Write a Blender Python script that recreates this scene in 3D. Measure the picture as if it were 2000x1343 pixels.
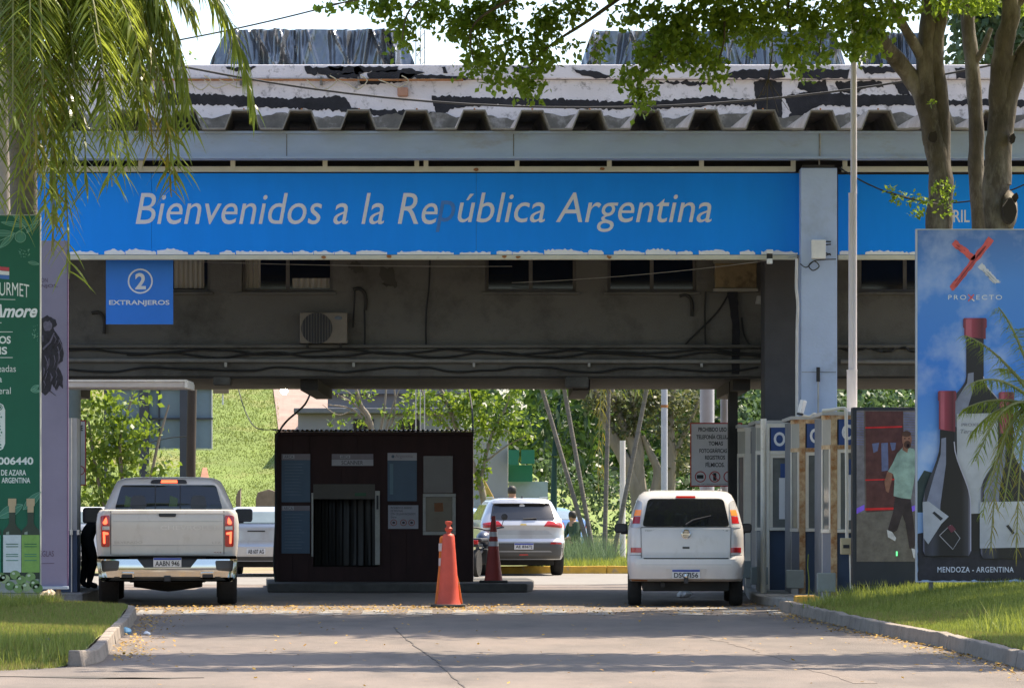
import bpy, bmesh, math, random
import numpy as np
from mathutils import Vector, Matrix

for o in list(bpy.data.objects):
    bpy.data.objects.remove(o, do_unlink=True)
scene = bpy.context.scene
COL = scene.collection
random.seed(7); RNG = np.random.default_rng(7)

# ------------------------------------------------------------------ camera
F = 7500.0; HY = 993.0; CX = 1000.0; H = 1.4        # focal length in photo pixels, horizon row, eye height
cd = bpy.data.cameras.new('camera'); cam = bpy.data.objects.new('camera', cd); COL.objects.link(cam)
cd.sensor_width = 36.0; cd.lens = 36.0 * F / 2000.0
cd.shift_y = (HY - 671.5) / 2000.0
cd.clip_start = 0.5; cd.clip_end = 2000.0
cam.location = (0, 0, H); cam.rotation_euler = (math.radians(90), 0, 0)
scene.camera = cam
# ------------------------------------------------------------------ sky, sun, exposure
SUN = Vector((0.50, 0.36, 1.0)).normalized()
world = bpy.data.worlds.new('World'); scene.world = world; world.use_nodes = True
wn = world.node_tree.nodes; wl = world.node_tree.links
sky = wn.new('ShaderNodeTexSky'); sky.sky_type = 'NISHITA'; sky.sun_disc = False
sky.sun_elevation = math.asin(SUN.z); sky.sun_rotation = math.atan2(SUN.x, SUN.y)
sky.air_density = 1.0; sky.dust_density = 2.5; sky.ozone_density = 1.0; sky.altitude = 200
bg = wn['Background']; bg.inputs['Strength'].default_value = 0.15
wl.new(sky.outputs[0], bg.inputs['Color'])
sl = bpy.data.lights.new('sun', 'SUN'); sl.energy = 4.6; sl.angle = math.radians(0.53); sl.color = (1.0, 0.88, 0.70)
so = bpy.data.objects.new('sun', sl); COL.objects.link(so)
so.rotation_euler = SUN.to_track_quat('Z', 'Y').to_euler(); so.location = (20, 20, 60)
vs = scene.view_settings
vs.view_transform = 'Standard'; vs.look = 'None'; vs.gamma = 1.0; vs.exposure = 1.2; vs.use_curve_mapping = False
scene.cycles.max_bounces = 8; scene.cycles.diffuse_bounces = 4; scene.cycles.transparent_max_bounces = 8
scene.cycles.caustics_reflective = False; scene.cycles.caustics_refractive = False

# ------------------------------------------------------------------ layout helpers (a pixel of the photo at a chosen distance)
def X(px, D): return (px - CX) * D / F
def Z(py, D): return H - (py - HY) * D / F
def GD(py, z=0.0): return F * (H - z) / (py - HY)

# ------------------------------------------------------------------ materials
_m = {}
def M(name, col, rough=0.6, metal=0.0, var=0.12, scale=3.0, bump=0.0, bscale=40.0, emit=0.0, spec=0.5, stretch=None, coat=0.0, stain=None, sscale=1.2, samt=0.5):
    """principled material: colour varied by noise, optional fine bump and a stain colour with shapes of its own"""
    if name in _m: return _m[name]
    m = bpy.data.materials.new(name); m.use_nodes = True
    n = m.node_tree.nodes; l = m.node_tree.links; b = n['Principled BSDF']
    b.inputs['Roughness'].default_value = rough; b.inputs['Metallic'].default_value = metal
    b.inputs['Specular IOR Level'].default_value = spec
    b.inputs['Coat Weight'].default_value = coat; b.inputs['Coat Roughness'].default_value = 0.05
    tc = n.new('ShaderNodeTexCoord'); src = tc.outputs['Object']
    if stretch:
        mp = n.new('ShaderNodeMapping'); mp.inputs['Scale'].default_value = stretch
        l.new(src, mp.inputs['Vector']); src = mp.outputs[0]
    nz = n.new('ShaderNodeTexNoise'); nz.inputs['Scale'].default_value = scale; nz.inputs['Detail'].default_value = 6
    nz.inputs['Roughness'].default_value = 0.65
    l.new(src, nz.inputs['Vector'])
    rp = n.new('ShaderNodeValToRGB')
    rp.color_ramp.elements[0].position = 0.3; rp.color_ramp.elements[1].position = 0.7
    lo = [max(0, c * (1 - var)) for c in col]; hi = [min(1, c * (1 + var)) for c in col]
    rp.color_ramp.elements[0].color = (*lo, 1); rp.color_ramp.elements[1].color = (*hi, 1)
    l.new(nz.outputs['Fac'], rp.inputs[0]); out = rp.outputs[0]
    if stain:
        n2 = n.new('ShaderNodeTexNoise'); n2.inputs['Scale'].default_value = sscale; n2.inputs['Detail'].default_value = 9
        n2.inputs['Roughness'].default_value = 0.7; l.new(src, n2.inputs['Vector'])
        r2 = n.new('ShaderNodeValToRGB'); r2.color_ramp.elements[0].position = 1 - samt - 0.06; r2.color_ramp.elements[1].position = 1 - samt + 0.1
        l.new(n2.outputs['Fac'], r2.inputs[0])
        mx = n.new('ShaderNodeMix'); mx.data_type = 'RGBA'; l.new(r2.outputs[0], mx.inputs[0])
        l.new(out, mx.inputs[6]); mx.inputs[7].default_value = (*stain, 1); out = mx.outputs[2]
    l.new(out, b.inputs['Base Color'])
    if emit:
        l.new(out, b.inputs['Emission Color']); b.inputs['Emission Strength'].default_value = emit
    if bump:
        n3 = n.new('ShaderNodeTexNoise'); n3.inputs['Scale'].default_value = bscale; n3.inputs['Detail'].default_value = 5
        l.new(src, n3.inputs['Vector'])
        bp = n.new('ShaderNodeBump'); bp.inputs['Strength'].default_value = bump; bp.inputs['Distance'].default_value = 0.02
        l.new(n3.outputs['Fac'], bp.inputs['Height']); l.new(bp.outputs[0], b.inputs['Normal'])
    _m[name] = m
    return m

def leafmat(name, dark, light, trans, tw=0.35, rough=0.45):
    """two-sided foliage: each leaf its own tone, part of the light passing through"""
    m = bpy.data.materials.new(name); m.use_nodes = True
    n = m.node_tree.nodes; l = m.node_tree.links; b = n['Principled BSDF']
    g = n.new('ShaderNodeNewGeometry'); r = n.new('ShaderNodeValToRGB')
    r.color_ramp.elements[0].color = (*dark, 1); r.color_ramp.elements[1].color = (*light, 1)
    l.new(g.outputs['Random Per Island'], r.inputs[0]); l.new(r.outputs[0], b.inputs['Base Color'])
    b.inputs['Roughness'].default_value = rough; b.inputs['Specular IOR Level'].default_value = 0.35
    t = n.new('ShaderNodeBsdfTranslucent'); mx = n.new('ShaderNodeMix'); mx.data_type = 'RGBA'
    mx.inputs[0].default_value = 0.5; l.new(r.outputs[0], mx.inputs[6]); mx.inputs[7].default_value = (*trans, 1)
    l.new(mx.outputs[2], t.inputs['Color'])
    ms = n.new('ShaderNodeMixShader'); ms.inputs[0].default_value = tw
    l.new(b.outputs[0], ms.inputs[1]); l.new(t.outputs[0], ms.inputs[2])
    l.new(ms.outputs[0], n['Material Output'].inputs['Surface'])
    return m

# ------------------------------------------------------------------ object helpers
def tag(o, label=None, cat=None, group=None, kind=None):
    if label: o['label'] = label
    if cat: o['category'] = cat
    if group: o['group'] = group
    if kind: o['kind'] = kind
    return o
def thing(name, label, cat, loc=(0, 0, 0), rz=0.0, group=None):
    o = bpy.data.objects.new(name, None); COL.objects.link(o); o.empty_display_size = 0.2
    o.location = loc; o.rotation_euler = (0, 0, rz)
    return tag(o, label, cat, group)
def origin(p):
    v = Vector((0, 0, 0))
    while p is not None: v += p.location; p = p.parent
    return v
def link(name, me, mat=None, parent=None, world=True):
    if mat is not None and not me.materials:
        for q in (mat if isinstance(mat, (list, tuple)) else [mat]): me.materials.append(q)
    o = bpy.data.objects.new(name, me); COL.objects.link(o)
    if parent is not None:
        if world: me.transform(Matrix.Translation(-origin(parent)))
        o.parent = parent
    return o
def smooth(me, ang=40):
    me.polygons.foreach_set('use_smooth', [True] * len(me.polygons))
    me.set_sharp_from_angle(angle=math.radians(ang))

class MB:
    """collects shapes; build() links them as ONE mesh object"""
    def __init__(s): s.v = []; s.f = []; s.mi = []; s.cur = 0
    def add(s, vs, fs):
        k = len(s.v); s.v += [tuple(p) for p in vs]; s.f += [tuple(i + k for i in f) for f in fs]; s.mi += [s.cur] * len(fs); return s
    def box(s, x0, x1, y0, y1, z0, z1):
        return s.add([(x0, y0, z0), (x1, y0, z0), (x1, y1, z0), (x0, y1, z0), (x0, y0, z1), (x1, y0, z1), (x1, y1, z1), (x0, y1, z1)],
                     [(0, 3, 2, 1), (4, 5, 6, 7), (0, 1, 5, 4), (1, 2, 6, 5), (2, 3, 7, 6), (3, 0, 4, 7)])
    def prism(s, pts, y0, y1):           # polygon in XZ, given thickness along Y
        n = len(pts)
        a = sum(pts[i][0] * pts[(i + 1) % n][1] - pts[(i + 1) % n][0] * pts[i][1] for i in range(n))
        if a < 0: pts = pts[::-1]
        vs = [(x, y0, z) for x, z in pts] + [(x, y1, z) for x, z in pts]
        fs = [tuple(range(n)), tuple(range(2 * n - 1, n - 1, -1))] + [(i + n, (i + 1) % n + n, (i + 1) % n, i) for i in range(n)]
        return s.add(vs, fs)
    def slab(s, pts, z0, z1):            # polygon in XY, given thickness along Z
        n = len(pts)
        a = sum(pts[i][0] * pts[(i + 1) % n][1] - pts[(i + 1) % n][0] * pts[i][1] for i in range(n))
        if a < 0: pts = pts[::-1]
        vs = [(x, y, z0) for x, y in pts] + [(x, y, z1) for x, y in pts]
        fs = [tuple(range(n - 1, -1, -1)), tuple(range(n, 2 * n))] + [(i, (i + 1) % n, (i + 1) % n + n, i + n) for i in range(n)]
        return s.add(vs, fs)
    def tube(s, pts, r, n=8, cap=True):
        pts = [Vector(p) for p in pts]; m = len(pts)
        rs = r if isinstance(r, (list, tuple)) else [r] * m
        vs = []; up = None
        for i, p in enumerate(pts):
            t = (pts[min(i + 1, m - 1)] - pts[max(i - 1, 0)])
            t = t.normalized() if t.length > 1e-9 else Vector((0, 0, 1))
            if up is None: up = Vector((0, 1, 0)) if abs(t.y) < 0.9 else Vector((1, 0, 0))
            a = t.cross(up); a = a.normalized() if a.length > 1e-6 else t.orthogonal().normalized()
            b = a.cross(t).normalized(); up = b
            for k in range(n):
                q = 2 * math.pi * k / n
                vs.append(p + (a * math.cos(q) + b * math.sin(q)) * rs[i])
        fs = [(i * n + k, i * n + (k + 1) % n, (i + 1) * n + (k + 1) % n, (i + 1) * n + k) for i in range(m - 1) for k in range(n)]
        if cap: fs += [tuple(range(n - 1, -1, -1)), tuple(range((m - 1) * n, m * n))]
        return s.add(vs, fs)
    def lathe(s, prof, c=(0, 0, 0), axis='z', n=20):   # prof: (radius, height)
        vs = []; m = len(prof)
        for r, h in prof:
            for k in range(n):
                q = 2 * math.pi * k / n; a, b = r * math.cos(q), r * math.sin(q)
                vs.append({'z': (c[0] + a, c[1] + b, c[2] + h), 'x': (c[0] + h, c[1] + a, c[2] + b), 'y': (c[0] + b, c[1] + h, c[2] + a)}[axis])
        fs = [(i * n + k, i * n + (k + 1) % n, (i + 1) * n + (k + 1) % n, (i + 1) * n + k) for i in range(m - 1) for k in range(n)]
        fs += [tuple(range(n - 1, -1, -1)), tuple(range((m - 1) * n, m * n))]
        return s.add(vs, fs)
    def grid(s, fn, nu, nv):
        vs = [fn(i / nu, j / nv) for j in range(nv + 1) for i in range(nu + 1)]
        w = nu + 1
        return s.add(vs, [(j * w + i, j * w + i + 1, (j + 1) * w + i + 1, (j + 1) * w + i) for j in range(nv) for i in range(nu)])
    def mesh(s, name, bevel=0.0, sm=None, seg=2):
        me = bpy.data.meshes.new(name); me.from_pydata(s.v, [], s.f)
        if any(s.mi): me.polygons.foreach_set('material_index', s.mi)
        if bevel:
            bm = bmesh.new(); bm.from_mesh(me)
            es = [e for e in bm.edges if len(e.link_faces) == 2 and e.calc_face_angle(0) > 0.5]
            bmesh.ops.bevel(bm, geom=es, offset=bevel, segments=seg, profile=0.5, affect='EDGES', clamp_overlap=True)
            bm.to_mesh(me); bm.free()
        me.validate(); me.update()
        if sm: smooth(me, sm)
        return me
    def build(s, name, mat, parent=None, world=True, bevel=0.0, sm=None, seg=2):
        return link(name, s.mesh(name, bevel, sm, seg), mat, parent, world)

def part(name, mat, parent, *boxes, bevel=0.0, world=True, sm=None):
    b = MB()
    for q in boxes: b.box(*q)
    return b.build(name, mat, parent, world, bevel, sm)
def parts(name, mat, parent, *boxes, **k):
    return [part(name, mat, parent, q, **k) for q in boxes]
def pbox(px0, px1, py0, py1, D0, D1, Dref=None):
    """box covering that pixel rectangle on its front face at distance Dref (D0)"""
    D = D0 if Dref is None else Dref
    return (X(px0, D), X(px1, D), D0, D1, Z(py1, D), Z(py0, D))
def tubeobj(name, pts, r, mat, parent=None, n=8, world=True, sm=60):
    return MB().tube(pts, r, n).build(name, mat, parent, world, sm=sm)
def sag(a, b, d, n=14):
    a, b = Vector(a), Vector(b)
    return [a.lerp(b, i / n) - Vector((0, 0, d * 4 * (i / n) * (1 - i / n))) for i in range(n + 1)]
def spline(pts, n=8):
    P = [Vector(p) for p in pts]; out = []
    for i in range(len(P) - 1):
        p0, p1, p2, p3 = P[max(i - 1, 0)], P[i], P[i + 1], P[min(i + 2, len(P) - 1)]
        for k in range(n):
            t = k / n
            out.append(0.5 * ((2 * p1) + (p2 - p0) * t + (2 * p0 - 5 * p1 + 4 * p2 - p3) * t * t + (3 * p1 - p0 - 3 * p2 + p3) * t ** 3))
    return out + [P[-1]]

_txt = {}
def text(name, body, mat, parent, x0, x1, z0, z1, y, shear=0.0, bold=0.0, world=True, thick=0.003, arc=0.0, slant=0.0, space=1.0):
    """lettering fitted to a rectangle, facing -Y, a thin raised layer"""
    cu = bpy.data.curves.new('t', 'FONT'); cu.body = body; cu.shear = shear; cu.offset = bold; cu.resolution_u = 4; cu.space_character = space
    cu.align_x = 'LEFT'
    o = bpy.data.objects.new('t', cu); COL.objects.link(o)
    dg = bpy.context.evaluated_depsgraph_get()
    me = bpy.data.meshes.new_from_object(o.evaluated_get(dg))
    bpy.data.objects.remove(o); bpy.data.curves.remove(cu)
    n = len(me.vertices); co = np.empty(n * 3); me.vertices.foreach_get('co', co); co = co.reshape(-1, 3)
    lo, hi = co.min(0), co.max(0)
    u = (co[:, 0] - lo[0]) / (hi[0] - lo[0]); v = (co[:, 1] - lo[1]) / max(1e-6, hi[1] - lo[1])
    q = np.empty_like(co); q[:, 0] = x0 + u * (x1 - x0); q[:, 1] = y
    q[:, 2] = z0 + v * (z1 - z0) - arc * (2 * u - 1) ** 2 + slant * u
    me.vertices.foreach_set('co', q.ravel()); me.materials.clear(); me.update(); me.name = name
    return link(name, me, mat, parent, world)
def ptext(name, body, mat, parent, px0, px1, py0, py1, D, **k):
    return text(name, body, mat, parent, X(px0, D), X(px1, D), Z(py1, D), Z(py0, D), D, **k)
def art(name, pts, mat, parent, D, layer=1, thick=0.004):
    """a flat printed shape on a board, as a thin layer at the board's own distance"""
    y = D - 0.004 * layer
    return MB().prism([(X(a, D), Z(b, D)) for a, b in pts], y, y + 0.0035).build(name, mat, parent)
def ell(cx, cy, rx, ry, n=20, a0=0, a1=360):
    return [(cx + rx * math.cos(math.radians(a0 + (a1 - a0) * i / n)), cy + ry * math.sin(math.radians(a0 + (a1 - a0) * i / n))) for i in range(n + (a1 - a0 < 360))]
def ringpoly(cx, cy, r, w, n=28):
    o = [(cx + r * math.cos(2 * math.pi * i / n), cy + r * math.sin(2 * math.pi * i / n)) for i in range(n + 1)]
    i_ = [(cx + (r - w) * math.cos(2 * math.pi * i / n), cy + (r - w) * math.sin(2 * math.pi * i / n)) for i in range(n, -1, -1)]
    return o + i_
def ring(name, cx, cy, r, w, mat, parent, D, layer=1, n=28):
    y = D - 0.004 * layer; b = MB()
    for i in range(n):
        q = [(math.cos(2 * math.pi * (i + e) / n), math.sin(2 * math.pi * (i + e) / n)) for e in (0, 1)]
        pts = [(cx + q[0][0] * r, cy + q[0][1] * r), (cx + q[1][0] * r, cy + q[1][1] * r), (cx + q[1][0] * (r - w), cy + q[1][1] * (r - w)), (cx + q[0][0] * (r - w), cy + q[0][1] * (r - w))]
        b.prism([(X(a, D), Z(c, D)) for a, c in pts], y, y + 0.0035)
    return b.build(name, mat, parent)
def stroke(name, pts, w, mat, parent, D, layer=1):
    """painted line along pixel points, width in pixels (number or list)"""
    b = MB(); y = D - 0.004 * layer; n = len(pts)
    ws = w if isinstance(w, (list, tuple)) else [w] * n
    L = []; R = []
    for i in range(n):
        a, c = pts[max(i - 1, 0)], pts[min(i + 1, n - 1)]
        dx, dy = c[0] - a[0], c[1] - a[1]; q = math.hypot(dx, dy) or 1
        L.append((pts[i][0] - dy / q * ws[i] / 2, pts[i][1] + dx / q * ws[i] / 2)); R.append((pts[i][0] + dy / q * ws[i] / 2, pts[i][1] - dx / q * ws[i] / 2))
    for i in range(n - 1):
        b.prism([(X(a, D), Z(c, D)) for a, c in (L[i], L[i + 1], R[i + 1], R[i])], y, y + 0.0035)
    return b.build(name, mat, parent)

# ------------------------------------------------------------------ foliage helpers (numpy)
def quick_mesh(name, V, F4, k):
    me = bpy.data.meshes.new(name); n = len(F4)
    me.vertices.add(len(V)); me.vertices.foreach_set('co', np.asarray(V, np.float32).ravel())
    me.loops.add(n * k); me.loops.foreach_set('vertex_index', np.asarray(F4, np.int32).ravel())
    me.polygons.add(n); me.polygons.foreach_set('loop_start', np.arange(0, n * k, k, dtype=np.int32))
    me.polygons.foreach_set('loop_total', np.full(n, k, np.int32))
    me.update(calc_edges=True); return me
def unit(a): return a / np.maximum(1e-9, np.linalg.norm(a, axis=1))[:, None]
def leaves(name, C, size, mat, parent=None, droop=0.35, ratio=0.55, kind=None, up=0.55):
    """leaf-sized pointed faces at the points C, each folded along its midrib"""
    C = np.asarray(C, float); n = len(C)
    d = RNG.normal(size=(n, 3)); d[:, 2] -= droop * 2; d = unit(d)
    nn = RNG.normal(size=(n, 3)); nn[:, 2] += up * 2
    s = unit(np.cross(d, nn)); nrm = unit(np.cross(s, d))
    L = (size * RNG.uniform(0.65, 1.35, n))[:, None]; W = L * ratio * 0.5
    mid = C + d * L * 0.45 - nrm * L * 0.06
    V = np.stack([C, mid + s * W + nrm * L * 0.1, C + d * L, mid - s * W + nrm * L * 0.1], 1).reshape(-1, 3)
    return tag(link(name, quick_mesh(name, V, np.arange(4 * n).reshape(-1, 4), 4), mat, parent), kind=kind)
def blob_points(blobs, D, dens, depth=None, dj=0.0, clump=0.0, fill=0.25):
    """points spread through ellipsoids given as (px, py, rx, ry) at distance D; dens = points per square metre of outline"""
    out = []
    for b in blobs:
        px, py, rx, ry = b[:4]; Dc = (b[4] if len(b) > 4 else D) + RNG.uniform(-dj, dj)
        k = Dc / F; a, c = rx * k, ry * k
        n = max(3, int(math.pi * a * c * dens)); dep = depth if depth else min(a, c) * 1.2
        u = unit(RNG.normal(size=(n, 3))); r = RNG.uniform(fill, 1, n) ** 0.5
        p = u * r[:, None] * np.array([a, dep, c]) + np.array([X(px, Dc), Dc, Z(py, Dc)])
        out.append(p)
    return np.concatenate(out)
def blades(name, P, h, w, mat, parent=None, lean=0.5, kind='stuff'):
    n = len(P); P = np.asarray(P, float)
    a = RNG.uniform(0, 2 * math.pi, n); hh = h * RNG.uniform(0.45, 1.4, n); ww = w * RNG.uniform(0.7, 1.3, n)
    side = np.stack([np.cos(a), np.sin(a), np.zeros(n)], 1); b = RNG.uniform(0, 2 * math.pi, n)
    ln = np.stack([np.cos(b), np.sin(b), np.zeros(n)], 1) * (lean * hh * RNG.uniform(0, 1, n))[:, None]
    tip = P + ln + np.array([0, 0, 1.0]) * hh[:, None]
    V = np.stack([P - side * ww[:, None] / 2, P + side * ww[:, None] / 2, tip], 1).reshape(-1, 3)
    return tag(link(name, quick_mesh(name, V, np.arange(3 * n).reshape(-1, 3), 3), mat, parent), kind=kind)
def frond(V, Fq, p0, p1, p2, nl, llen, lw, droop=0.6, start=0.12, spread=0.8):
    """one feather frond: a bent rachis with two rows of hanging leaflets; appends strips to V, Fq; returns the rachis points"""
    p0, p1, p2 = (np.array(p, float) for p in (p0, p1, p2)); pts = []
    for i in range(25):
        t = i / 24; pts.append((1 - t) ** 2 * p0 + 2 * t * (1 - t) * p1 + t * t * p2)
    for i in range(nl):
        t = start + (1 - start) * (i + RNG.uniform(-.3, .3)) / nl; t = min(max(t, 0), 1)
        p = (1 - t) ** 2 * p0 + 2 * t * (1 - t) * p1 + t * t * p2
        T = 2 * (1 - t) * (p1 - p0) + 2 * t * (p2 - p1); T /= np.linalg.norm(T) + 1e-9
        S = np.cross(T, [0, 0, 1.0]); q = np.linalg.norm(S)
        S = S / q if q > 0.15 else np.array([math.cos(i), math.sin(i), 0.0])
        for sd in (-1, 1):
            L = llen * (0.55 + 0.65 * math.sin(math.pi * min(1, 0.12 + 0.8 * t))) * RNG.uniform(0.75, 1.15)
            d = T * 0.55 + S * sd * spread + np.array([0, 0, -0.12]) + RNG.normal(size=3) * 0.14; d /= np.linalg.norm(d)
            w = lw * RNG.uniform(0.7, 1.2); c = p.copy(); k = len(V)
            ws = np.cross(d, [RNG.normal() * .4, RNG.normal() * .4, 1.0]); ws /= np.linalg.norm(ws) + 1e-9
            for j in range(5):
                u = j / 4; ww = w * (0.35 + 1.3 * u) if u < 0.3 else w * (1.0 - u) * 1.15 + w * 0.04
                V.append(c + ws * ww / 2); V.append(c - ws * ww / 2)
                d = d + np.array([0, 0, -droop * 0.45]); d /= np.linalg.norm(d); c = c + d * L / 4
            for j in range(4): Fq.append((k + 2 * j, k + 2 * j + 1, k + 2 * j + 3, k + 2 * j + 2))
    return [tuple(p) for p in pts]
# ================================================================== ground, road, lawns, kerbs
m_ground = M('dirt ground', (0.26, 0.17, 0.12), 0.95, var=0.3, scale=0.6, bump=0.4, stain=(0.16, 0.2, 0.07), sscale=0.25, samt=0.5)
m_road = M('worn asphalt', (0.140, 0.116, 0.099), 0.9, var=0.24, scale=1.6, bump=0.5, bscale=90, stain=(0.19, 0.152, 0.127), sscale=0.45, samt=0.5, stretch=(1, 0.35, 1))
m_patch = M('patched asphalt', (0.18, 0.145, 0.12), 0.9, var=0.2, scale=3, bump=0.5, bscale=120)
m_crack = M('road crack', (0.085, 0.072, 0.063), 1.0, var=0.3)
m_paint = M('worn road paint', (0.34, 0.32, 0.29), 0.85, var=0.15, scale=8, stain=(0.13, 0.112, 0.10), sscale=3.5, samt=0.53)
m_kerb = M('kerb concrete', (0.27, 0.225, 0.185), 0.9, var=0.25, scale=5, bump=0.5, bscale=60, stain=(0.12, 0.095, 0.08), sscale=2.5, samt=0.42)
m_soil = M('lawn soil', (0.2, 0.21, 0.06), 0.95, var=0.35, scale=4, bump=0.6, bscale=30)
m_yellow = M('yellow kerb paint', (0.62, 0.36, 0.05), 0.8, var=0.2, scale=6, stain=(0.3, 0.25, 0.2), sscale=5, samt=0.4)
m_conc = M('grey concrete', (0.34, 0.33, 0.31), 0.9, var=0.2, scale=4, bump=0.4, stain=(0.18, 0.17, 0.15), sscale=1.5, samt=0.42)

g = MB().grid(lambda u, v: (-500 + 1000 * u, -60 + 800 * v, 0), 8, 8).build('ground', m_ground); tag(g, kind='structure')
road = MB().slab([(-30, 2), (30, 2), (30, 83.2), (-30, 83.2)], -0.05, 0.004).build('road', m_road); tag(road, kind='structure')
def road_poly(name, pts, mat, z=0.008):
    return MB().slab([(X(a, GD(b)), GD(b)) for a, b in pts], 0.0045, z).build(name, mat, road)
def road_line(name, pts, w, mat, z=0.009, jit=0.009):
    P = [Vector((X(a, GD(b)), GD(b), 0)) for a, b in pts]; Q = []
    for i in range(len(P) - 1):
        n = max(2, int((P[i + 1] - P[i]).length / 0.35))
        Q += [P[i].lerp(P[i + 1], k / n) + Vector((random.gauss(0, jit), 0, 0)) for k in range(n)]
    Q.append(P[-1]); L = []; R = []
    for q in Q:
        h = w * random.uniform(0.55, 1.3) / 2; L.append((q.x - h, q.y)); R.append((q.x + h, q.y))
    b = MB()
    for i in range(len(Q) - 1): b.slab([L[i], R[i], R[i + 1], L[i + 1]], 0.0045, z)
    return b.build(name, mat, road)
road_line('road_crack', [(770, 1225), (785, 1242), (850, 1290), (925, 1360)], 0.016, m_crack)
road_line('repair_strip', [(1345, 1238), (1430, 1255), (1530, 1283), (1600, 1308), (1690, 1335)], 0.16, m_patch, z=0.007, jit=0.03)
road_line('edge_gap', [(-150, 1321), (100, 1322), (260, 1326), (330, 1324)], 0.5, M('dark seam', (0.07, 0.06, 0.05), 0.95, var=0.4, scale=3), jit=0.05)
# zebra crossing in front of the booths
for i in range(15):
    a = 262 + i * 88.5
    if i == 11: continue
    sk = (a - 900) * 0.02
    road_poly('crossing_stripe', [(a, 1201), (a + 52, 1201), (a + 50 - sk * .6, 1191.5), (a + 4 - sk * .6, 1191.5)], m_paint)
road_poly('stop_line', [(1285, 1191), (1560, 1189), (1560, 1185.5), (1290, 1187.5)], m_paint, z=0.012)
# lane concrete apron, lighter and bright beyond the building
m_apron = M('pale concrete apron', (0.19, 0.175, 0.155), 0.9, var=0.14, scale=1.5, bump=0.3)
ap = MB().slab([(-14, 70.5), (16, 70.5), (16, 83.0), (-14, 83.0)], 0.0045, 0.009).build('apron', m_apron, road)

def kerb(name, path, mat, step=1.5, w=0.15, h=0.15, z=0.0):
    root = thing(name, None, None, (path[0][0], path[0][1], 0)); tag(root, kind='structure')
    P = [Vector((x, y, z)) for x, y in path]; seg = [(P[i + 1] - P[i]).length for i in range(len(P) - 1)]; tot = sum(seg)
    def at(d):
        for i, s_ in enumerate(seg):
            if d <= s_ or i == len(seg) - 1: return P[i].lerp(P[i + 1], d / s_)
            d -= s_
    n = max(1, round(tot / step)); st = tot / n
    for i in range(n):
        b = MB(); k = 4; rows = []
        for j in range(k + 1):
            d = i * st + 0.008 + (st - 0.016) * j / k; c = at(d); t = (at(min(tot, d + .05)) - at(max(0, d - .05))).normalized(); s_ = Vector((t.y, -t.x, 0))
            e = random.gauss(0, 0.006); hh = h + random.gauss(0, 0.006)
            rows.append([c - s_ * w / 2 + s_ * e, c + s_ * w / 2 + s_ * e, c + s_ * (w / 2 - .02) + Vector((0, 0, hh)), c - s_ * (w / 2 - .02) + Vector((0, 0, hh))])
        vs_ = [v for r in rows for v in r]
        fs_ = [(4 * j + q, 4 * j + (q + 1) % 4, 4 * j + 4 + (q + 1) % 4, 4 * j + 4 + q) for j in range(k) for q in range(4)]
        fs_ += [(3, 2, 1, 0), (4 * k, 4 * k + 1, 4 * k + 2, 4 * k + 3)]
        b.add(vs_, fs_).build('kerb_stone', mat, root, bevel=0.012)
    return root
RK = [(3.72, 52.6), (3.80, 50.5), (4.07, 43.4), (4.37, 38.6), (4.52, 33.3), (4.6, 28.0)]
LK = [(-7.2, 51.9), (-5.6, 51.5), (-5.05, 50.6), (-4.87, 49.2), (-4.56, 45.3), (-4.19, 40.0), (-3.87, 36.0), (-3.80, 34.7), (-3.88, 34.0)]
kerb('kerb_right', RK, m_kerb, 1.45); kerb('kerb_left', LK, m_kerb, 1.9, .14, .135)
rkx = lambda D: np.interp(D, [p[1] for p in RK][::-1], [p[0] for p in RK][::-1])
def zr(x, D):
    d = np.clip((x - rkx(D) - 0.1) / 2.6, 0, 1); e = np.clip((D - 36) / 10, 0, 1)
    return 0.125 + 0.24 * (3 * d * d - 2 * d ** 3) * (0.35 + 0.65 * e) + 0.02 * np.sin(x * 2.1 + D) * d
def lawn(name, xa, xb, d0, d1, zf, nx=30, nd=40):
    b = MB().grid(lambda u, v: (lambda D: (lambda x: (x, D, float(zf(x, D))))(xa(D) + (xb(D) - xa(D)) * u))(d0 + (d1 - d0) * v), nx, nd)
    return tag(b.build(name, m_soil, sm=60), kind='structure')
rka = lambda D: rkx(D) + .05 + .75 * np.clip((D - 51.3) / .7, 0, 1)
lawn('lawn_right', lambda D: float(rka(D)), lambda D: 16.0, 27.0, 53.6, zr)
lkx = lambda D: np.interp(D, [33.0, 33.7, 34.6, 36, 40, 45.3, 49.2, 50.6, 51.5, 51.9], [-4.4, -3.95, -3.80, -3.87, -4.19, -4.56, -4.87, -5.05, -5.6, -7.2])
zlft = lambda x, D: 0.12 + 0.035 * np.sin(x * 1.3 + D * .7) - 0.11 * np.clip((35.1 - D) / 1.2, 0, 1)
lawn('lawn_left', lambda D: -16.0, lambda D: float(lkx(D)) - 0.05, 32.6, 51.85, zlft)
m_grass = leafmat('lawn grass', (0.085, 0.125, 0.02), (0.30, 0.32, 0.085), (0.46, 0.52, 0.07), 0.36, 0.6)
m_grassdry = leafmat('dry grass', (0.2, 0.17, 0.05), (0.3, 0.24, 0.09), (0.4, 0.35, 0.1), 0.25, 0.7)
def lawn_pts(n, d0, d1, xa, xb, zf):
    D = RNG.uniform(d0, d1, n); u = RNG.uniform(0, 1, n) ; x = xa(D) + (xb(D) - xa(D)) * u
    return np.stack([x, D, zf(x, D)], 1)
P = lawn_pts(70000, 30.0, 53.5, lambda D: rka(D) + 0.02, lambda D: rkx(D) * 0 + np.minimum(7.9, D * .145), zr)
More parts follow.
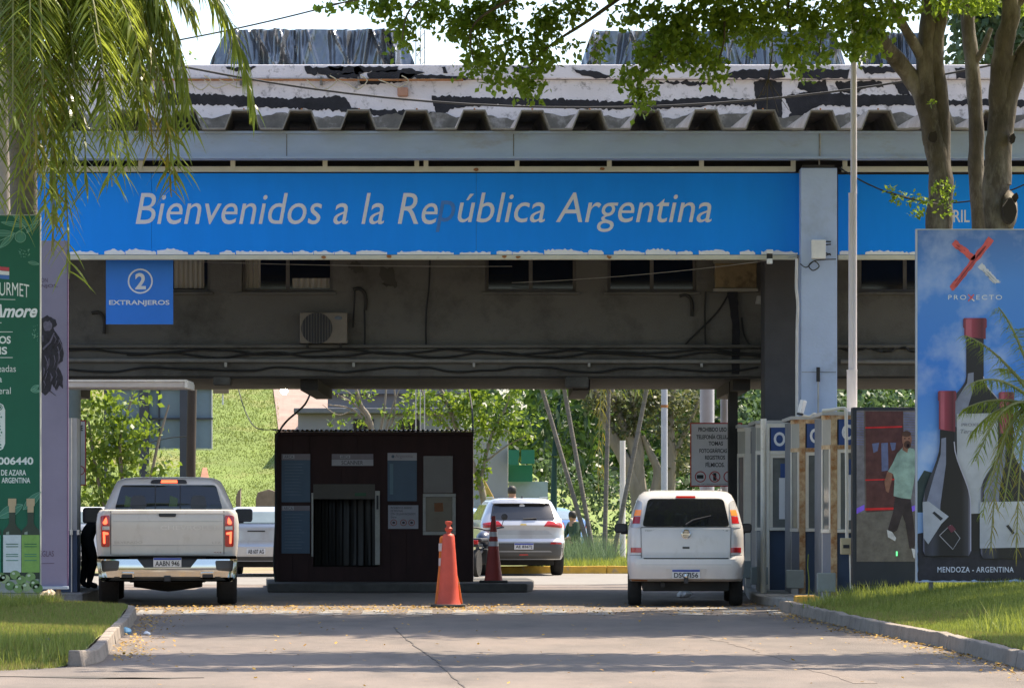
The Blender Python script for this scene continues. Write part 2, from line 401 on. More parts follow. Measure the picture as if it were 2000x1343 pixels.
blades('grass_right', P, 0.05, 0.012, m_grass); P = lawn_pts(30000, 30.0, 50, lambda D: rkx(D) + 0.07, lambda D: np.minimum(7.9, D * .145), zr); P = P[np.sin(P[:, 0] * 1.7 + 1) + np.sin(P[:, 1] * .9) > .2]; blades('dry_grass_right', P, .05, .012, m_grassdry) 
P = lawn_pts(9000, 46, 53.5, lambda D: rka(D) + 0.1, lambda D: D * .145, zr); q = RNG.uniform(0, 1, len(P)) < np.clip((P[:, 1] - 46.5) / 5, 0, 1)
P = P[q]; blades('tall_grass_right', P, 0.095, 0.014, m_grass, lean=0.7)
P = lawn_pts(42000, 32.7, 51.6, lambda D: -D * .145, lambda D: lkx(D) - 0.06, zlft); blades('grass_left', P, 0.05, 0.012, m_grass)
P = lawn_pts(12000, 32.7, 51.6, lambda D: -D * .145, lambda D: lkx(D) - 0.06, zlft); blades('dry_grass_left', P, 0.06, 0.012, m_grassdry)
P = np.concatenate([lawn_pts(2600, 48.3, 51.5, lambda D: -D * .145, lambda D: D * 0 - 6.0, zlft), lawn_pts(900, 34, 36.0, lambda D: -D * .14, lambda D: lkx(D) - .05, zlft)])
blades('tall_grass_left', P, 0.14, 0.013, m_grass, lean=0.7)
for (px, py, h, n) in ((1965, 1225, .34, 160), (1650, 1170, .24, 200), (1690, 1165, .22, 160), (1625, 1175, .26, 90), (1990, 1160, .3, 120), (1930, 1140, .22, 120)):
    D = GD(py, .2); x = X(px, D); p = np.stack([x + RNG.normal(0, .16, n), D + RNG.normal(0, .5, n), np.zeros(n)], 1); p[:, 2] = zr(p[:, 0], p[:, 1])
    tag(blades('grass_tuft', p, h * .75, 0.016, m_grass, lean=.9, kind='stuff'), 'tall unmown grass tuft ' + {1965: 'by the kerb below the wine billboard', 1650: 'at the tip of the lawn, beside the yellow block', 1690: 'in front of the foot of the lit screen', 1625: 'closest to the rusty ticket booth', 1990: 'under the right end of the wine billboard', 1930: 'under the middle of the wine billboard'}[px], 'grass tuft')

# ================================================================== border building
m_wall = M('grimy wall plaster', (0.155, 0.148, 0.134), 0.92, var=0.1, scale=1.2, bump=0.25, stain=(0.085, 0.08, 0.071), sscale=0.7, samt=0.45)
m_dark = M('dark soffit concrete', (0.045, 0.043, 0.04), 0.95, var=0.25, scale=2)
m_para = M('chalky white paint', (0.66, 0.63, 0.66), 0.9, var=0.08, scale=2, bump=0.25, stain=(0.10, 0.095, 0.09), sscale=6.5, samt=0.39)
m_tar = M('bitumen patch', (0.017, 0.017, 0.022), 0.85, var=0.5, scale=5, bump=0.3)
m_cem = M('bare cement', (0.15, 0.14, 0.125), 0.95, var=0.4, scale=3, stain=(0.34, 0.32, 0.31), sscale=3, samt=0.42)
m_glassd = M('dark window glass', (0.012, 0.012, 0.013), 0.08, var=0.2, spec=0.6)
m_frame = M('aged window frame', (0.14, 0.13, 0.12), 0.6, var=0.2)
m_curt = M('beige curtain', (0.42, 0.39, 0.34), 0.9, var=0.15, scale=6, stretch=(4, 1, .3))
m_pipe = M('galvanised pipe', (0.42, 0.41, 0.39), 0.55, 0.3, var=0.2, scale=5)
m_cable = M('black cable', (0.02, 0.02, 0.02), 0.7)
m_rust = M('rust', (0.30, 0.13, 0.045), 0.9, var=0.35, scale=8)
DB = 62.0; DBK = 67.4
bld = thing('border_building', 'dark concrete border post building raised over the traffic lanes', 'building', (0, DB, 0))
XL, XR = X(-450, DB), X(2450, DB)
wins = [(250, 410), (472, 650), (948, 1125), (1187, 1360), (1678, 1860), (2000, 2200)]
zs_, zt_ = Z(570, DB), 6.35
wl_ = [(X(a, DB), X(b, DB)) for a, b in wins]
W = MB(); W.box(XL, XR, DB, DB + .25, 3.98, zs_); W.box(XL, XR, DB, DB + .25, zt_, 7.3)
xs = [XL] + [q for w in wl_ for q in w] + [XR]
for i in range(0, len(xs), 2): W.box(xs[i], xs[i + 1], DB, DB + .25, zs_ + .001, zt_ - .001)
W.box(XL, XL + .25, DB + .25, DBK, 3.53, 8.3); W.box(XR - .25, XR, DB + .25, DBK, 3.53, 8.3); W.box(XL, XR, DBK, DBK + .25, 3.53, 8.3)
W.build('wall', m_wall, bld)
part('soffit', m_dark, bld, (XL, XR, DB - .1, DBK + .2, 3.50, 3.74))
part('lower_band', m_wall, bld, (XL, XR, DB - .14, DB - .001, 3.53, 3.975), bevel=.02)
part('ledge', m_wall, bld, (XL, XR, DB - .2, DB - .003, 3.985, 4.04), bevel=.012)
part('roof_slab', m_dark, bld, (XL, XR, DB + .26, DBK - .01, 8.0, 8.3))
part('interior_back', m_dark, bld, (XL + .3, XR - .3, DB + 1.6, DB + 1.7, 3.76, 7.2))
for i, (a, b) in enumerate(wl_):
    w = part('window', m_glassd, bld, (a + .05, b - .05, DB + .17, DB + .185, zs_ + .06, zt_ - .06))
    mid = (a + b) / 2
    part('frame', m_frame, w, (a + .003, b - .003, DB + .15, DB + .2, zs_ + .003, zs_ + .055), (a + .003, a + .05, DB + .15, DB + .2, zs_ + .056, zt_ - .003), (b - .05, b - .003, DB + .15, DB + .2, zs_ + .056, zt_ - .003), (mid - .03, mid + .03, DB + .145, DB + .2, zs_ + .056, zt_ - .003))
    part('sill', m_wall, w, (a - .06, b + .06, DB - .07, DB + .14, zs_ - .045, zs_ - .002), bevel=.01)
    if i in (0, 1):
        for c0, c1 in (((.55, .92),) if i == 0 else ((.03, .2), (.55, .96))):
            x0, x1 = a + (b - a) * c0, a + (b - a) * c1
            MB().grid(lambda u, v: (x0 + (x1 - x0) * u, DB + .155 + .012 * math.sin(u * 40), zs_ + .07 + (zt_ - zs_ - .2) * v if not (i == 1 and c0 > .5) else zs_ + .07 + .16 * v), 60, 1).build('curtain', m_curt, w)
# parapet with coping, tar patches and bare cement foot
part('parapet', m_para, bld, (XL, XR, DB - .04, DB + .24, 7.302, Z(157, DB)))
part('coping', m_para, bld, (XL, XR, DB - .12, DB + .3, Z(156, DB), Z(128, DB)), bevel=.02)
ft = [(a, 227 + 4 * math.sin(a * .021) + 3 * math.sin(a * .063 + 1) + random.uniform(-2.5, 2.5)) for a in range(-450, 2451, 9)]
for i_ in range(0, len(ft) - 1, 46):
    seg_ = ft[i_:i_ + 47]; MB().prism([(X(a, DB), Z(c, DB)) for a, c in [(seg_[0][0], 262)] + seg_ + [(seg_[-1][0], 262)]], DB - .055, DB - .041).build('parapet_foot', m_cem, bld)
def jag(pts, step=4, amp=1.5):
    out = []
    for i in range(len(pts)):
        a, b = pts[i], pts[(i + 1) % len(pts)]; n = max(1, int(math.hypot(b[0] - a[0], b[1] - a[1]) / step))
        for k in range(n):
            t = k / n; out.append((a[0] + (b[0] - a[0]) * t + random.gauss(0, amp * .5), a[1] + (b[1] - a[1]) * t + random.gauss(0, amp)))
    return out
tars = [[(300, 181), (350, 181), (430, 186), (560, 192), (645, 190), (655, 187), (676, 191), (686, 211), (720, 214), (800, 217), (850, 220), (872, 225), (760, 228), (700, 223), (650, 216), (560, 212), (450, 206), (300, 203)],
        [(843, 189), (875, 188), (960, 190), (1100, 194), (1220, 199), (1290, 198), (1390, 188), (1475, 195), (1475, 208), (1400, 206), (1300, 213), (1200, 214), (1100, 210), (1000, 206), (960, 205), (885, 212), (868, 223), (850, 222)],
        [(1472, 160), (1500, 156), (1527, 160), (1528, 236), (1500, 236), (1478, 214)],
        [(1530, 188), (1580, 180), (1650, 184), (1720, 186), (1800, 184), (1800, 205), (1730, 205), (1660, 208), (1600, 206), (1560, 230), (1535, 238), (1545, 220)],
        [(1560, 160), (1612, 158), (1618, 178), (1580, 182), (1556, 172)], [(1630, 160), (1720, 158), (1726, 170), (1690, 172), (1670, 183), (1640, 180)],
        [(1740, 160), (1772, 160), (1776, 186), (1760, 186)], [(1845, 196), (1930, 194), (2010, 197), (2010, 208), (1920, 206), (1850, 206)],
        [(700, 158), (745, 156), (790, 160), (760, 164), (705, 164)], [(1280, 160), (1340, 158), (1400, 162), (1350, 168)]]
for t in tars:
    MB().prism([(X(a, DB - .04), Z(b, DB - .04)) for a, b in jag(t)], DB - .046, DB - .042).build('tar_patch', m_tar, bld)
for t in ([(594, 130), (618, 130), (622, 147), (600, 146)], [(640, 131), (672, 131), (668, 139), (645, 138)], [(690, 130), (778, 131), (776, 140), (720, 141), (695, 147)], [(635, 146), (700, 142), (705, 154), (640, 154)], [(780, 143), (915, 151), (915, 155), (778, 154)], [(862, 131), (870, 131), (874, 144), (866, 144)], [(618, 131), (700, 130), (716, 142), (640, 146), (622, 144)], [(716, 141), (800, 133), (830, 142), (790, 155), (720, 154)], [(1000, 132), (1060, 131), (1050, 140), (1010, 141)], [(1680, 131), (1760, 131), (1750, 142), (1690, 144)], [(440, 131), (500, 130), (490, 137), (450, 138)],
          [(1120, 137), (1160, 138), (1195, 152), (1170, 155), (1130, 145)], [(1410, 147), (1440, 137), (1530, 136), (1535, 154), (1420, 154)], [(1560, 137), (1660, 136), (1655, 152), (1600, 155), (1560, 152)], [(1865, 132), (1895, 132), (1892, 154), (1868, 154)]):
    MB().prism([(X(a, DB - .12), Z(b, DB - .12)) for a, b in jag(t, 6, 1.4)], DB - .128, DB - .122).build('tar_patch', m_tar, bld)
# conduits, pipes and brackets on the wall
tubeobj('conduit', [(X(-300, DB), DB - .15, Z(157.5, DB)), (X(905, DB), DB - .15, Z(158.5, DB))], .018, m_rust, bld)
tubeobj('wall_pipe', [(X(100, DB), DB - .22, Z(704, DB)), (X(1488, DB), DB - .22, Z(707, DB))], .035, M('dusty pipe', (.24, .23, .21), .7, var=.2, scale=4), bld)
tubeobj('wall_pipe', [(X(1640, DB), DB - .22, Z(707, DB)), (X(2300, DB), DB - .22, Z(709, DB))], .035, M('dusty pipe', (.24, .23, .21)), bld)
for py, a, b in ((688, 120, 1490), (694, 250, 1490), (722, 130, 1480), (684, 1640, 2000)):
    pts = [(X(a + (b - a) * i / 40, DB), DB - .17 - .02 * (i % 3), Z(py + 4 * math.sin(i * .9 + py) + random.uniform(-2, 2), DB)) for i in range(41)]
    tubeobj('wall_cable', spline(pts, 3), .016, m_cable, bld, 6)
for px in (440, 690, 925, 1150, 1370):
    part('pipe_bracket', m_pipe, bld, pbox(px - 2, px + 3, 707, 716, DB - .235, DB - .141))
for (px, py, up) in ((690, 566, 1), (1327, 578, 1), (180, 612, 1)):
    c = [(px, py), (px + 12, py - 2), (px + 22, py + 6), (px + 25, py + 22), (px + 24, py + 40)]
    tubeobj('gooseneck_pipe', spline([(X(a, DB), DB - .05, Z(b, DB)) for a, b in c], 4), .028, m_dark, bld, 8)
for pts in ([(840, 500), (838, 560), (832, 620), (833, 690), (838, 735)], [(693, 566), (692, 600), (690, 640)], [(712, 605), (713, 650), (712, 690)], [(1425, 570), (1400, 610), (1350, 660), (1312, 690), (1200, 700)], [(1448, 620), (1455, 660), (1480, 690)], [(1378, 570), (1376, 620), (1378, 690)]):
    tubeobj('hanging_cable', spline([(X(a, DB), DB - .06, Z(b, DB)) for a, b in pts], 5), .014, m_cable, bld, 6)
MB().prism([(X(a, DB), Z(b, DB)) for a, b in jag([(1419, 565), (1440, 565), (1441, 600), (1444, 660), (1443, 730), (1428, 730), (1430, 640), (1424, 590)], 8, 1)], DB - .148, DB - .143).build('leak_stain', m_tar, bld)
MB().prism([(X(a, DB), Z(b, DB)) for a, b in jag([(1419, 565), (1440, 565), (1441, 600), (1444, 660), (1443, 682), (1429, 682), (1430, 640), (1424, 590)], 8, 1)], DB - .006, DB - .001).build('leak_stain', m_tar, bld)
for pts in ([(676, 515), (705, 512), (712, 528), (690, 535)], [(740, 520), (768, 522), (775, 560), (750, 556)]):
    MB().prism([(X(a, DB), Z(b, DB)) for a, b in jag(pts, 4, 3)], DB - .005, DB - .001).build('damp_stain', M('damp plaster', (.075, .07, .06), .95), bld)
for a, b, c, d in ((416, 450, 735, 752), (1104, 1150, 735, 757), (1260, 1300, 720, 730)):
    part('bracket_block', m_wall, bld, pbox(a, b, c, d, DB - .12, DB + .4), bevel=.03)
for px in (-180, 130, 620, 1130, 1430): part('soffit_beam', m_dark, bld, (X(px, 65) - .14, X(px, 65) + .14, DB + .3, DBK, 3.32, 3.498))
# piers that carry it
m_pier = M('dark grey pier', (0.085, 0.085, 0.095), 0.9, var=0.15, scale=2, bump=.2)
part('pier', m_pier, bld, (X(1492, 61), X(1557, 61), 60.9, 61.75, 0, 7.1), bevel=.02)
part('pier', m_dark, bld, pbox(1424, 1441, 740, 1200, 63.2, 63.6)[:4] + (0, 3.49))
m_col = M('grey painted column', (0.42, 0.43, 0.46), 0.7, var=0.1)
for px, D, r in ((1381, 72, .135), (1415, 70, .075)):
    MB().lathe([(r, 0), (r, 3.49 if D < 69 else 4.4)], (X(px, D), D, 0), n=20).build('round_column', m_col, bld, sm=60)
part('back_canopy', m_dark, bld, (X(-200, 72), X(1500, 72), 69.3, 69.6, 3.6, 3.9))
for px in (20, 2100): part('pier', m_pier, bld, (X(px, 65) - .3, X(px, 65) + .3, 64, 65, 0, 3.5))

# ================================================================== canopy in front of it
m_beam = M('grey blue beam paint', (0.34, 0.42, 0.56), 0.6, var=0.07, scale=1.5, stain=(0.3, 0.31, 0.33), sscale=0.9, samt=0.36, stretch=(1, 1, 2.5))
m_fc = M('fibre cement sheet', (0.30, 0.28, 0.26), 0.95, var=0.25, scale=3, bump=.3, stain=(.14, .13, .12), sscale=2, samt=.4)
m_cream = M('cream steel tube', (0.60, 0.58, 0.47), 0.55, var=0.08, scale=4, stain=(0.35, 0.2, 0.1), sscale=3, samt=.3)
m_column = M('pale column paint', (0.44, 0.53, 0.72), 0.75, var=0.06, scale=2, bump=.15, bscale=20, stain=(.37, .44, .58), sscale=1.4, samt=.4)
DS = 58.6
can = thing('canopy', 'flat canopy with grey beam and deep ribbed roof sheets over the lanes', 'canopy', (0, DS, 0))
b0 = MB(); zb0, zb1 = Z(310, 58.2), Z(257, 58.2); xa, xb = X(-330, DS), X(2350, DS)
b0.box(xa, xb, 58.2, 58.55, zb0, zb1); b0.build('beam', m_beam, can, bevel=.03, seg=3)
part('beam_lip', m_beam, can, (xa, xb, 58.16, 58.199, zb1 - .03, zb1 + .004), (xa, xb, 58.17, 58.199, zb0 + .002, zb0 + .035))
for px in (1003, 560, 1600): part('beam_joint', m_cem, can, (X(px, 58.2) - .006, X(px, 58.2) + .006, 58.196, 58.199, zb0 + .04, zb1 - .04))
pitch = 112.8 * 58.15 / F; zv = zb1 + .012
hb, ht, hh = .265, .155, .275
prof = [(-pitch / 2 + .002, 0), (-hb, 0), (-ht, hh), (ht, hh), (hb, 0), (pitch / 2 - .002, 0)]
def sheet_mesh():
    b = MB(); t = .022; n = len(prof); y0, y1 = 57.98 - DS, DB - .05 - DS
    nx = [(p[0], p[1] + (t if 0 < i < n - 1 else t)) for i, p in enumerate(prof)]
    out = [(-pitch / 2 + .002, t), (-hb - .012, t), (-ht - .012, hh + t), (ht + .012, hh + t), (hb + .012, t), (pitch / 2 - .002, t)]
    loop = prof + out[::-1]; m = len(loop)
    vs_ = [(x, y0, z) for x, z in loop] + [(x - .06 * (y1 - y0), y1, z + .02) for x, z in loop]
    fs_ = [(i + m, (i + 1) % m + m, (i + 1) % m, i) for i in range(m)]
    for i in range(n - 1):
        a, c = i, i + 1; d, e = m - 2 - i, m - 1 - i
        fs_ += [(a, c, d, e), (e + m, d + m, c + m, a + m)]
    return b.add(vs_, fs_).mesh('roof_sheet')
sm_ = sheet_mesh(); sm_.materials.append(m_fc)
for i in range(-7, 17):
    o = bpy.data.objects.new('roof_sheet', sm_); COL.objects.link(o); o.parent = can
    o.location = (X(475.5 + 112.8 * i, 58.15), random.uniform(-.02, .02), zv + random.uniform(-.004, .004))
    if -4 < i < 14:
        cx_ = o.location.x
        tubeobj('roof_bolt', [(cx_, 58.25, zv + hh + .01), (cx_, 58.25, zv + hh + .07)], .012, m_rust, can, 6)
zr0, zr1 = Z(336, DS), Z(324, DS)
parts('rail', m_cream, can, (xa, X(1552, DS), 58.56, 58.66, zr0, zr1 - .01), (X(1644, DS), xb, 58.56, 58.66, zr0, zr1 - .01), bevel=.008)
parts('rail', m_cream, can, (xa, X(1552, DS), 58.57, 58.64, Z(312, DS), Z(309, DS)), (X(1644, DS), xb, 58.57, 58.64, Z(312, DS), Z(309, DS)))
for px in (-85, 95, 275, 455, 635, 814, 832, 1010, 1190, 1370, 1549, 1650, 1830, 2010):
    part('rail_post', m_cream, can, (X(px - 4.5, DS), X(px + 4.5, DS), 58.552, 58.655, zr0 + .006, Z(308, DS)))
parts('inner_beam', m_dark, can, (xa, xb, 59.6, 59.9, 6.62, 7.1), (xa, xb, 61.0, 61.2, 6.62, 7.1))
parts('bottom_tube', m_cream, can, (xa, X(1557, DS), 58.6, 58.7, Z(507, DS), Z(497.5, DS)), (X(1637, DS), xb, 58.6, 58.7, Z(507, DS), Z(497.5, DS)), bevel=.01)
for px, py in ((985, 501), (760, 501), (930, 332), (1176, 330), (1190, 502), (1012, 502), (632, 502)):
    MB().prism([(X(a, DS), Z(b_, DS)) for a, b_ in jag(ell(px, py, 5, 3, 8), 3, .6)], 58.54 if py < 400 else 58.593, 58.548 if py < 400 else 58.598).build('rust_spot', m_rust, can)
col = part('column', m_column, can, (X(1564, 58.3), X(1635, 58.3), 58.3, 58.85, 0, Z(328, 58.3)), bevel=.012)
part('column_joint', m_cem, col, (X(1566, 58.3), X(1633, 58.3), 58.296, 58.2985, Z(727, 58.3), Z(726, 58.3)))
part('column_cap', m_dark, can, (X(1568, 58.3), X(1630, 58.3), 58.32, 58.8, Z(327.5, 58.3), Z(322, 58.3)))
tubeobj('cap_rod', [(X(1601, 58.3), 58.4, Z(322, 58.3)), (X(1601, 58.3), 58.4, zb0)], .012, m_pipe, can)
tubeobj('rod', [(X(1601, 58.3), 58.19, zb0 + .03), (X(1601, 58.3), 58.19, zb1 - .03)], .01, m_pipe, can)
tubeobj('drain_pipe', spline([(X(1556, 58.3), 58.27, Z(505, 58.3)), (X(1555, 58.3), 58.27, Z(560, 58.3)), (X(1558, 58.3), 58.27, Z(600, 58.3)), (X(1556, 58.3), 58.27, Z(700, 58.3)), (X(1557, 58.3), 58.27, Z(1180, 58.3))], 4), .024, M('white plastic pipe', (.62, .6, .58), .5), can)
for px in (-260, 2290): part('column', m_column, can, (X(px, 58.3), X(px + 71, 58.3), 58.3, 58.85, 0, zb0 - .002), bevel=.012)
# column fittings
bx = thing('junction_box', 'white plastic junction box with cable stubs on the pale column', 'box', (X(1599, 58.3), 58.28, Z(505, 58.3)))
part('case', M('white plastic', (.78, .77, .75), .45), bx, pbox(1585, 1613, 468, 505, 58.2, 58.299), bevel=.012)
for a, c in (((1613, 472), (1623, 472)), ((1613, 478), (1623, 477)), ((1613, 494), (1623, 498)), ((1613, 499), (1622, 495))):
    tubeobj('cable_stub', [(X(a[0], 58.25), 58.25, Z(a[1], 58.25)), (X(c[0], 58.25), 58.25, Z(c[1], 58.25))], .01, m_cable, bx, 6)
tubeobj('loose_cable', spline([(X(a, 58.25), 58.26, Z(b_, 58.25)) for a, b_ in ((1563, 515), (1575, 522), (1590, 510), (1600, 520), (1588, 528), (1580, 518), (1595, 508), (1633, 506))], 5), .008, m_cable, bx, 6)
tg = thing('clamped_rod', 'thin rod with black grip fixed upright on the column', 'rod', (X(1598, 58.3), 58.26, Z(820, 58.3)))
tubeobj('rod', [(X(1598, 58.26), 58.26, Z(820, 58.26)), (X(1598, 58.26), 58.26, Z(744, 58.26))], .014, m_pipe, tg)
tubeobj('grip', [(X(1598, 58.26), 58.26, Z(745, 58.26)), (X(1598, 58.26), 58.26, Z(717, 58.26))], .028, m_cable, tg)
fl = thing('photocell_lamp', 'small grey and white photocell lamp under the end of the blue sign', 'lamp', (X(1503, 58.4), 58.45, Z(515, 58.4)))
part('cap', M('white plastic', (.7, .7, .7)), fl, pbox(1497, 1510, 487, 495, 58.4, 58.52), bevel=.01); part('body', m_cable, fl, pbox(1498, 1509, 495.5, 504, 58.41, 58.51)); part('lens', M('white plastic', (.7, .7, .7)), fl, pbox(1498, 1509, 504.5, 515, 58.41, 58.51), bevel=.01)

# ------------------------------------------------------------------ the blue welcome sign
m_blue = M('blue vinyl', (0.0, 0.27, 0.96), 0.5, var=0.06, scale=1.6, spec=.3, stretch=(1, 1, .25))
m_silver = M('silver lettering', (0.72, 0.71, 0.76), 0.5, var=.05)
m_white = M('white print', (0.8, 0.8, 0.8), 0.55, var=.03)
m_torn = M('torn white vinyl', (0.82, 0.82, 0.84), 0.6, var=.05)
sg = thing('welcome_sign', 'long bright blue sign reading Bienvenidos a la República Argentina', 'sign', (X(700, DS), DS, Z(497, DS)))
for a, b_ in ((-340, 296), (296, 930), (930, 1562)):
    part('panel', m_blue, sg, (X(a, DS) + .002, X(b_, DS) - .002, 58.6, 58.68, Z(497, DS), Z(338.5, DS)))
D6 = 58.597
ptext('lettering', 'Bienvenidos a la Re', m_silver, sg, 265, 855, 377, 438, D6, shear=.22)
ptext('faded_letter', 'p', M('faded letter', (.06, .2, .55), .6), sg, 851, 889, 392, 453, D6, shear=.22)
ptext('lettering', 'ública Argentina', m_silver, sg, 894, 1390, 376, 453, D6, shear=.22)
def torn(parent, a, b_):
    x = a
    while x < b_:
        w = min(random.choice((40, 60, 85, 110, 30)), b_ - x); h = random.uniform(2.5, 8.5); pts = [(x, 497)]
        n = max(6, int(w / 4))
        for i in range(n + 1):
            t = i / n; pts.append((x + w * t, 496 - h * (0.35 + 0.65 * math.sin(math.pi * min(1, t + .1)) ** .6) - random.choice((0, .4, 1.2, 3.0))))
        pts.append((x + w, 497)); art('torn_strip', pts, m_torn, parent, DS - .001, 0.6); x += w + random.choice((1, 2, 12, 20))
torn(sg, 132, 1558)
sr = thing('lane_sign', 'shorter blue sign ending in RIL, behind the tree trunks', 'sign', (X(1800, DS), DS, Z(497, DS)))
part('panel', m_blue, sr, (X(1637, DS), X(2350, DS), 58.6, 58.68, Z(497, DS), Z(341, DS))); torn(sr, 1640, 1800)
ptext('lettering', 'RIL', M('silver lettering', (.6, .6, .66)), sr, 1862, 1894, 410, 434, D6, bold=.01)
# square hanging sign: 2 EXTRANJEROS
hs = thing('hanging_sign', 'square blue sign with a circled 2 and EXTRANJEROS hanging under the canopy', 'sign', (X(272, 59), 59, Z(505, 59)))
m_blue2 = M('blue hanging vinyl', (0.02, 0.2, 0.72), .45, var=.06, scale=2)
part('panel', m_blue2, hs, pbox(207, 338, 504, 633, 59, 59.05)); 
parts('hanger', m_cream, hs, pbox(225, 228, 490, 504, 59.01, 59.03), pbox(318, 321, 490, 504, 59.01, 59.03))
ring('circle', 274, 549, 24.5, 3, m_white, hs, 59); ptext('numeral', '2', m_white, hs, 264, 285, 533, 565, 58.996, bold=.03)
ptext('lettering', 'EXTRANJEROS', m_white, hs, 213, 331, 586, 598, 58.996, bold=.02)
# overhead cables
def cable(label, pts, r=.018, s=.3, mat=m_cable):
    o = MB().tube(sag(pts[0], pts[1], s, 24), r, 6).build('overhead_cable', mat, sm=60); return tag(o, label, 'cable', 'cables strung over the site')
W3 = lambda px, py, D: (X(px, D), D, Z(py, D))
cable('thin cable rising to the top edge beside the palm', (W3(150, 110, 60), W3(760, -20, 60)), .012, .1)
cable('black cable sagging in front of the white parapet', (W3(200, 95, 60.5), W3(2100, 90, 60.5)), .017, .95)
cable('cable strung just under the left half of the blue sign', (W3(130, 500, 60), W3(1000, 520, 61)), .006, .05, m_pipe)
cable('cable slanting under the right half of the blue sign', (W3(1000, 552, 61.5), W3(1560, 500, 58.5)), .006, .06, m_pipe)
cable('dark cable crossing the short blue sign behind the tree', (W3(1640, 328, 58.2), W3(2100, 300, 56)), .012, .62)
# wall loops of old cable
for i, px in enumerate((395, 440, 470, 640, 700, 780)):
    q = [(px - 40, 158), (px - 20, 165 + random.uniform(0, 10)), (px, 168 + random.uniform(0, 10)), (px + 18, 160), (px + 5, 150)]
    tubeobj('cable_loop', spline([(X(a, DB), DB - .16, Z(b_, DB)) for a, b_ in q], 5), .010, M('yellowed cable', (.45, .4, .28), .8), bld, 6)
for px in (312, 468, 625, 698): part('clip_bracket', m_cem, bld, pbox(px, px + 4, 150, 166, DB - .165, DB - .041))
part('broken_brick', M('brick', (.4, .22, .15), .95, var=.25), bld, pbox(776, 797, 170, 188, DB - .17, DB - .041), bevel=.02)

# ------------------------------------------------------------------ tarpaulins over roof equipment
m_tarp = M('silver black tarpaulin', (0.20, 0.21, 0.225), 0.22, 0.6, var=.12, scale=2.5)
from mathutils import noise as mnoise
def tarp(label, x0, x1, s0, s1, ytop, D, depth, seed):
    zb_, zt2 = 8.28, Z(ytop, D); rr = random.Random(int(seed)); folds = [(rr.uniform(0, 1), rr.gauss(0, .16), rr.uniform(.004, .014), rr.uniform(.03, .13) * rr.choice((1, 1, -.6))) for _ in range(int((x1 - x0) / 9))]
    def fn(u, v):
        px = x0 + (x1 - x0) * u; a = min(1, (px - x0) / s0, (x1 - px) / s1); a = max(0, a)
        hgt = (zt2 - zb_) * (0.15 + 0.85 * a ** .7)
        if v < .42: t = v / .42; y = D + depth * .12 * t; z = zb_ + hgt * t
        elif v < .58: t = (v - .42) / .16; y = D + depth * (.12 + .76 * t); z = zb_ + hgt * (1 - .03 * math.sin(math.pi * t) * (1 + math.sin(u * 17 + seed)))
        else: t = (v - .58) / .42; y = D + depth * (.88 + .12 * t); z = zb_ + hgt * (1 - t)
        if False: sk_ = math.sin(u * 5.3 + seed) * 2.5; q = Vector((u * 13 + v * sk_ + seed, v * 1.6, seed)); q2 = Vector((u * 30 - v * sk_ * 2.2 + seed, v * 4 + u * 9, 3.3)); q3 = Vector((u * 75 + v * 9, v * 16 - u * 20, seed))
        d = 0; n2 = 0
        for u0, du, wd_, am in folds: e_ = (u - u0 - du * (v - .42)) / wd_; d += am * math.exp(-e_ * e_) if abs(e_) < 3 else 0
        d += .05 * mnoise.noise(Vector((u * 7 + seed, v * 3, seed))) + .012 * mnoise.noise(Vector((u * 60, v * 22, seed))); d *= .35 + .65 * math.sin(math.pi * min(1, max(0, v / .85)))
        return (X(px, D) + .03 * n2, y - d, z + .015 * n2 * (v > .3))
    o = MB().grid(fn, 260, 50).build('tarpaulin', m_tarp, sm=75); return tag(o, label, 'tarpaulin', 'tarpaulins on the roof')
tarp('wrinkled silver grey tarpaulin standing clear against the sky on the roof', 400, 818, 42, 40, 55, 63.2, 1.6, 1.0)
tarp('silver tarpaulin mostly hidden behind the overhanging leaves on the roof', 1128, 1660, 30, 30, 58, 63.4, 1.6, 5.0)
tarp('silver tarpaulin on the roof behind the tree trunk and flagpole', 1672, 1852, 20, 25, 62, 63.8, 1.4, 9.0)
# lattice mast behind the roof
ms_ = thing('lattice_mast', 'thin pale lattice antenna mast behind the first tarpaulin', 'mast', (X(821, 80), 80, 0))
bm_ = MB(); xc, s_ = X(821, 80), .09; zt3 = Z(60, 80)
for dx, dy in ((-s_, -s_), (s_, -s_), (0, s_)): bm_.tube([(xc + dx, 80 + dy, 0), (xc + dx, 80 + dy, zt3)], .012, 5)
zz = 7.5; k = 0
while zz < zt3 - .2:
    q = ((-s_, -s_), (s_, -s_), (0, s_)); a, c = q[k % 3], q[(k + 1) % 3]; bm_.tube([(xc + a[0], 80 + a[1], zz), (xc + c[0], 80 + c[1], zz + .2)], .007, 4); zz += .1; k += 1
bm_.build('lattice', m_pipe, ms_); tubeobj('tip', [(xc, 80, zt3), (xc, 80, zt3 + .8)], .012, m_pipe, ms_)
# ================================================================== scanner kiosk on its island
isl = thing('traffic_island', 'low concrete island under the dark kiosk between the lanes', 'island', (X(780, 66), 66, 0))
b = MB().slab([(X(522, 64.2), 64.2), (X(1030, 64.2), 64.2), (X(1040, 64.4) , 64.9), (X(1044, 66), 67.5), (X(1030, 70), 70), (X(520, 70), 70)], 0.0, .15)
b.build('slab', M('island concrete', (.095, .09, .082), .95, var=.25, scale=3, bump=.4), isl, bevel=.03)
DK = 66.0; z0k = .15
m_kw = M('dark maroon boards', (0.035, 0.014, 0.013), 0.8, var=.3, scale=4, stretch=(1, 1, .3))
m_kj = M('pale door jamb', (.42, .41, .37), .7, var=.2, scale=6)
m_slate = M('slate blue poster', (0.06, 0.11, 0.17), .5, var=.08); m_pgrey = M('grey poster header', (.22, .19, .21), .5); m_pwhite = M('grey white poster', (.42, .41, .44), .55)
m_ink = M('dark ink', (.03, .03, .035), .6)
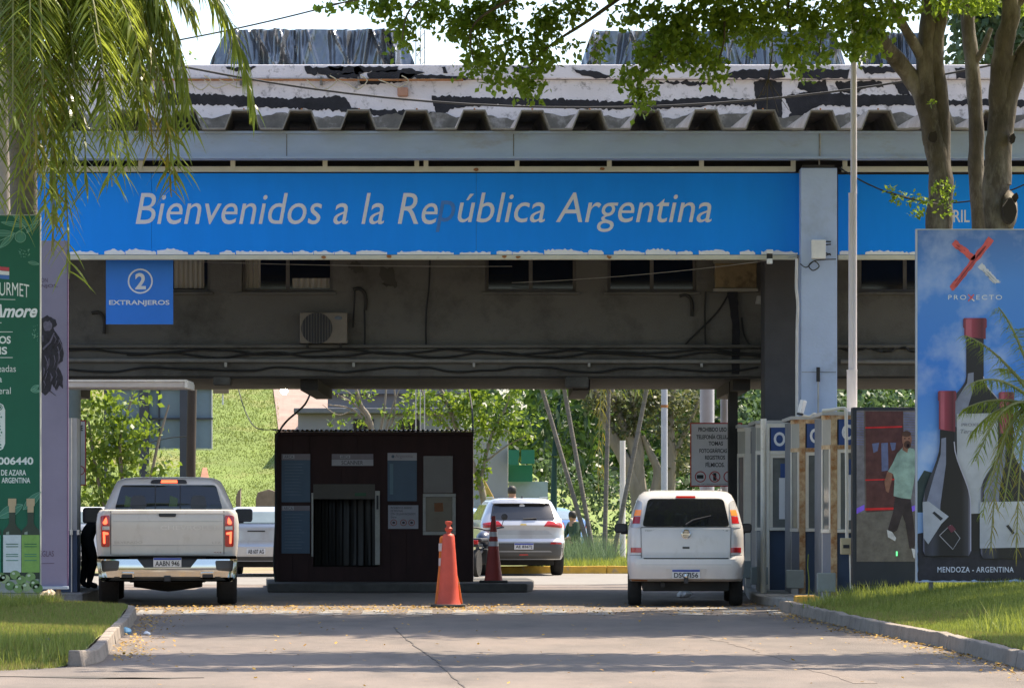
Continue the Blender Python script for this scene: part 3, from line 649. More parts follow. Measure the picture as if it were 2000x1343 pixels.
kk = thing('scanner_kiosk', 'dark maroon kiosk with blue posters and open doorway under the building', 'kiosk', (X(731, DK), DK, z0k))
xk0, xk1 = X(540, DK), X(922, DK); xd0, xd1, zd1 = X(612, DK), X(738, DK), Z(962, DK); ztk = Z(846, DK)
W = MB()
W.box(xk0, xd0, DK, DK + .1, z0k, ztk); W.box(xd1, xk1, DK, DK + .1, z0k, ztk); W.box(xd0, xd1, DK, DK + .1, zd1, ztk); W.box(xd0, xd1, DK, DK + .1, z0k, Z(1106, DK))
W.box(xk0, xk0 + .1, DK + .1, DK + 2.4, z0k, ztk); W.box(xk1 - .1, xk1, DK + .1, DK + 2.4, z0k, ztk); W.box(xk0, xk1, DK + 2.4, DK + 2.5, z0k, ztk)
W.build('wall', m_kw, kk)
for i in range(12):     # wall boards
    a = xk0 + (xk1 - xk0) * i / 12; c = xk0 + (xk1 - xk0) * (i + 1) / 12
    for zlo, zhi in ((zd1 + .002, ztk - .01),) if (a + c) / 2 > xd0 and (a + c) / 2 < xd1 else ((z0k + .01, ztk - .01),):
        if xd0 - .28 < a < xd0 and (a + c) / 2 < xd0: c = min(c, xd0 - .005)
        if a < xd1 < c: a = xd1 + .06
        if a < xd0 < c: c = xd0 - .06
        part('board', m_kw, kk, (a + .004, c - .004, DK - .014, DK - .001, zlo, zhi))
parts('corner_post', m_kw, kk, (xk0 - .03, xk0 + .04, DK - .03, DK - .015, z0k, ztk), (xk1 - .04, xk1 + .02, DK - .03, DK - .015, z0k, ztk))
rf = MB().grid(lambda u, v: (xk0 - .06 + (xk1 - xk0 + .1) * u, DK - .22 + 2.95 * v, Z(840, DK) + .014 * math.sin(u * 2 * math.pi * 42) - .0 + .05 * v), 336, 1)
rf2 = MB().grid(lambda u, v: (xk0 - .06 + (xk1 - xk0 + .1) * u, DK - .22 + 2.95 * v, Z(840, DK) + .014 * math.sin(u * 2 * math.pi * 42) - .006 + .05 * v), 336, 1)
rf.add(rf2.v, [f[::-1] for f in rf2.f]).build('corrugated_roof', M('rusty sheet roof', (.16, .14, .13), .7, .3, var=.3), kk)
part('roof_batten', m_kw, kk, (xk0, xk1, DK - .12, DK - .04, ztk - .03, Z(843, DK)))
part('door_jamb', m_kj, kk, (X(608.5, DK), X(612, DK), DK - .035, DK - .015, Z(1086, DK), zd1)); j = part('door_jamb', m_kj, kk, (X(733, DK), X(742, DK), DK - .06, DK - .015, Z(1102, DK), Z(958, DK)))
part('door_handle', m_ink, j, (X(735.5, DK), X(739.5, DK), DK - .075, DK - .061, Z(994, DK), Z(967, DK)))
part('door_header', M('dark header', (.11, .1, .085), .8), kk, (xd0, xd1 - .05, DK - .03, DK - .015, Z(974, DK), Z(945, DK)))
part('header_light', M('green tag', (.02, .1, .04), .5), kk, pbox(693, 715, 962, 968, DK - .034, DK - .031)); 
for i in range(9):
    a = xd0 + (xd1 - xd0) * (i + .08) / 9; w_ = (xd1 - xd0) / 9 * .8; y = DK + .35 + .03 * (i % 2)
    MB().grid(lambda u, v: (a + w_ * u, y + .02 * math.cos(u * 3.1) + .03 * math.sin(v * 4 + i), Z(1106, DK) + .02 + (zd1 - Z(1106, DK) - .05) * v), 4, 6).build('strip_curtain', M('grey plastic strip', (.022, .022, .02), .45, var=.2), kk, sm=60)
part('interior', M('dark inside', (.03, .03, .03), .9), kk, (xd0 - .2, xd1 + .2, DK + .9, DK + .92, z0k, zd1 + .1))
def poster(px0, px1, py0, py1, split, top, base, label=None):
    D = DK - .016
    o = part('poster', base, kk, pbox(px0, px1, split, py1, D - .01, D)); part('header', top, o, pbox(px0, px1, py0, split - .2, D - .01, D)); return o
p = poster(550, 606, 886, 980, 898, m_pgrey, m_slate); part('logo', m_pwhite, p, pbox(553, 575, 888, 895, DK - .032, DK - .0265)); ptext('lettering', 'ARCA', m_ink, p, 555, 573, 889, 894.5, DK - .033)
p = poster(550, 605, 987, 1080, 997, m_pgrey, m_slate); part('logo', m_pwhite, p, pbox(552, 574, 988, 995.5, DK - .032, DK - .0265)); ptext('lettering', 'ARCA', m_ink, p, 554, 572, 989, 995, DK - .033)
for p_, rows in ((0, range(905, 970, 6)), (1, range(1003, 1070, 6))):
    for y_ in rows: art('print_line', [(556, y_), (random.uniform(580, 602), y_), (590, y_ + 1.4), (556, y_ + 1.4)], M('pale print', (.12, .17, .23), .6), kk, DK - .0265)
p = poster(648, 729, 886, 909, 897, m_pgrey, m_pwhite); ptext('lettering', 'SCANNER', m_ink, p, 667, 709, 899, 907, DK - .0275); part('logo', m_pwhite, p, pbox(664, 684, 888.5, 894.5, DK - .031, DK - .0265)); ptext('lettering', 'ARCA', m_ink, p, 666, 682, 889, 894, DK - .032); part('logo', m_pgrey, p, pbox(686, 710, 890, 893.5, DK - .031, DK - .0265))
p = poster(757, 814, 884, 978, 899, m_pwhite, m_slate); ptext('lettering', 'Argentina', m_pgrey, p, 772, 806, 887, 895, DK - .0275); art('emblem', ell(767.5, 891, 3, 3, 12), m_slate, p, DK - .0265); part('map_strip', M('teal strip', (.13, .22, .27), .6), p, pbox(761, 768, 905, 965, DK - .029, DK - .0265))
p = part('notice', M('notice paper', (.36, .36, .4), .6), kk, pbox(758, 817, 986, 1032, DK - .026, DK - .016))
ptext('lettering', 'PROHIBIDO EL INGRESO\nDE PERSONAS\nCON CELULAR ENCENDIDO\nGracias', m_ink, p, 763, 812, 989, 1011, DK - .0275)
for px in (769, 788, 804): ring('pictogram', px, 1020, 6.5, 1.6, M('red brown ring', (.3, .1, .08), .6), p, DK - .0265); 
for px in (769, 788, 804): art('pictogram_core', ell(px, 1020, 3, 2.2, 10), m_ink, p, DK - .0265)
part('upper_window', M('dim glass', (.07, .07, .075), .25), kk, pbox(827, 884, 890, 962, DK - .03, DK - .015))
w = part('window', M('dim green glass', (.045, .055, .045), .15, var=.3, scale=3), kk, pbox(832, 883, 970, 1037, DK - .024, DK - .016))
part('frame', m_kj, w, pbox(826, 890, 963.5, 969.5, DK - .04, DK - .016), pbox(826, 890, 1037.5, 1044, DK - .04, DK - .016), pbox(826, 831.5, 970, 1037, DK - .04, DK - .016), pbox(883.5, 890, 970, 1037, DK - .04, DK - .016))
art('orange_sticker', [(848, 982), (865, 981), (866, 998), (849, 999)], M('faded orange', (.22, .08, .02), .6), w, DK - .025)
tag(tubeobj('kiosk_cable', spline([W3(610, 757, 68), W3(595, 790, 67), W3(560, 822, 66.2), W3(545, 845, 65.85), W3(538, 880, 65.85), W3(539, 1000, 65.85), W3(535, 1100, 65.85), W3(541, 1150, 65.9)], 6), .018, m_cable), 'black cable running down the corner of the dark kiosk', 'cable')
tag(tubeobj('service_cable', spline([W3(915, 757, 68), W3(922, 800, 67.5), W3(924, 850, 66.3)], 5), .016, m_cable), 'cable dropping to the other roof corner of the kiosk, by the bright leaves', 'cable')
tag(tubeobj('sagging_cable', spline([W3(465, 757, 70), W3(478, 800, 69), W3(500, 835, 67), W3(540, 838, 66)], 6), .009, m_cable), 'thin cable sagging over the grassy hill into the kiosk roof', 'cable')
# lit lamp below the soffit
lp = thing('flood_lamp', 'small lit lamp glowing under the edge of the building', 'lamp', (X(555, 68.1), 68.1, Z(760, 68.1)))
part('housing', m_ink, lp, (X(548, 68.1), X(562, 68.1), 68.0, 68.2, Z(754, 68.1), Z(740, 68.1)), bevel=.01)
MB().lathe([(.02, -.065), (.055, -.035), (.068, 0), (.055, .035), (.02, .065)], W3(555, 763, 68.1), n=14).build('bulb', M('lit bulb', (1, .8, .5), .5, emit=40), lp, sm=60)

# ================================================================== right-hand ticket booths
m_bw = M('booth white aluminium', (.76, .71, .61), .5, var=.08, scale=4, stain=(.42, .26, .12), sscale=3, samt=.33)
m_br = M('rusted corner post', (.60, .44, .26), .85, var=.25, scale=5, stain=(.34, .15, .05), sscale=4, samt=.5)
m_bn = M('booth navy base', (.035, .06, .11), .6, var=.15, scale=3); m_bg = M('booth grey base', (.2, .215, .25), .6, var=.12)
m_sb = M('booth blue sign', (.03, .075, .24), .5, var=.06); m_glass = M('booth glass', (.16, .17, .165), .12, var=.25, scale=2)
m_paper = M('notice sheet', (.72, .72, .74), .6, var=.03)
spots = [(1635, 54.2, 'nearest ticket booth with rusty corner post, half hidden by the lit screen', 'O', True), (1573, 56.9, 'second ticket booth with rusty corner post, left of the lit screen', 'O', True), (1503, 59.6, 'third ticket booth with a full round letter on its blue sign', 'O', False), (1466, 62.6, 'narrow far ticket booth next to the dark pier', '', False)]
for px, D, lab, ch, rusty in spots:
    k = F / D; x = X(px, D); B = thing('ticket_booth', lab, 'booth', (x, D, .0), group='ticket booths along the exit lane')
    zt = 2.72; wd = 1.25; cw = .19; cdp = .28     # chamfer width and depth at the near left corner
    pm = m_br if rusty else m_bw
    part('corner_post', pm, B, (-.09, .0, -.02, .08, .14, zt), world=False, bevel=.008)
    part('rear_post', m_bw, B, (-cw, -cw + .035, cdp - .01, cdp + .05, .14, zt), world=False, bevel=.006)
    zw0, zw1, zs0, zs1 = 1.06, 2.24, 2.30, zt - .06
    def cham(z0, z1, off=0.0, t0=0.0, t1=1.0, th=.03):
        a = Vector((-.09, 0)); c = Vector((-cw, cdp)); p0, p1 = a.lerp(c, t0), a.lerp(c, t1); nrm = Vector((-(cdp), -(cw - .09))).normalized() * off
        q = Vector((cdp, cw - .09)).normalized() * th
        return MB().slab([(p0.x + nrm.x, p0.y + nrm.y), (p1.x + nrm.x, p1.y + nrm.y), (p1.x + nrm.x + q.x, p1.y + nrm.y + q.y), (p0.x + nrm.x + q.x, p0.y + nrm.y + q.y)], z0, z1)
    cham(.14, zw0).build('base_side', m_bg, B, False); cham(zw0, zw0 + .05, .02).build('sill_side', m_bw, B, False)
    cham(zw0 + .05, zw1).build('side_window', m_glass, B, False)
    for t0, t1 in ((.0, .13), (.87, 1)): cham(zw0 + .05, zw1, .012, t0, t1).build('window_bar', m_bw, B, False)
    cham(zw1, zs0, .012).build('side_rail', pm, B, False); cham(zs0, zs1).build('side_panel', M('yellowed panel', (.40, .385, .33), .6, var=.12), B, False); cham(zs1, zt, .012).build('side_top', pm, B, False)
    part('base', m_bn, B, (.001, wd, .02, .08, .14, zw0), world=False)
    part('sill', m_bw, B, (.001, wd, -.04, .08, zw0 + .001, zw0 + .05), world=False, bevel=.008)
    g_ = part('window', m_glass, B, (.05, wd - .02, .03, .05, zw0 + .052, zw1 - .05), world=False)
    part('frame', m_bw, g_, (.001, .05, 0, .06, zw0 + .052, zw1), (.05, wd, 0, .06, zw1 - .05, zw1), world=False)
    part('poster', m_sb, g_, (.17, .62, .02, .029, 1.88, 2.1), world=False); pa = part('notice', m_paper, g_, (.15, .64, .018, .027, 1.24, 1.879), world=False)
    for r in range(7): part('print_line', m_ink, pa, (.24, .24 + random.uniform(.12, .3), .014, .0175, 1.36 + r * .068, 1.372 + r * .068), world=False)
    part('sign_rail', pm, B, (.001, wd, -.01, .07, zw1 + .001, zs0 - .001), world=False)
    s_ = part('name_board', m_sb, B, (.02, wd, .0, .06, zs0, zs1), world=False)
    if ch: text('lettering', ch, m_white, s_, .065, .245, zs0 + .07, zs1 - .07, -.002, bold=.03, world=False)
    part('top_rail', pm, B, (.001, wd, -.01, .07, zs1 + .001, zt), world=False)
    part('shell', m_bg, B, (-cw + .03, wd, cdp + .06, 2.0, .14, zt - .02), world=False)
    part('roof', M('booth roof', (.5, .49, .46), .7), B, (-cw - .02, wd, .0, 2.0, zt + .001, zt + .05), world=False)
    if D < 60:
        bx2 = thing('cable_box', {1635: 'grey meter box at the foot of the nearest booth', 1573: 'pale box by the weed at the foot of the second booth', 1503: 'pale grey box low in front of the third booth'}[px], 'box', (x - .16, D - .25, .14), group='boxes at the foot of the booths')
        part('case', M('grey green box', (.30, .33, .31), .6, var=.15), bx2, (-.14, .12, 0, .14, .09, .36), world=False, bevel=.012); part('stand', m_pipe, bx2, (-.06, .04, .05, .1, 0, .089), world=False)
bx3 = thing('cable_box', 'dull green box low on the wall of the far booth', 'box', (X(1462, 62), 62, .14), group='boxes at the foot of the booths'); part('case', M('grey green box', (.3, .33, .31)), bx3, (-.15, .13, 0, .14, .14, .42), world=False, bevel=.012); part('stand', m_pipe, bx3, (-.04, .04, .04, .1, 0, .139), world=False)
isb = thing('booth_island', 'raised concrete island along the row of ticket booths', 'island', (X(1500, 58), 58, 0))
MB().slab([(X(1545, 53.7), 53.7), (X(1700, 53.7), 53.7), (X(1800, 66), 66), (X(1452, 66), 66), (X(1452, 61), 60), (X(1478, 56), 56)], 0, .14).build('slab', m_conc, isb, bevel=.02)
yb = thing('yellow_block', 'worn yellow painted kerb block at the corner of the booth island', 'block', (X(1578, 52.9), 52.9, 0))
part('block', m_yellow, yb, (X(1556, 52.7), X(1601, 52.7), 52.7, 53.3, 0, .2), bevel=.025); part('weed_crack', m_crack, yb, (X(1575, 52.9), X(1577, 52.9), 52.694, 52.699, .01, .18))
# round posts, pipes, camera on the booths
tag(tubeobj('grey_post', [(X(1492, 57.5), 57.6, .14), (X(1492, 57.5), 57.6, Z(817, 57.5))], .045, m_bw, n=12), 'slim off-white pole standing before the third booth', 'post')
tag(tubeobj('bollard_post', [(X(1486, 58.8), 58.6, .14), (X(1486, 58.8), 58.6, 1.05)], .07, M('grey bollard', (.36, .35, .32), .7), n=14), 'thick grey bollard in front of the narrow far booth', 'bollard')
cc = thing('security_camera', 'white security camera tilted on top of the second booth', 'camera', (X(1568, 56.6), 56.7, 2.78))
MB().tube([(-.03, 0, .03), (.02, 0, .22)], .055, 4).build('case', m_white, cc, False, bevel=.01); MB().tube([(-.035, .0, -.0), (-.03, 0, .03)], .05, 12).build('lens_ring', m_ink, cc, False)
tubeobj('arm', spline([(0, 0, .0), (.1, 0, -.02), (.18, 0, .02), (.22, 0, .0)], 4), .018, m_bw, cc, 8, False)
pp_ = thing('conduit_run', 'white plastic conduit bent over the booth roof and down the booth front', 'conduit', (X(1652, 53.9), 53.9, .14))
tubeobj('pipe', spline([W3(1606, 802, 53.9), W3(1625, 800, 53.9), W3(1645, 797, 53.9), W3(1652, 803, 53.9), W3(1653, 850, 53.9), W3(1654, 950, 53.9), W3(1654, 1050, 53.9)], 5), .024, m_bw, pp_, 10)
mb_ = part('meter_box', M('ivory meter box', (.56, .47, .3), .6, var=.15), pp_, pbox(1642, 1664, 1050, 1082, 53.8, 53.92), bevel=.012); part('meter_window', m_ink, mb_, pbox(1647, 1659, 1063, 1070, 53.79, 53.799))
tubeobj('lower_pipe', [W3(1661, 1082, 53.88), W3(1663, 1150, 53.88)], .022, m_bw, pp_, 8)
wd_ = thing('roadside_weed', 'single tall spindly weed growing by the yellow block', 'weed', (X(1579, 53.1), 53.1, .15))
tubeobj('stem', spline([(0, 0, 0), (.01, 0, .25), (-.01, 0, .45), (.0, 0, .62)], 4), .008, m_grass, wd_, 5, False)
q = np.stack([RNG.normal(0, .018, 90), RNG.normal(0, .018, 90), RNG.uniform(.05, .64, 90)], 1); leaves('leaves', q, .05, m_grass, wd_, kind=None)

# ================================================================== prohibition sign, posts, left booth
m_sred = M('sign red', (.55, .06, .06), .5); m_swhite = M('sign white', (.8, .76, .77), .55, var=.06)
DP = 64.2
ps = thing('prohibition_sign', 'white sign with red border forbidding phones and filming, behind the white minivan', 'sign', (X(1395, DP), DP, Z(950, DP)))
part('plate', m_sred, ps, pbox(1348, 1450, 825, 950, DP, DP + .02), bevel=.004); part('face', m_swhite, ps, pbox(1350.5, 1447, 827.5, 947.5, DP - .005, DP - .001))
part('sign_post', m_dark, ps, (X(1432, DP), X(1437, DP), DP + .03, DP + .08, 0, Z(826, DP)))
for t, a, c, y0, y1 in (('PROHIBIDO USO', 1364, 1419, 834, 842.5), ('TELEFONÍA CELULAR', 1360, 1430, 847, 857), ('TOMAS', 1384, 1412, 861.5, 869.5), ('FOTOGRÁFICAS', 1366, 1420, 874, 884), ('REGISTROS', 1377, 1416, 889, 897), ('FÍLMICOS.', 1378, 1415, 901, 911.5)):
    ptext('lettering', t, m_ink, ps, a, c, y0, y1, DP - .0065, bold=.025)
for px in (1368, 1396, 1424): ring('red_ring', px, 930.5, 11, 2, m_sred, ps, DP - .005)
part('camera_icon', m_ink, ps, pbox(1361, 1374, 927, 934, DP - .012, DP - .0055)); part('phone_icon', m_ink, ps, pbox(1393, 1399, 923, 938, DP - .012, DP - .0095))
stroke('slash', [(1389, 923), (1403, 938)], 1.6, m_sred, ps, DP - .010); ptext('fine_print', 'LEY 25.871 REGLAMENTO ADUANERO', m_ink, ps, 1363, 1422, 944, 946, DP - .0065)
DL = 57.2
lb = thing('ticket_booth', 'left entry booth with white top and navy base beside the pickup truck', 'booth', (X(60, DL), DL, 0), group='ticket booths along the entry lane')
zn = Z(1036, DL)
part('upper_wall', M('booth pale wall', (.38, .385, .39), .6, var=.08), lb, (X(-160, DL), X(150, DL), DL, DL + .4, zn + .002, 2.75), (X(-160, DL), X(105, DL), DL + .4, DL + 3.4, zn + .002, 2.75)); part('base', m_bn, lb, (X(-160, DL), X(150.5, DL), DL - .005, DL + .39, .16, zn), (X(-160, DL), X(105.5, DL), DL + .39, DL + 3.4, .16, zn))
part('edge_post', m_bw, lb, (X(139, DL), X(141, DL), DL - .02, DL - .006, .16, 2.75)); parts('corner_cap', m_bw, lb, pbox(136, 142, 1034, 1044, DL - .05, DL - .021), pbox(150, 155, 1034, 1044, DL - .05, DL - .021), bevel=.004); part('footing', m_conc, lb, (X(-160, DL), X(166, DL), DL - .25, DL + 5.4, 0, .155), bevel=.02)
MB().lathe([(.12, 0), (.12, 3.2)], (X(143, 60.7), 60.7, .15), n=20).build('round_column', M('grey green column', (.24, .27, .25), .6), lb, sm=60)
ls = thing('warning_sign', 'tall white sign with red border edge-on beside the left booth', 'sign', (X(152, 61), 61.2, Z(948, 61)))
part('plate', m_sred, ls, pbox(100, 168, 820, 948, 61.2, 61.22), bevel=.004); part('face', m_swhite, ls, pbox(103, 166, 822.5, 945.5, 61.195, 61.199)); ptext('lettering', 'O DE', m_ink, ls, 140, 162, 830, 841, 61.193, bold=.02); ring('red_ring', 157, 918, 9, 1.6, m_sred, ls, 61.195)
part('sign_post', m_bg, ls, (X(108, 61), X(112, 61), 61.23, 61.28, .15, 2.9))
aw = thing('awning_slab', 'flat white awning slab over the left booth roof', 'awning', (X(240, 57), 57, Z(757, 57)))
part('slab', M('off white slab', (.55, .53, .52), .7, var=.1, scale=3), aw, pbox(-160, 360, 745, 756, 57.0, 58.3), bevel=.012); part('edge_trim', M('white trim', (.72, .7, .66), .6), aw, pbox(-160, 364, 741, 744.8, 56.97, 58.3), pbox(360.3, 366, 745.2, 757, 56.97, 58.25)); part('wall_tie', m_pipe, aw, (X(60, 57), X(64, 57), 58.3, 61.86, Z(752, 57), Z(748, 57)))

# ================================================================== wine billboard on the right lawn
DW = 51.0
m_skyp = bpy.data.materials.new('printed blue sky'); m_skyp.use_nodes = True
n = m_skyp.node_tree.nodes; l = m_skyp.node_tree.links; bs = n['Principled BSDF']; bs.inputs['Roughness'].default_value = .45; bs.inputs['Specular IOR Level'].default_value = .3
tc = n.new('ShaderNodeTexCoord'); sx = n.new('ShaderNodeSeparateXYZ'); l.new(tc.outputs['Generated'], sx.inputs[0])
r1 = n.new('ShaderNodeValToRGB'); e = r1.color_ramp.elements; e[0].position = 0.0; e[0].color = (.42, .56, .8, 1); e[1].position = 1; e[1].color = (.10, .2, .5, 1)
for p_, c in ((.3, (.2, .42, .86, 1)), (.6, (.06, .23, .75, 1)), (.85, (.1, .28, .76, 1))): q = e.new(p_); q.color = c
l.new(sx.outputs['Z'], r1.inputs[0])
nz = n.new('ShaderNodeTexNoise'); nz.inputs['Scale'].default_value = 1.1; nz.inputs['Detail'].default_value = 7; nz.inputs['Roughness'].default_value = .58; l.new(tc.outputs['Object'], nz.inputs['Vector'])
r2 = n.new('ShaderNodeValToRGB'); r2.color_ramp.elements[0].position = .47; r2.color_ramp.elements[1].position = .74; r2.color_ramp.elements[1].color = (.75, .75, .75, 1); l.new(nz.outputs['Fac'], r2.inputs[0])
mx = n.new('ShaderNodeMix'); mx.data_type = 'RGBA'; l.new(r2.outputs[0], mx.inputs[0]); l.new(r1.outputs[0], mx.inputs[6]); mx.inputs[7].default_value = (.72, .76, .92, 1); l.new(mx.outputs[2], bs.inputs['Base Color'])
wb = thing('wine_billboard', 'tall blue billboard with wine bottles and a red brushed X', 'billboard', (X(1900, DW), DW, .2))
part('panel', m_skyp, wb, pbox(1792, 2135, 449, 1134, DW, DW + .08))
part('frame', M('billboard edge', (.5, .52, .6), .5), wb, pbox(1789, 1791.8, 447, 1136, DW - .012, DW + .1), pbox(2135.2, 2138, 447, 1136, DW - .012, DW + .1), pbox(1791.8, 2135.2, 447, 448.8, DW - .012, DW + .1), pbox(1791.8, 2135.2, 1134.2, 1136, DW - .012, DW + .1))
for px in (1815, 1960, 2105): part('leg', m_frame, wb, (X(px, DW), X(px + 8, DW), DW + .02, DW + .08, .05, Z(1136, DW)))
m_pred = M('brush red', (.68, .11, .11), .55, var=.2, scale=9); m_pwh = M('brush white', (.66, .66, .74), .55, var=.1, scale=9); 
def rampx(name, stops, rough=.35):
    m = bpy.data.materials.new(name); m.use_nodes = True; n = m.node_tree.nodes; l = m.node_tree.links; b_ = n['Principled BSDF']; b_.inputs['Roughness'].default_value = rough
    t = n.new('ShaderNodeTexCoord'); s = n.new('ShaderNodeSeparateXYZ'); l.new(t.outputs['Generated'], s.inputs[0]); r = n.new('ShaderNodeValToRGB'); l.new(s.outputs['X'], r.inputs[0])
    e = r.color_ramp.elements; e[0].position = stops[0][0]; e[0].color = (*stops[0][1], 1); e[1].position = stops[-1][0]; e[1].color = (*stops[-1][1], 1)
    for p_, c in stops[1:-1]: q = e.new(p_); q.color = (*c, 1)
    l.new(r.outputs[0], b_.inputs['Base Color']); return m
m_bot = rampx('printed dark glass', [(0, (.16, .15, .22)), (.05, (.03, .027, .04)), (.2, (.05, .05, .075)), (.36, (.010, .008, .012)), (.8, (.012, .009, .014)), (.93, (.05, .045, .06)), (1, (.3, .28, .38))])
m_cap = rampx('printed capsule', [(0, (.16, .02, .04)), (.25, (.42, .08, .13)), (.45, (.26, .03, .06)), (.8, (.10, .012, .025)), (1, (.24, .04, .07))])
m_hl = M('bottle highlight', (.22, .23, .33), .4, var=.3, scale=2.5); m_lab = M('bottle label', (.46, .46, .52), .55, var=.22, scale=2); m_rim = M('bottle rim light', (.5, .47, .6), .5)
m_soilp = M('printed dark soil', (.025, .02, .028), .5, var=.5, scale=6)
def brush(a, c, w0, w1, mat, nm='brush_stroke'):
    n_ = 14; L = []; R = []; dx, dy = c[0] - a[0], c[1] - a[1]; q = math.hypot(dx, dy); nx_, ny_ = -dy / q, dx / q
    for i in range(n_ + 1):
        t = i / n_; w_ = (w0 + (w1 - w0) * t) / 2; e1 = random.uniform(-1.6, 1.2); e2 = random.uniform(-1.6, 1.2)
        L.append((a[0] + dx * t + nx_ * (w_ + e1), a[1] + dy * t + ny_ * (w_ + e1))); R.append((a[0] + dx * t - nx_ * (w_ + e2), a[1] + dy * t - ny_ * (w_ + e2)))
    tipz = [(c[0] + dx / q * random.uniform(-4, 7) + nx_ * w1 / 2 * s_, c[1] + dy / q * random.uniform(-4, 7) + ny_ * w1 / 2 * s_) for s_ in (.7, .3, -.1, -.5, -.8)]
    return art(nm, L + tipz + R[::-1], mat, wb, DW, 1)
def brush_lines(a, c, w, mat, k=5):
    for i in range(k):
        o_ = random.uniform(-.4, .4) * w; dx, dy = c[0] - a[0], c[1] - a[1]; q = math.hypot(dx, dy); t0, t1 = sorted((random.uniform(.05, .9), random.uniform(.1, .98)))
        stroke('brush_streak', [(a[0] + dx * t0 - dy / q * o_, a[1] + dy * t0 + dx / q * o_), (a[0] + dx * t1 - dy / q * o_, a[1] + dy * t1 + dx / q * o_)], 1.0, mat, wb, DW, 2.2)
brush((1862, 473), (1899, 503), 12, 13, m_pred); brush((1936, 466), (1860, 562), 14, 11, m_pred, 'brush_stroke'); brush((1914, 517), (1948, 553), 11, 10, m_pwh)
m_streak = M('brush streak', (.3, .05, .07), .6); brush_lines((1862, 473), (1899, 503), 11, m_streak, 4); brush_lines((1936, 466), (1860, 562), 12, m_streak, 8); brush_lines((1914, 517), (1948, 553), 10, M('grey streak', (.4, .42, .52), .6), 5)
ptext('lettering', 'PRO', m_white, wb, 1852, 1887, 576, 585, DW - .004, space=1.35); ptext('lettering', 'ECTO', m_white, wb, 1907, 1957, 576, 585, DW - .004, space=1.35)
stroke('small_cross', [(1891, 575), (1902, 586)], 2.4, m_pred, wb, DW, 1); stroke('small_cross', [(1902, 575), (1891, 588)], 2.4, m_pred, wb, DW, 2); stroke('small_cross', [(1898, 584), (1903, 588)], 2.2, m_white, wb, DW, 3)
art('hill_print', [(1792, 940), (1805, 918), (1830, 925), (1870, 935), (1940, 905), (2000, 920), (2060, 890), (2135, 905), (2135, 1000), (1792, 1000)], M('printed hills', (.03, .05, .05), .5, var=.4, scale=5), wb, DW, 1)
art('soil_print', jag([(1792, 1040), (1850, 1052), (1950, 1040), (2050, 1050), (2135, 1035), (2135, 1133), (1792, 1133)], 10, 2), m_soilp, wb, DW, 2)
def bottle(cx, yc, cw_, ych, nw, yn, bw_, ysh, yb_, layer):
    """capsule top yc..ych, neck to yn, shoulder to ysh, body to yb_"""
    R = [(nw, ych - 4), (nw, yn)] + [(nw + (bw_ - nw) * (0.5 - 0.5 * math.cos(math.pi * t)) ** 1.0, yn + (ysh - yn) * t) for t in (.15, .3, .45, .6, .75, .9, 1)] + [(bw_, yb_ - 10), (bw_ - 5, yb_)]
    o = art('bottle_print', [(cx + a, y) for a, y in R] + [(cx - a, y) for a, y in R[::-1]], m_bot, wb, DW, layer)
    art('capsule_print', [(cx - cw_ + 2, yc), (cx + cw_ - 2, yc), (cx + cw_, yc + 3), (cx + cw_, yc + 18), (cx + cw_ - 2, yc + 20), (cx + cw_ - 2, ych), (cx - cw_ + 2, ych - 5), (cx - cw_ + 2, yc + 20), (cx - cw_, yc + 18), (cx - cw_, yc + 3)], m_cap, o, DW, layer + 1)
    art('capsule_shine', [(cx - cw_ + 5, yc + 3), (cx - cw_ * .3, yc + 3), (cx - cw_ * .3, ych - 4), (cx - cw_ + 5, ych - 6)], M('capsule shine', (.45, .1, .15), .4), o, DW, layer + 2)
    hl = [(-nw * .8, yn - 6), (-nw * .15, yn - 8), (-nw * .15, yn + (ysh - yn) * .35), (-bw_ * .28, ysh), (-bw_ * .3, ysh + 40), (-bw_ * .85, ysh + 30), (-bw_ * .88, ysh), (-bw_ * .55, yn + (ysh - yn) * .55), (-nw * .9, yn + (ysh - yn) * .2)]
    art('highlight_print', [(cx + a, y) for a, y in hl], m_hl, o, DW, layer + 1)
    stroke('rim_light', [(cx + a * .98, y) for a, y in R[1:-1]], 1.8, m_rim, o, DW, layer + 1)
    return o
bottle(1904, 621, 23, 662, 17, 735, 55, 800, 1075, 3)
art('label_print', [(1868, 808), (1948, 806), (1950, 1000), (1870, 1004)], m_lab, wb, DW, 6); ptext('label_lettering', 'PROXECTO', M('label ink', (.2, .2, .24), .6), wb, 1878, 1936, 826, 832, DW - .028); ptext('label_lettering', 'Terruño', M('label ink', (.2, .2, .24), .6), wb, 1876, 1920, 838, 846, DW - .028, shear=.3)
bottle(1965, 765, 15, 850, 13, 870, 50, 960, 1090, 7); art('label_print', [(1913, 980), (2014, 978), (2014, 1068), (1913, 1070)], m_lab, wb, DW, 9.5); art('label_mark', [(1964, 1026), (1969, 1024), (1981, 1040), (1977, 1043)], m_ink, wb, DW, 11)
bottle(1849, 763, 18, 843, 14, 862, 47, 985, 1085, 12)
art('label_print', [(1801, 980), (1812, 978), (1852, 1008), (1846, 1014), (1838, 1022), (1812, 1062), (1803, 1050)], m_lab, wb, DW, 15); art('label_mark', [(1820, 1001), (1824, 998), (1841, 1012), (1836, 1016)], m_ink, wb, DW, 16)
stroke('label_outline', [(1834, 1045), (1855, 1025), (1874, 1050), (1860, 1072), (1834, 1045)], 1.6, M('pale outline', (.4, .38, .42), .5), wb, DW, 15); art('label_seal', [(1849, 1028), (1858, 1024), (1866, 1033), (1857, 1040)], M('dark red seal', (.15, .03, .05), .5), wb, DW, 16.5)
ptext('lettering', 'MENDOZA - ARGENTINA', m_pwh, wb, 1831, 1980, 1106, 1117, DW - .013, bold=.015, space=1.1)

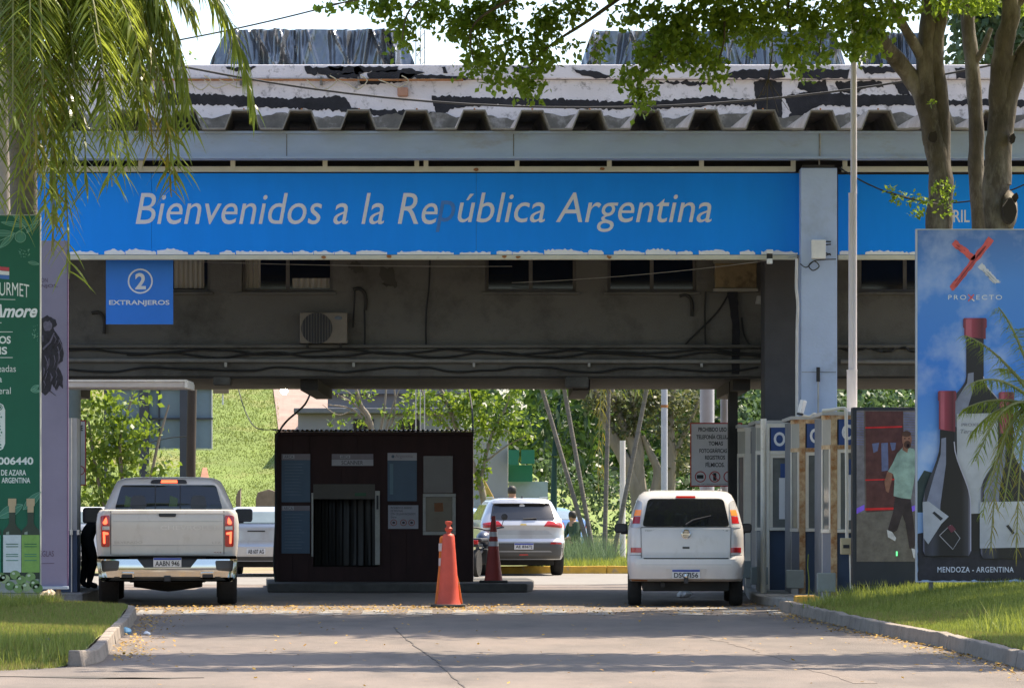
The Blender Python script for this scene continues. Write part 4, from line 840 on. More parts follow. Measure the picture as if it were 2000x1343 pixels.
# ================================================================== lit advertising screen behind it
DQ = 53.2
sc_ = thing('led_screen', 'black framed lit screen showing a man in a pale green shirt', 'screen', (X(1740, DQ), DQ, .1))
part('casing', m_ink, sc_, pbox(1665, 1830, 795, 1143, DQ, DQ + .25), bevel=.01); parts('stand', m_ink, sc_, (X(1680, DQ), X(1690, DQ), DQ + .05, DQ + .2, 0, Z(1143, DQ)), (X(1800, DQ), X(1810, DQ), DQ + .05, DQ + .2, 0, Z(1143, DQ)))
def E(nm, col, s=1.0): return M('screen ' + nm, [c * .75 for c in col], .5, var=.3, scale=7, emit=.12 * s, spec=.2)
part('display', E('taupe', (.14, .115, .10)), sc_, pbox(1673, 1826, 801, 1096, DQ - .004, DQ - .0005))
D_ = DQ - .004
art('image_floor', [(1673, 1000), (1826, 990), (1826, 1096), (1673, 1096)], E('floor', (.145, .13, .11)), sc_, D_, 1); art('image_backwall', [(1690, 803), (1764, 803), (1764, 995), (1692, 1000)], E('maroon wall', (.10, .045, .04)), sc_, D_, 1.6)
art('image_panel', [(1673, 801), (1687, 801), (1689, 1000), (1673, 1003)], E('grey panel', (.17, .16, .17)), sc_, D_, 1.6); art('image_panel', [(1764, 803), (1826, 803), (1826, 990), (1766, 993)], E('grey panel', (.17, .16, .17)), sc_, D_, 1.7)
for y_ in range(806, 870, 5): art('image_shutter', [(1673, y_), (1687, y_ + 1), (1687, y_ + 2.4), (1673, y_ + 1.6)], E('blue slat', (.16, .17, .32)), sc_, D_, 2.4); art('image_shutter', [(1765, y_), (1790, y_ + 1), (1790, y_ + 2.4), (1765, y_ + 1.6)], E('blue slat', (.16, .17, .32)), sc_, D_, 2.6)
for y_, w_ in ((833, 3), (935, 2.4), (992, 4.5)): stroke('image_red_light', [(1690, y_ + 2), (1762, y_)], w_, E('red neon', (.5, .03, .03), 1.3), sc_, D_, 2.8)
for a, c in ((1673, 1688), (1770, 1790)): art('image_violet_light', [(a, 992), (c, 985), (c, 995), (a, 1003)], E('violet', (.22, .12, .7), 1.3), sc_, D_, 2.9)
for q in ([(1703, 866), (1717, 864), (1714, 880), (1706, 884)], [(1721, 865), (1734, 864), (1735, 918), (1722, 920)], [(1738, 864), (1750, 864), (1748, 878), (1742, 880)]): art('image_garment', q, E('blue cloth', (.13, .15, .26)), sc_, D_, 2.7)
skin, shirt, pants, shoe = E('skin', (.26, .13, .085)), E('mint shirt', (.27, .38, .32)), E('dark trousers', (.05, .038, .036)), E('white shoe', (.55, .55, .55))
man = art('image_trousers', [(1748, 970), (1778, 970), (1783, 1010), (1789, 1060), (1783, 1072), (1776, 1070), (1768, 1020), (1762, 1005), (1752, 1035), (1743, 1040), (1734, 1034), (1744, 1000)], pants, sc_, D_, 3.5)
art('image_shirt', [(1743, 905), (1752, 885), (1764, 872), (1784, 876), (1790, 884), (1788, 920), (1779, 974), (1760, 972), (1745, 968), (1747, 935), (1744, 925), (1733, 922)], shirt, sc_, D_, 4.2)
art('image_arm', [(1733, 920), (1743, 924), (1741, 940), (1735, 962), (1730, 958), (1727, 940)], skin, sc_, D_, 4.9); art('image_head', ell(1771, 858, 9.5, 15, 18), skin, sc_, D_, 4.9); art('image_neck', [(1764, 868), (1774, 872), (1772, 884), (1762, 878)], skin, sc_, D_, 4.5)
art('image_beard', ell(1772, 868, 7, 8, 14), E('beard', (.09, .05, .035)), sc_, D_, 5.6); art('image_hair', ell(1770, 847, 9, 6, 14), E('beard', (.09, .05, .035)), sc_, D_, 5.6); art('image_mouth', ell(1773, 870, 3, 4, 10), E('mouth', (.02, .01, .01)), sc_, D_, 6.3)
for px in (1767, 1775): art('image_eye', ell(px, 856, 1.6, 1.2, 8), E('mouth', (.02, .01, .01)), sc_, D_, 6.3)
art('image_shoe', [(1732, 1034), (1742, 1038), (1750, 1050), (1748, 1056), (1734, 1048)], shoe, sc_, D_, 4.9); art('image_shoe', [(1780, 1070), (1788, 1072), (1790, 1092), (1784, 1088)], shoe, sc_, D_, 4.9); part('standby_light', M('green led', (.1, .6, .2), .5, emit=1), sc_, pbox(1750, 1753, 1076, 1085, D_ - .03, D_ - .026))

# ================================================================== green and lilac boards on the left lawn
DG = 50.7
gb = thing('green_billboard', 'green olive oil billboard cut by the left edge, under the palm', 'billboard', (X(-50, DG), DG, .1))
m_gr = M('billboard green', (.012, .115, .065), .5, var=.1, scale=1.2, spec=.3); m_pg = M('pale green print', (.16, .36, .25), .55); m_pg2 = M('mid green print', (.05, .2, .13), .55)
part('panel', m_gr, gb, pbox(-190, 77, 421, 1158, DG, DG + .06)); part('frame', M('board edge', (.35, .38, .35), .6), gb, pbox(-192, 79, 419, 420.8, DG - .01, DG + .07), pbox(77.2, 79.2, 421, 1158, DG - .01, DG + .07)); part('lower_rail', M('grey timber', (.33, .3, .26), .9, var=.2), gb, pbox(-192, 77, 1158.2, 1169, DG - .02, DG + .08), bevel=.008)
for px in (58, -170): part('leg', M('leg timber', (.2, .15, .1), .9, var=.25), gb, (X(px, DG), X(px + 8, DG), DG + .0, DG + .07, .05, Z(1169, DG)))
def leafart(a, c, w, fill, lay=1):
    n_ = 10; dx, dy = c[0] - a[0], c[1] - a[1]; q = math.hypot(dx, dy); L = []; R = []
    for i in range(n_ + 1):
        t = i / n_; h_ = w * math.sin(math.pi * t) ** .8 / 2; L.append((a[0] + dx * t - dy / q * h_, a[1] + dy * t + dx / q * h_)); R.append((a[0] + dx * t + dy / q * h_, a[1] + dy * t - dx / q * h_))
    art('leaf_print', L[:-1] + R[::-1][:-1], fill, gb, DG, lay); stroke('leaf_vein', [a, c], 1.1, m_pg, gb, DG, lay + 1); stroke('leaf_outline', L, .9, m_pg, gb, DG, lay + 1.2); stroke('leaf_outline', R, .9, m_pg, gb, DG, lay + 1.4)
for a, c, w in (((50, 442), (2, 434), 9), ((30, 456), (-20, 455), 12), ((28, 457), (0, 484), 11), ((56, 440), (24, 419), 9), ((62, 438), (74, 421), 8), ((74, 430), (52, 455), 9), ((-5, 1010), (45, 985), 22), ((45, 995), (80, 960), 16), ((55, 512), (77, 516), 7)): leafart(a, c, w, m_pg2)
stroke('stem_print', [(75, 436), (52, 442), (30, 456), (0, 470)], 1.4, m_pg, gb, DG, 2.6)
art('olive_print', ell(40, 462, 9, 12, 16), m_pg2, gb, DG, 1); ring('olive_outline', 40, 463, 11, 1.2, m_pg, gb, DG, 2.2)
for i in range(26): art('sprig_print', ell(48 + random.uniform(-12, 12), 494 + random.uniform(-8, 8), 1.3, 1.1, 6), m_pg2 if i % 2 else m_pg, gb, DG, 1)
for i in range(22): art('sprig_print', ell(69 + random.uniform(-6, 6), 650 + random.uniform(-16, 16), 1.2, 1.1, 6), m_pg2 if i % 2 else m_pg, gb, DG, 1)
leafart((60, 762), (76, 752), 8, m_pg2); leafart((60, 762), (78, 764), 7, m_pg2)
m_cw = M('cream lettering', (.72, .74, .7), .55)
for y_, c_ in ((523, (.5, .06, .08)), (531, (.7, .7, .7)), (539, (.06, .16, .45))): art('flag_band', [(-30, y_ - 3), (-8, y_ - 4.5), (4, y_ - 2), (18, y_ - 1), (18, y_ + 6.5), (4, y_ + 5.5), (-8, y_ + 3.5), (-30, y_ + 5)], M('flag %d' % y_, c_, .6), gb, DG, 1)
ptext('lettering', 'GOURMET', m_cw, gb, -30, 57, 551, 577, DG - .004, arc=.035)
ptext('lettering', 'Amore', m_white, gb, -18, 73, 594, 620, DG - .004, shear=.35, bold=.03)
stroke('rule_print', [(-60, 583), (30, 585)], 1, m_cw, gb, DG); stroke('rule_print', [(-60, 648), (25, 648)], 1.2, m_cw, gb, DG); stroke('rule_print', [(-60, 698), (25, 698)], 1.2, m_cw, gb, DG); stroke('rule_print', [(-10, 631), (3, 630)], 1.4, m_cw, gb, DG)
ptext('lettering', 'ACEITES', m_cw, gb, -84, 21, 656, 671, DG - .004, bold=.03) if False else ptext('lettering', 'OS', m_cw, gb, -2, 21, 656, 671, DG - .004, bold=.03)
ptext('lettering', 'IS', m_cw, gb, -2, 14, 677, 692, DG - .004, bold=.03); ptext('lettering', 'eadas', m_cw, gb, -4, 31, 713, 726, DG - .004); ptext('lettering', 'a', m_cw, gb, -4, 4, 737, 746, DG - .004); ptext('lettering', 'eral', m_cw, gb, -3, 21, 756, 769, DG - .004)
art('pill_print', [(-30, 787), (-2, 786), (6, 790), (10, 800), (10, 866), (6, 876), (-2, 880), (-30, 880)], m_cw, gb, DG, 1); art('pill_inner', ell(-1, 795, 6, 6, 14), m_gr, gb, DG, 2); ring('pill_icon', -1, 795, 4.5, 1.2, m_cw, gb, DG, 3)
for y_ in range(808, 876, 6): art('pill_mark', ell(0 + random.uniform(-2, 3), y_, 1.6, 2, 7), m_pg2, gb, DG, 2)
ptext('lettering', '006440', m_cw, gb, -4, 65, 892, 907, DG - .004, bold=.03); ptext('lettering', 'E DE AZARA', m_cw, gb, -6, 51, 917, 928, DG - .004, bold=.02); ptext('lettering', 'ARGENTINA', m_cw, gb, 3, 59, 932, 943, DG - .004, bold=.02)
def obottle(cx, yt, col_, lab_):
    R = [(6, yt + 24), (6, yt + 48), (9, yt + 54), (17, yt + 62), (18, yt + 70), (18, 1130)]
    o = art('bottle_print', [(cx + a, y) for a, y in R] + [(cx - a, y) for a, y in R[::-1]], M('olive bottle ' + col_, (.012, .03, .02), .3, var=.3), gb, DG, 3)
    art('cork_print', [(cx - 8, yt), (cx + 8, yt), (cx + 8, yt + 14), (cx + 6, yt + 15), (cx + 6, yt + 27), (cx - 6, yt + 27), (cx - 6, yt + 15), (cx - 8, yt + 14)], M('cork', (.5, .36, .22), .7, var=.15), o, DG, 4)
    art('glass_shine', [(cx - 12, yt + 66), (cx - 6, yt + 64), (cx - 6, yt + 70), (cx - 12, yt + 70)], M('glass shine', (.25, .3, .25), .4), o, DG, 4)
    art('label_print', [(cx - 17.5, yt + 71), (cx + 17.5, yt + 71), (cx + 17.5, yt + 144), (cx - 17.5, yt + 144)], lab_, o, DG, 4.4)
    for y_ in (88, 93, 108, 112, 120): art('label_line', [(cx - 12, yt + y_), (cx + 12, yt + y_), (cx + 12, yt + y_ + 1.4), (cx - 12, yt + y_ + 1.4)], m_pg2 if y_ > 100 else m_gr, o, DG, 5.4)
obottle(-16, 973, 'a', M('green label', (.03, .3, .17), .5)); obottle(24, 973, 'b', M('white label', (.6, .62, .64), .5, var=.08, scale=20)); obottle(60, 973, 'c', M('lime label', (.22, .38, .08), .5, var=.12, scale=20))
art('plate_print', [(-100, 1135), (76, 1130), (76, 1157), (-100, 1157)], M('grey plate print', (.3, .3, .28), .6, var=.25, scale=8), gb, DG, 6)
for px, py in ((-8, 1142), (10, 1130), (20, 1143), (30, 1122), (42, 1132), (52, 1145), (68, 1140), (36, 1148), (2, 1126), (60, 1126), (74, 1148)):
    art('olive_print', ell(px, py, 10, 9, 14), M('olive %d' % (px % 3), ((.2, .3, .1), (.3, .36, .18), (.13, .22, .07))[px % 3], .5, var=.2, scale=12), gb, DG, 7); art('olive_shine', ell(px - 3, py - 3, 3.2, 2.6, 8), M('olive shine', (.55, .6, .45), .5), gb, DG, 8)
DV = 54.6
vb = thing('lilac_banner', 'lilac grey banner with a winged figure print behind the green billboard', 'banner', (X(40, DV), DV, .1))
m_lil = M('lilac print', (.24, .225, .34), .55, var=.1, scale=1.2); part('panel', m_lil, vb, pbox(-60, 131, 470, 1144, DV, DV + .05)); part('ledge', M('pale blue rail', (.42, .5, .6), .6), vb, pbox(-60, 133, 1144.3, 1150, DV - .06, DV + .08), bevel=.006); parts('leg', M('leg timber', (.2, .15, .1)), vb, (X(110, DV), X(118, DV), DV, DV + .05, .05, Z(1150.3, DV)), (X(-40, DV), X(-32, DV), DV, DV + .05, .05, Z(1150.3, DV))); part('edge', M('plum edge', (.16, .1, .2), .6), vb, pbox(131.2, 133, 470, 1144, DV - .005, DV + .05))
m_vi = M('banner ink', (.09, .06, .11), .6); m_fig = M('engraving black', (.02, .018, .03), .6, var=.5, scale=20); m_fig2 = M('engraving grey', (.13, .12, .18), .6, var=.3, scale=20)
ptext('lettering', 'ON', m_vi, vb, 80, 93, 543, 551, DV - .004); ptext('lettering', 'NJOS.', m_vi, vb, 80, 113, 555, 563, DV - .004, bold=.01); ptext('lettering', 'EGLAS', m_vi, vb, 78, 105, 1075, 1086, DV - .004); stroke('small_print', [(78, 1100), (106, 1099)], 1, m_vi, vb, DV)
art('figure_print', jag([(70, 640), (80, 622), (92, 615), (108, 624), (112, 634), (104, 640), (110, 650), (120, 665), (125, 690), (122, 705), (113, 712), (122, 735), (123, 758), (116, 752), (110, 762), (102, 750), (98, 762), (88, 772), (80, 765), (76, 700)], 4, .8), m_fig, vb, DV, 1)
art('figure_face', jag(ell(93, 636, 9, 10, 12), 4, 1), m_fig2, vb, DV, 2)
for i in range(34):
    px, py = random.uniform(82, 118), random.uniform(645, 745); a = random.uniform(-.6, .9); ll = random.uniform(8, 26)
    stroke('engraving_line', [(px, py), (px + ll * .3 * math.sin(a), py + ll * .5), (px + ll * math.sin(a) * .3 - 3, py + ll)], [1.8, 1.4, .4], m_fig2 if i % 3 else m_fig, vb, DV, 2 + .05 * i)
stroke('figure_tail', [(84, 752), (96, 762), (110, 773)], [2.5, 2, .6], m_fig, vb, DV, 2); stroke('figure_arm', [(84, 682), (98, 668), (106, 650)], [4, 3.4, 2.5], m_fig2, vb, DV, 4); 

# ================================================================== flagpole, far poles
fp = thing('flagpole', 'tall white stepped flagpole beside the pale column', 'flagpole', (X(1664, 55.6), 55.6, .1)); m_fpw = M('weathered white paint', (.66, .61, .62), .5, var=.1, scale=6, stretch=(1, 1, .2))
xf = X(1664, 55.6)
MB().lathe([(.075, .1), (.075, Z(726, 55.6)), (.08, Z(722, 55.6))], (xf, 55.6, 0), n=20).build('lower_tube', m_fpw, fp, sm=50); MB().lathe([(.062, Z(722, 55.6)), (.060, Z(380, 55.6)), (.065, Z(377, 55.6))], (xf + .01, 55.6, 0), n=20).build('middle_tube', m_fpw, fp, sm=50); MB().lathe([(.047, Z(377, 55.6)), (.043, 10.5)], (xf + .025, 55.6, 0), n=20).build('upper_tube', m_fpw, fp, sm=50)
part('base_plate', m_conc, fp, (xf - .2, xf + .2, 55.4, 55.8, 0, .13), bevel=.01)
cp = tag(MB().lathe([(.15, 0), (.13, 9)], (X(-3, 51.6), 51.9, 0), n=20).build('concrete_post', M('pale concrete post', (.45, .4, .38), .9, var=.15), sm=50), 'pale concrete post at the left edge beside the palm trunk', 'post')
# ================================================================== vehicles
def paint(name, col, metal=0.0, rough=.32): return M(name, col, rough, metal, var=.05, scale=3, coat=.7, spec=.5, stain=[c * .8 * t for c, t in zip(col, (1, .95, .88))], sscale=2.2, samt=.40, stretch=(1, 1, .6))
m_tyre = M('tyre rubber', (.022, .021, .02), .9, var=.3, scale=12, bump=.4, bscale=60); m_alloy = M('alloy rim', (.45, .45, .46), .35, .8, var=.1); m_under = M('underbody', (.025, .024, .022), .9, var=.4)
m_tint = M('tinted glass', (.016, .017, .02), .05, var=.1, spec=.8); m_tred = M('tail lamp red', (.42, .012, .012), .15, var=.05, coat=.6); m_lit = M('lit tail lamp', (1, .10, .04), .3, emit=1.6); m_amb = M('amber lamp', (.75, .22, .04), .2, var=.05, coat=.5, emit=.15); m_clear = M('clear lamp', (.55, .55, .56), .12, .2, coat=.5)
m_trim = M('black trim', (.022, .022, .024), .5, var=.1); m_chrome = M('chrome', (.68, .66, .62), .12, 1.0, var=.04); m_plate = M('plate white', (.66, .66, .66), .5); m_pblue = M('plate blue', (.03, .06, .35), .5); m_clad = M('dark cladding', (.075, .073, .07), .55, var=.1)
m_fab = M('seat fabric', (.2, .185, .165), .9)

class Car:
    """body lofted from plan outlines: keys are (z, half width, rear y, front y, rear corner radius, bow)"""
    def __init__(s, root, keys): s.root = root; s.k = np.array(keys, float)
    def at(s, z): return [np.interp(z, s.k[:, 0], s.k[:, i]) for i in range(1, 6)]
    def ys(s, x, z):
        hw, yr, yf, r, bow = s.at(z); a = abs(x); y = yr + bow * (a / hw) ** 2
        if a > hw - r: y += r - math.sqrt(max(0, r * r - (a - hw + r) ** 2))
        return y
    def loop(s, z):
        hw, yr, yf, r, bow = s.at(z); P = []; rf = min(.45, hw * .5)
        for i in range(13): x = -(hw - r) + 2 * (hw - r) * i / 12; P.append((x, yr + bow * (x / hw) ** 2))
        for i in range(1, 9):
            q = math.pi / 2 * i / 8; x = hw - r + r * math.sin(q); P.append((x, yr + r - r * math.cos(q) + bow * (x / hw) ** 2))
        y0, y1 = yr + r + bow, yf - rf
        for i in range(1, 13): P.append((hw, y0 + (y1 - y0) * i / 12))
        for i in range(1, 7): q = math.pi / 2 * i / 6; P.append((hw - rf + rf * math.cos(q), yf - rf + rf * math.sin(q)))
        F_ = [(-x, y) for x, y in P[13:]][::-1]
        return [(x, y, z) for x, y in P] + [(x, y, z) for x, y in F_]
    def body(s, mat, wheels=(), wr=.34, extra=3, name='body'):
        zs = []
        for a, b in zip(s.k[:-1, 0], s.k[1:, 0]):
            n_ = max(1, int((b - a) / .06)); zs += [a + (b - a) * i / n_ for i in range(n_)]
        zs.append(s.k[-1, 0]); L = [s.loop(z) for z in zs]; n_ = len(L[0]); b = MB()
        fs = [(j * n_ + i, j * n_ + (i + 1) % n_, (j + 1) * n_ + (i + 1) % n_, (j + 1) * n_ + i) for j in range(len(L) - 1) for i in range(n_)]
        fs += [tuple(range(n_ - 1, -1, -1)), tuple(range((len(L) - 1) * n_, len(L) * n_))]
        me = b.add([p for l_ in L for p in l_], fs).mesh(name)
        if wheels:
            o = bpy.data.objects.new('tmp', me); COL.objects.link(o); cut = []
            for y in wheels:
                c = MB().lathe([(wr + .06, -1.6), (wr + .06, 1.6)], (0, y, wr), 'x', 32).mesh('c'); bm = bmesh.new(); bm.from_mesh(c); bmesh.ops.recalc_face_normals(bm, faces=bm.faces); bm.to_mesh(c); bm.free()
                co = bpy.data.objects.new('cut', c); COL.objects.link(co); cut.append(co); md = o.modifiers.new('b', 'BOOLEAN'); md.operation = 'DIFFERENCE'; md.object = co; md.solver = 'EXACT'
            dg = bpy.context.evaluated_depsgraph_get(); me2 = bpy.data.meshes.new_from_object(o.evaluated_get(dg))
            for q in [o] + cut: bpy.data.objects.remove(q)
            me = me2; me.name = name
        me.materials.clear(); smooth(me, 32); s.bodyobj = link(name, me, mat, s.root, False)
        return s.bodyobj
    def patch(s, name, pts, mat, off=.006, parent=None, nz=10, nx=10, mirror=False, rnd=0.0, back=.03):
        """panel that follows the rear surface inside a convex outline of (x, z) points"""
        if mirror: pts = [(-x, z) for x, z in pts]
        if rnd:
            q = []; n_ = len(pts)
            for i in range(n_):
                p0, p1, p2 = Vector(pts[i - 1]), Vector(pts[i]), Vector(pts[(i + 1) % n_]); a = p1 + (p0 - p1).normalized() * min(rnd, (p0 - p1).length * .45); c = p1 + (p2 - p1).normalized() * min(rnd, (p2 - p1).length * .45)
                q += [tuple(((1 - t) ** 2) * a + 2 * t * (1 - t) * p1 + t * t * c) for t in (0, .33, .67, 1)]
            pts = q
        zlo, zhi = min(p[1] for p in pts), max(p[1] for p in pts); rows = []
        lv = sorted(set([zlo + 1e-4, zhi - 1e-4] + [zlo + (zhi - zlo) * i / nz for i in range(1, nz)] + [z for _, z in pts if zlo + 1e-3 < z < zhi - 1e-3]))
        for z in lv:
            xs = []
            for (a, c), (d, e) in zip(pts, pts[1:] + pts[:1]):
                if (c - z) * (e - z) <= 0 and abs(c - e) > 1e-9: xs.append(a + (d - a) * (z - c) / (e - c))
            if len(xs) >= 2: rows.append((z, min(xs), max(xs)))
        b = MB(); w_ = nx + 1; V = []
        for z, a, c in rows:
            for i in range(w_): x = a + (c - a) * i / nx; V.append((x, s.ys(x, z) - off, z))
        n0 = len(V); Vb = [(x, y + off + back, z) for x, y, z in V]; R = len(rows); fs = []
        fs += [(j * w_ + i, j * w_ + i + 1, (j + 1) * w_ + i + 1, (j + 1) * w_ + i) for j in range(R - 1) for i in range(nx)]
        edge = list(range(w_)) + [j * w_ + nx for j in range(1, R)] + [(R - 1) * w_ + i for i in range(nx - 1, -1, -1)] + [j * w_ for j in range(R - 2, 0, -1)]
        fs += [(edge[i], edge[i] + n0, edge[(i + 1) % len(edge)] + n0, edge[(i + 1) % len(edge)]) for i in range(len(edge))]
        me = b.add(V + Vb, fs).mesh(name); smooth(me, 45)
        return link(name, me, mat, parent or s.root, False)
    def side(s, name, pts, mat, off=.006):
        """flush side panel or window; outline points are (y, z)"""
        out = []
        for sd in (-1, 1):
            v = [(sd * (s.at(z)[0] + off), y, z) for y, z in pts]; w_ = [(sd * (s.at(z)[0] - .02), y, z) for y, z in pts]; n_ = len(v)
            f = [tuple(range(n_))] + [(i, i + n_, (i + 1) % n_ + n_, (i + 1) % n_) for i in range(n_)]
            if sd > 0: f = [q[::-1] for q in f]
            out.append(MB().add(v + w_, f).build(name, mat, s.root, False))
        return out
    def plate(s, x, z, w_, h_, txt, blue=True, off=.012):
        y = s.ys(x, z) - off
        o = part('number_plate', m_plate, s.root, (x - w_ / 2, x + w_ / 2, y - .006, y + .03, z - h_ / 2, z + h_ / 2), world=False, bevel=.003)
        if blue: part('plate_band', m_pblue, o, (x - w_ / 2 + .004, x + w_ / 2 - .004, y - .009, y - .0065, z + h_ * .26, z + h_ / 2 - .004), world=False)
        text('plate_lettering', txt, m_ink, o, x - w_ * .43, x + w_ * .43, z - h_ * .4, z + h_ * (.16 if blue else .34), y - .009, bold=.02, world=False)
        return o
def wheel(root, x, y, r, w_, proto={}):
    sd = 1 if x > 0 else -1
    W_ = bpy.data.objects.new('wheel', None); COL.objects.link(W_); W_.parent = root; W_.location = (x, y, r)
    key = (r, w_, sd)
    if key not in proto:
        t = MB().lathe([(r * .62, -w_ / 2 + .01), (r * .93, -w_ / 2), (r * .985, -w_ / 2 + .03), (r, -w_ / 2 + .06), (r, w_ / 2 - .06), (r * .985, w_ / 2 - .03), (r * .93, w_ / 2), (r * .62, w_ / 2 - .01)], (0, 0, 0), 'x', 36).mesh('tyre', sm=40); t.materials.append(m_tyre)
        b = MB(); b.lathe([(r * .64, sd * (w_ / 2 - .03)), (r * .60, sd * (w_ / 2 - .012)), (r * .56, sd * (w_ / 2 - .05)), (r * .2, sd * (w_ / 2 - .06))], (0, 0, 0), 'x', 30)
        for k in range(6):
            a = 2 * math.pi * k / 6; c, s_ = math.cos(a), math.sin(a); xx = sd * (w_ / 2 - .03)
            b.tube([(xx, c * r * .1, s_ * r * .1), (xx + sd * .008, c * r * .6, s_ * r * .6)], [r * .09, r * .055], 6)
        b.lathe([(r * .16, sd * (w_ / 2 - .04)), (r * .14, sd * (w_ / 2 - .005))], (0, 0, 0), 'x', 16); rm = b.mesh('rim', sm=40); rm.materials.append(m_alloy); proto[key] = (t, rm)
    for nm, me in zip(('tyre', 'rim'), proto[key]): o = bpy.data.objects.new(nm, me); COL.objects.link(o); o.parent = W_
    return W_
def mirror(root, x, y, z, w_, h_, mat):
    sd = 1 if x > 0 else -1
    b = MB(); b.prism([(x - w_ / 2, z - h_ / 2 + .03), (x - w_ / 2 + .02, z - h_ / 2), (x + w_ / 2 - .02, z - h_ / 2), (x + w_ / 2, z - h_ / 2 + .04), (x + w_ / 2, z + h_ / 2 - .02), (x + w_ / 2 - .03, z + h_ / 2), (x - w_ / 2 + .03, z + h_ / 2), (x - w_ / 2, z + h_ / 2 - .03)], y, y + .13)
    b.box(min(x, x - sd * w_ * .8), max(x, x - sd * w_ * .8), y + .04, y + .09, z - h_ / 2 - .02, z - h_ / 2 + .05)
    o = b.build('wing_mirror', mat, root, False, bevel=.012); part('mirror_glass', M('mirror glass', (.03, .04, .06), .05, .3), o, (x - w_ / 2 + .02, x + w_ / 2 - .02, y - .004, y - .001, z - h_ / 2 + .03, z + h_ / 2 - .02), world=False); return o
def underbody(root, hw, y0, y1, z0, z1): return part('underbody', m_under, root, (-hw, hw, y0, y1, z0, z1), world=False, bevel=.02)

# ---- white double-cab pickup waiting at the left booth
DT = 55.0
tr = thing('pickup_truck', 'large white pickup truck with lit red tail lamps at the left booth', 'pickup truck', (X(327, DT), DT, 0), rz=math.radians(4.6))
pw = paint('pearl white paint', (.60, .555, .505)); 
bed = Car(tr, [(.56, .97, .04, 2.06, .10, .01), (.75, 1.0, .02, 2.06, .12, .01), (1.0, 1.02, .02, 2.06, .12, .01), (1.2, 1.02, .02, 2.06, .13, .01), (1.33, 1.0, .03, 2.06, .13, .01), (1.375, .97, .05, 2.05, .12, .01), (1.39, .94, .08, 2.02, .1, .01)])
bed.body(pw, (1.12,), .41, name='bed')
cab = Car(tr, [(.45, .96, 2.08, 5.75, .1, .01), (.8, 1.01, 2.08, 5.9, .1, .01), (1.1, 1.02, 2.08, 5.9, .1, .01), (1.25, 1.01, 2.08, 5.75, .1, .01), (1.3, 1.0, 2.08, 4.75, .1, .01), (1.38, .97, 2.09, 4.5, .12, .01), (1.45, .94, 2.1, 4.35, .13, .02), (1.76, .80, 2.26, 3.75, .14, .03), (1.82, .76, 2.31, 3.6, .16, .03), (1.86, .66, 2.42, 3.45, .2, .03), (1.875, .5, 2.6, 3.3, .2, .03)])
cab.body(pw, (4.9,), .41, name='cab')
wnd = cab.patch('rear_window', [(-.80, 1.385), (.80, 1.385), (.70, 1.755), (-.70, 1.755)], m_tint, .008, rnd=.05)
for x in (-.2, .17): cab.patch('window_bar', [(x - .008, 1.39), (x + .008, 1.39), (x + .008, 1.75), (x - .008, 1.75)], m_trim, .013, wnd)
for x in (-.45, .44): cab.patch('seat_shape', [(x - .13, 1.4), (x + .13, 1.4), (x + .1, 1.6), (x - .1, 1.6)], M('seen seat', (.05, .047, .045), .3), .011, wnd, rnd=.06)  # seat backs seen through the glass, drawn as flat patches
for x0 in (-.66, .0): cab.patch('window_reflection', [(x0, 1.43), (x0 + .12, 1.43), (x0 + .14, 1.55), (x0 + .02, 1.6)], M('painted green reflection', (.06, .09, .03), .2), .0095, wnd)  # greenery mirrored in the glass, painted on as flat green patches
bl = cab.patch('brake_lamp', [(-.28, 1.775), (.28, 1.775), (.25, 1.835), (-.25, 1.835)], m_trim, .012, rnd=.03); cab.patch('lamp_lens', [(-.12, 1.785), (.13, 1.785), (.12, 1.83), (-.11, 1.83)], m_lit, .018, bl)
cab.side('side_window', [(2.45, 1.42), (3.2, 1.42), (3.2, 1.74), (2.65, 1.74)], m_tint); cab.side('side_window', [(3.3, 1.42), (4.2, 1.42), (3.75, 1.74), (3.3, 1.74)], m_tint)
tg_ = bed.patch('tailgate', [(-.80, .745), (.80, .745), (.80, 1.372), (-.80, 1.372)], pw, .02, rnd=.03)
[bed.patch('panel_seam', [(.803, .75), (.812, .75), (.812, 1.37), (.803, 1.37)], m_trim, .004, mirror=sd, nx=2) for sd in (False, True)]; bed.patch('gate_crease', [(-.78, 1.215), (.78, 1.215), (.78, 1.225), (-.78, 1.225)], M('gate crease', (.45, .42, .39), .4), .0215, tg_); bed.patch('gate_step', [(-.78, .87), (.78, .87), (.78, .885), (-.78, .885)], M('gate crease', (.45, .42, .39), .4), .0215, tg_); bed.patch('top_spoiler', [(-.80, 1.335), (.80, 1.335), (.80, 1.385), (-.80, 1.385)], pw, .034, tg_, rnd=.015)
hd = bed.patch('gate_handle', [(-.12, 1.285), (.12, 1.285), (.125, 1.335), (-.125, 1.335)], m_trim, .036, tg_, rnd=.02)
text('badge', 'SILVERADO', M('worn badge', (.42, .38, .34), .5), tg_, -.76, -.36, .905, .935, bed.ys(-.5, .92) - .0215, world=False); text('badge', 'LTZ', M('worn badge', (.42, .38, .34), .5), tg_, .64, .76, .90, .93, bed.ys(.7, .92) - .0215, world=False)
text('embossing', 'CHEVROLET', M('embossed letters', (.66, .62, .57), .35), tg_, -.10, .72, 1.10, 1.16, bed.ys(.3, 1.1) - .0215, world=False); text('badge', '4X4', M('red badge', (.3, .06, .05), .5), tg_, .66, .77, .765, .785, bed.ys(.7, .8) - .0215, world=False)
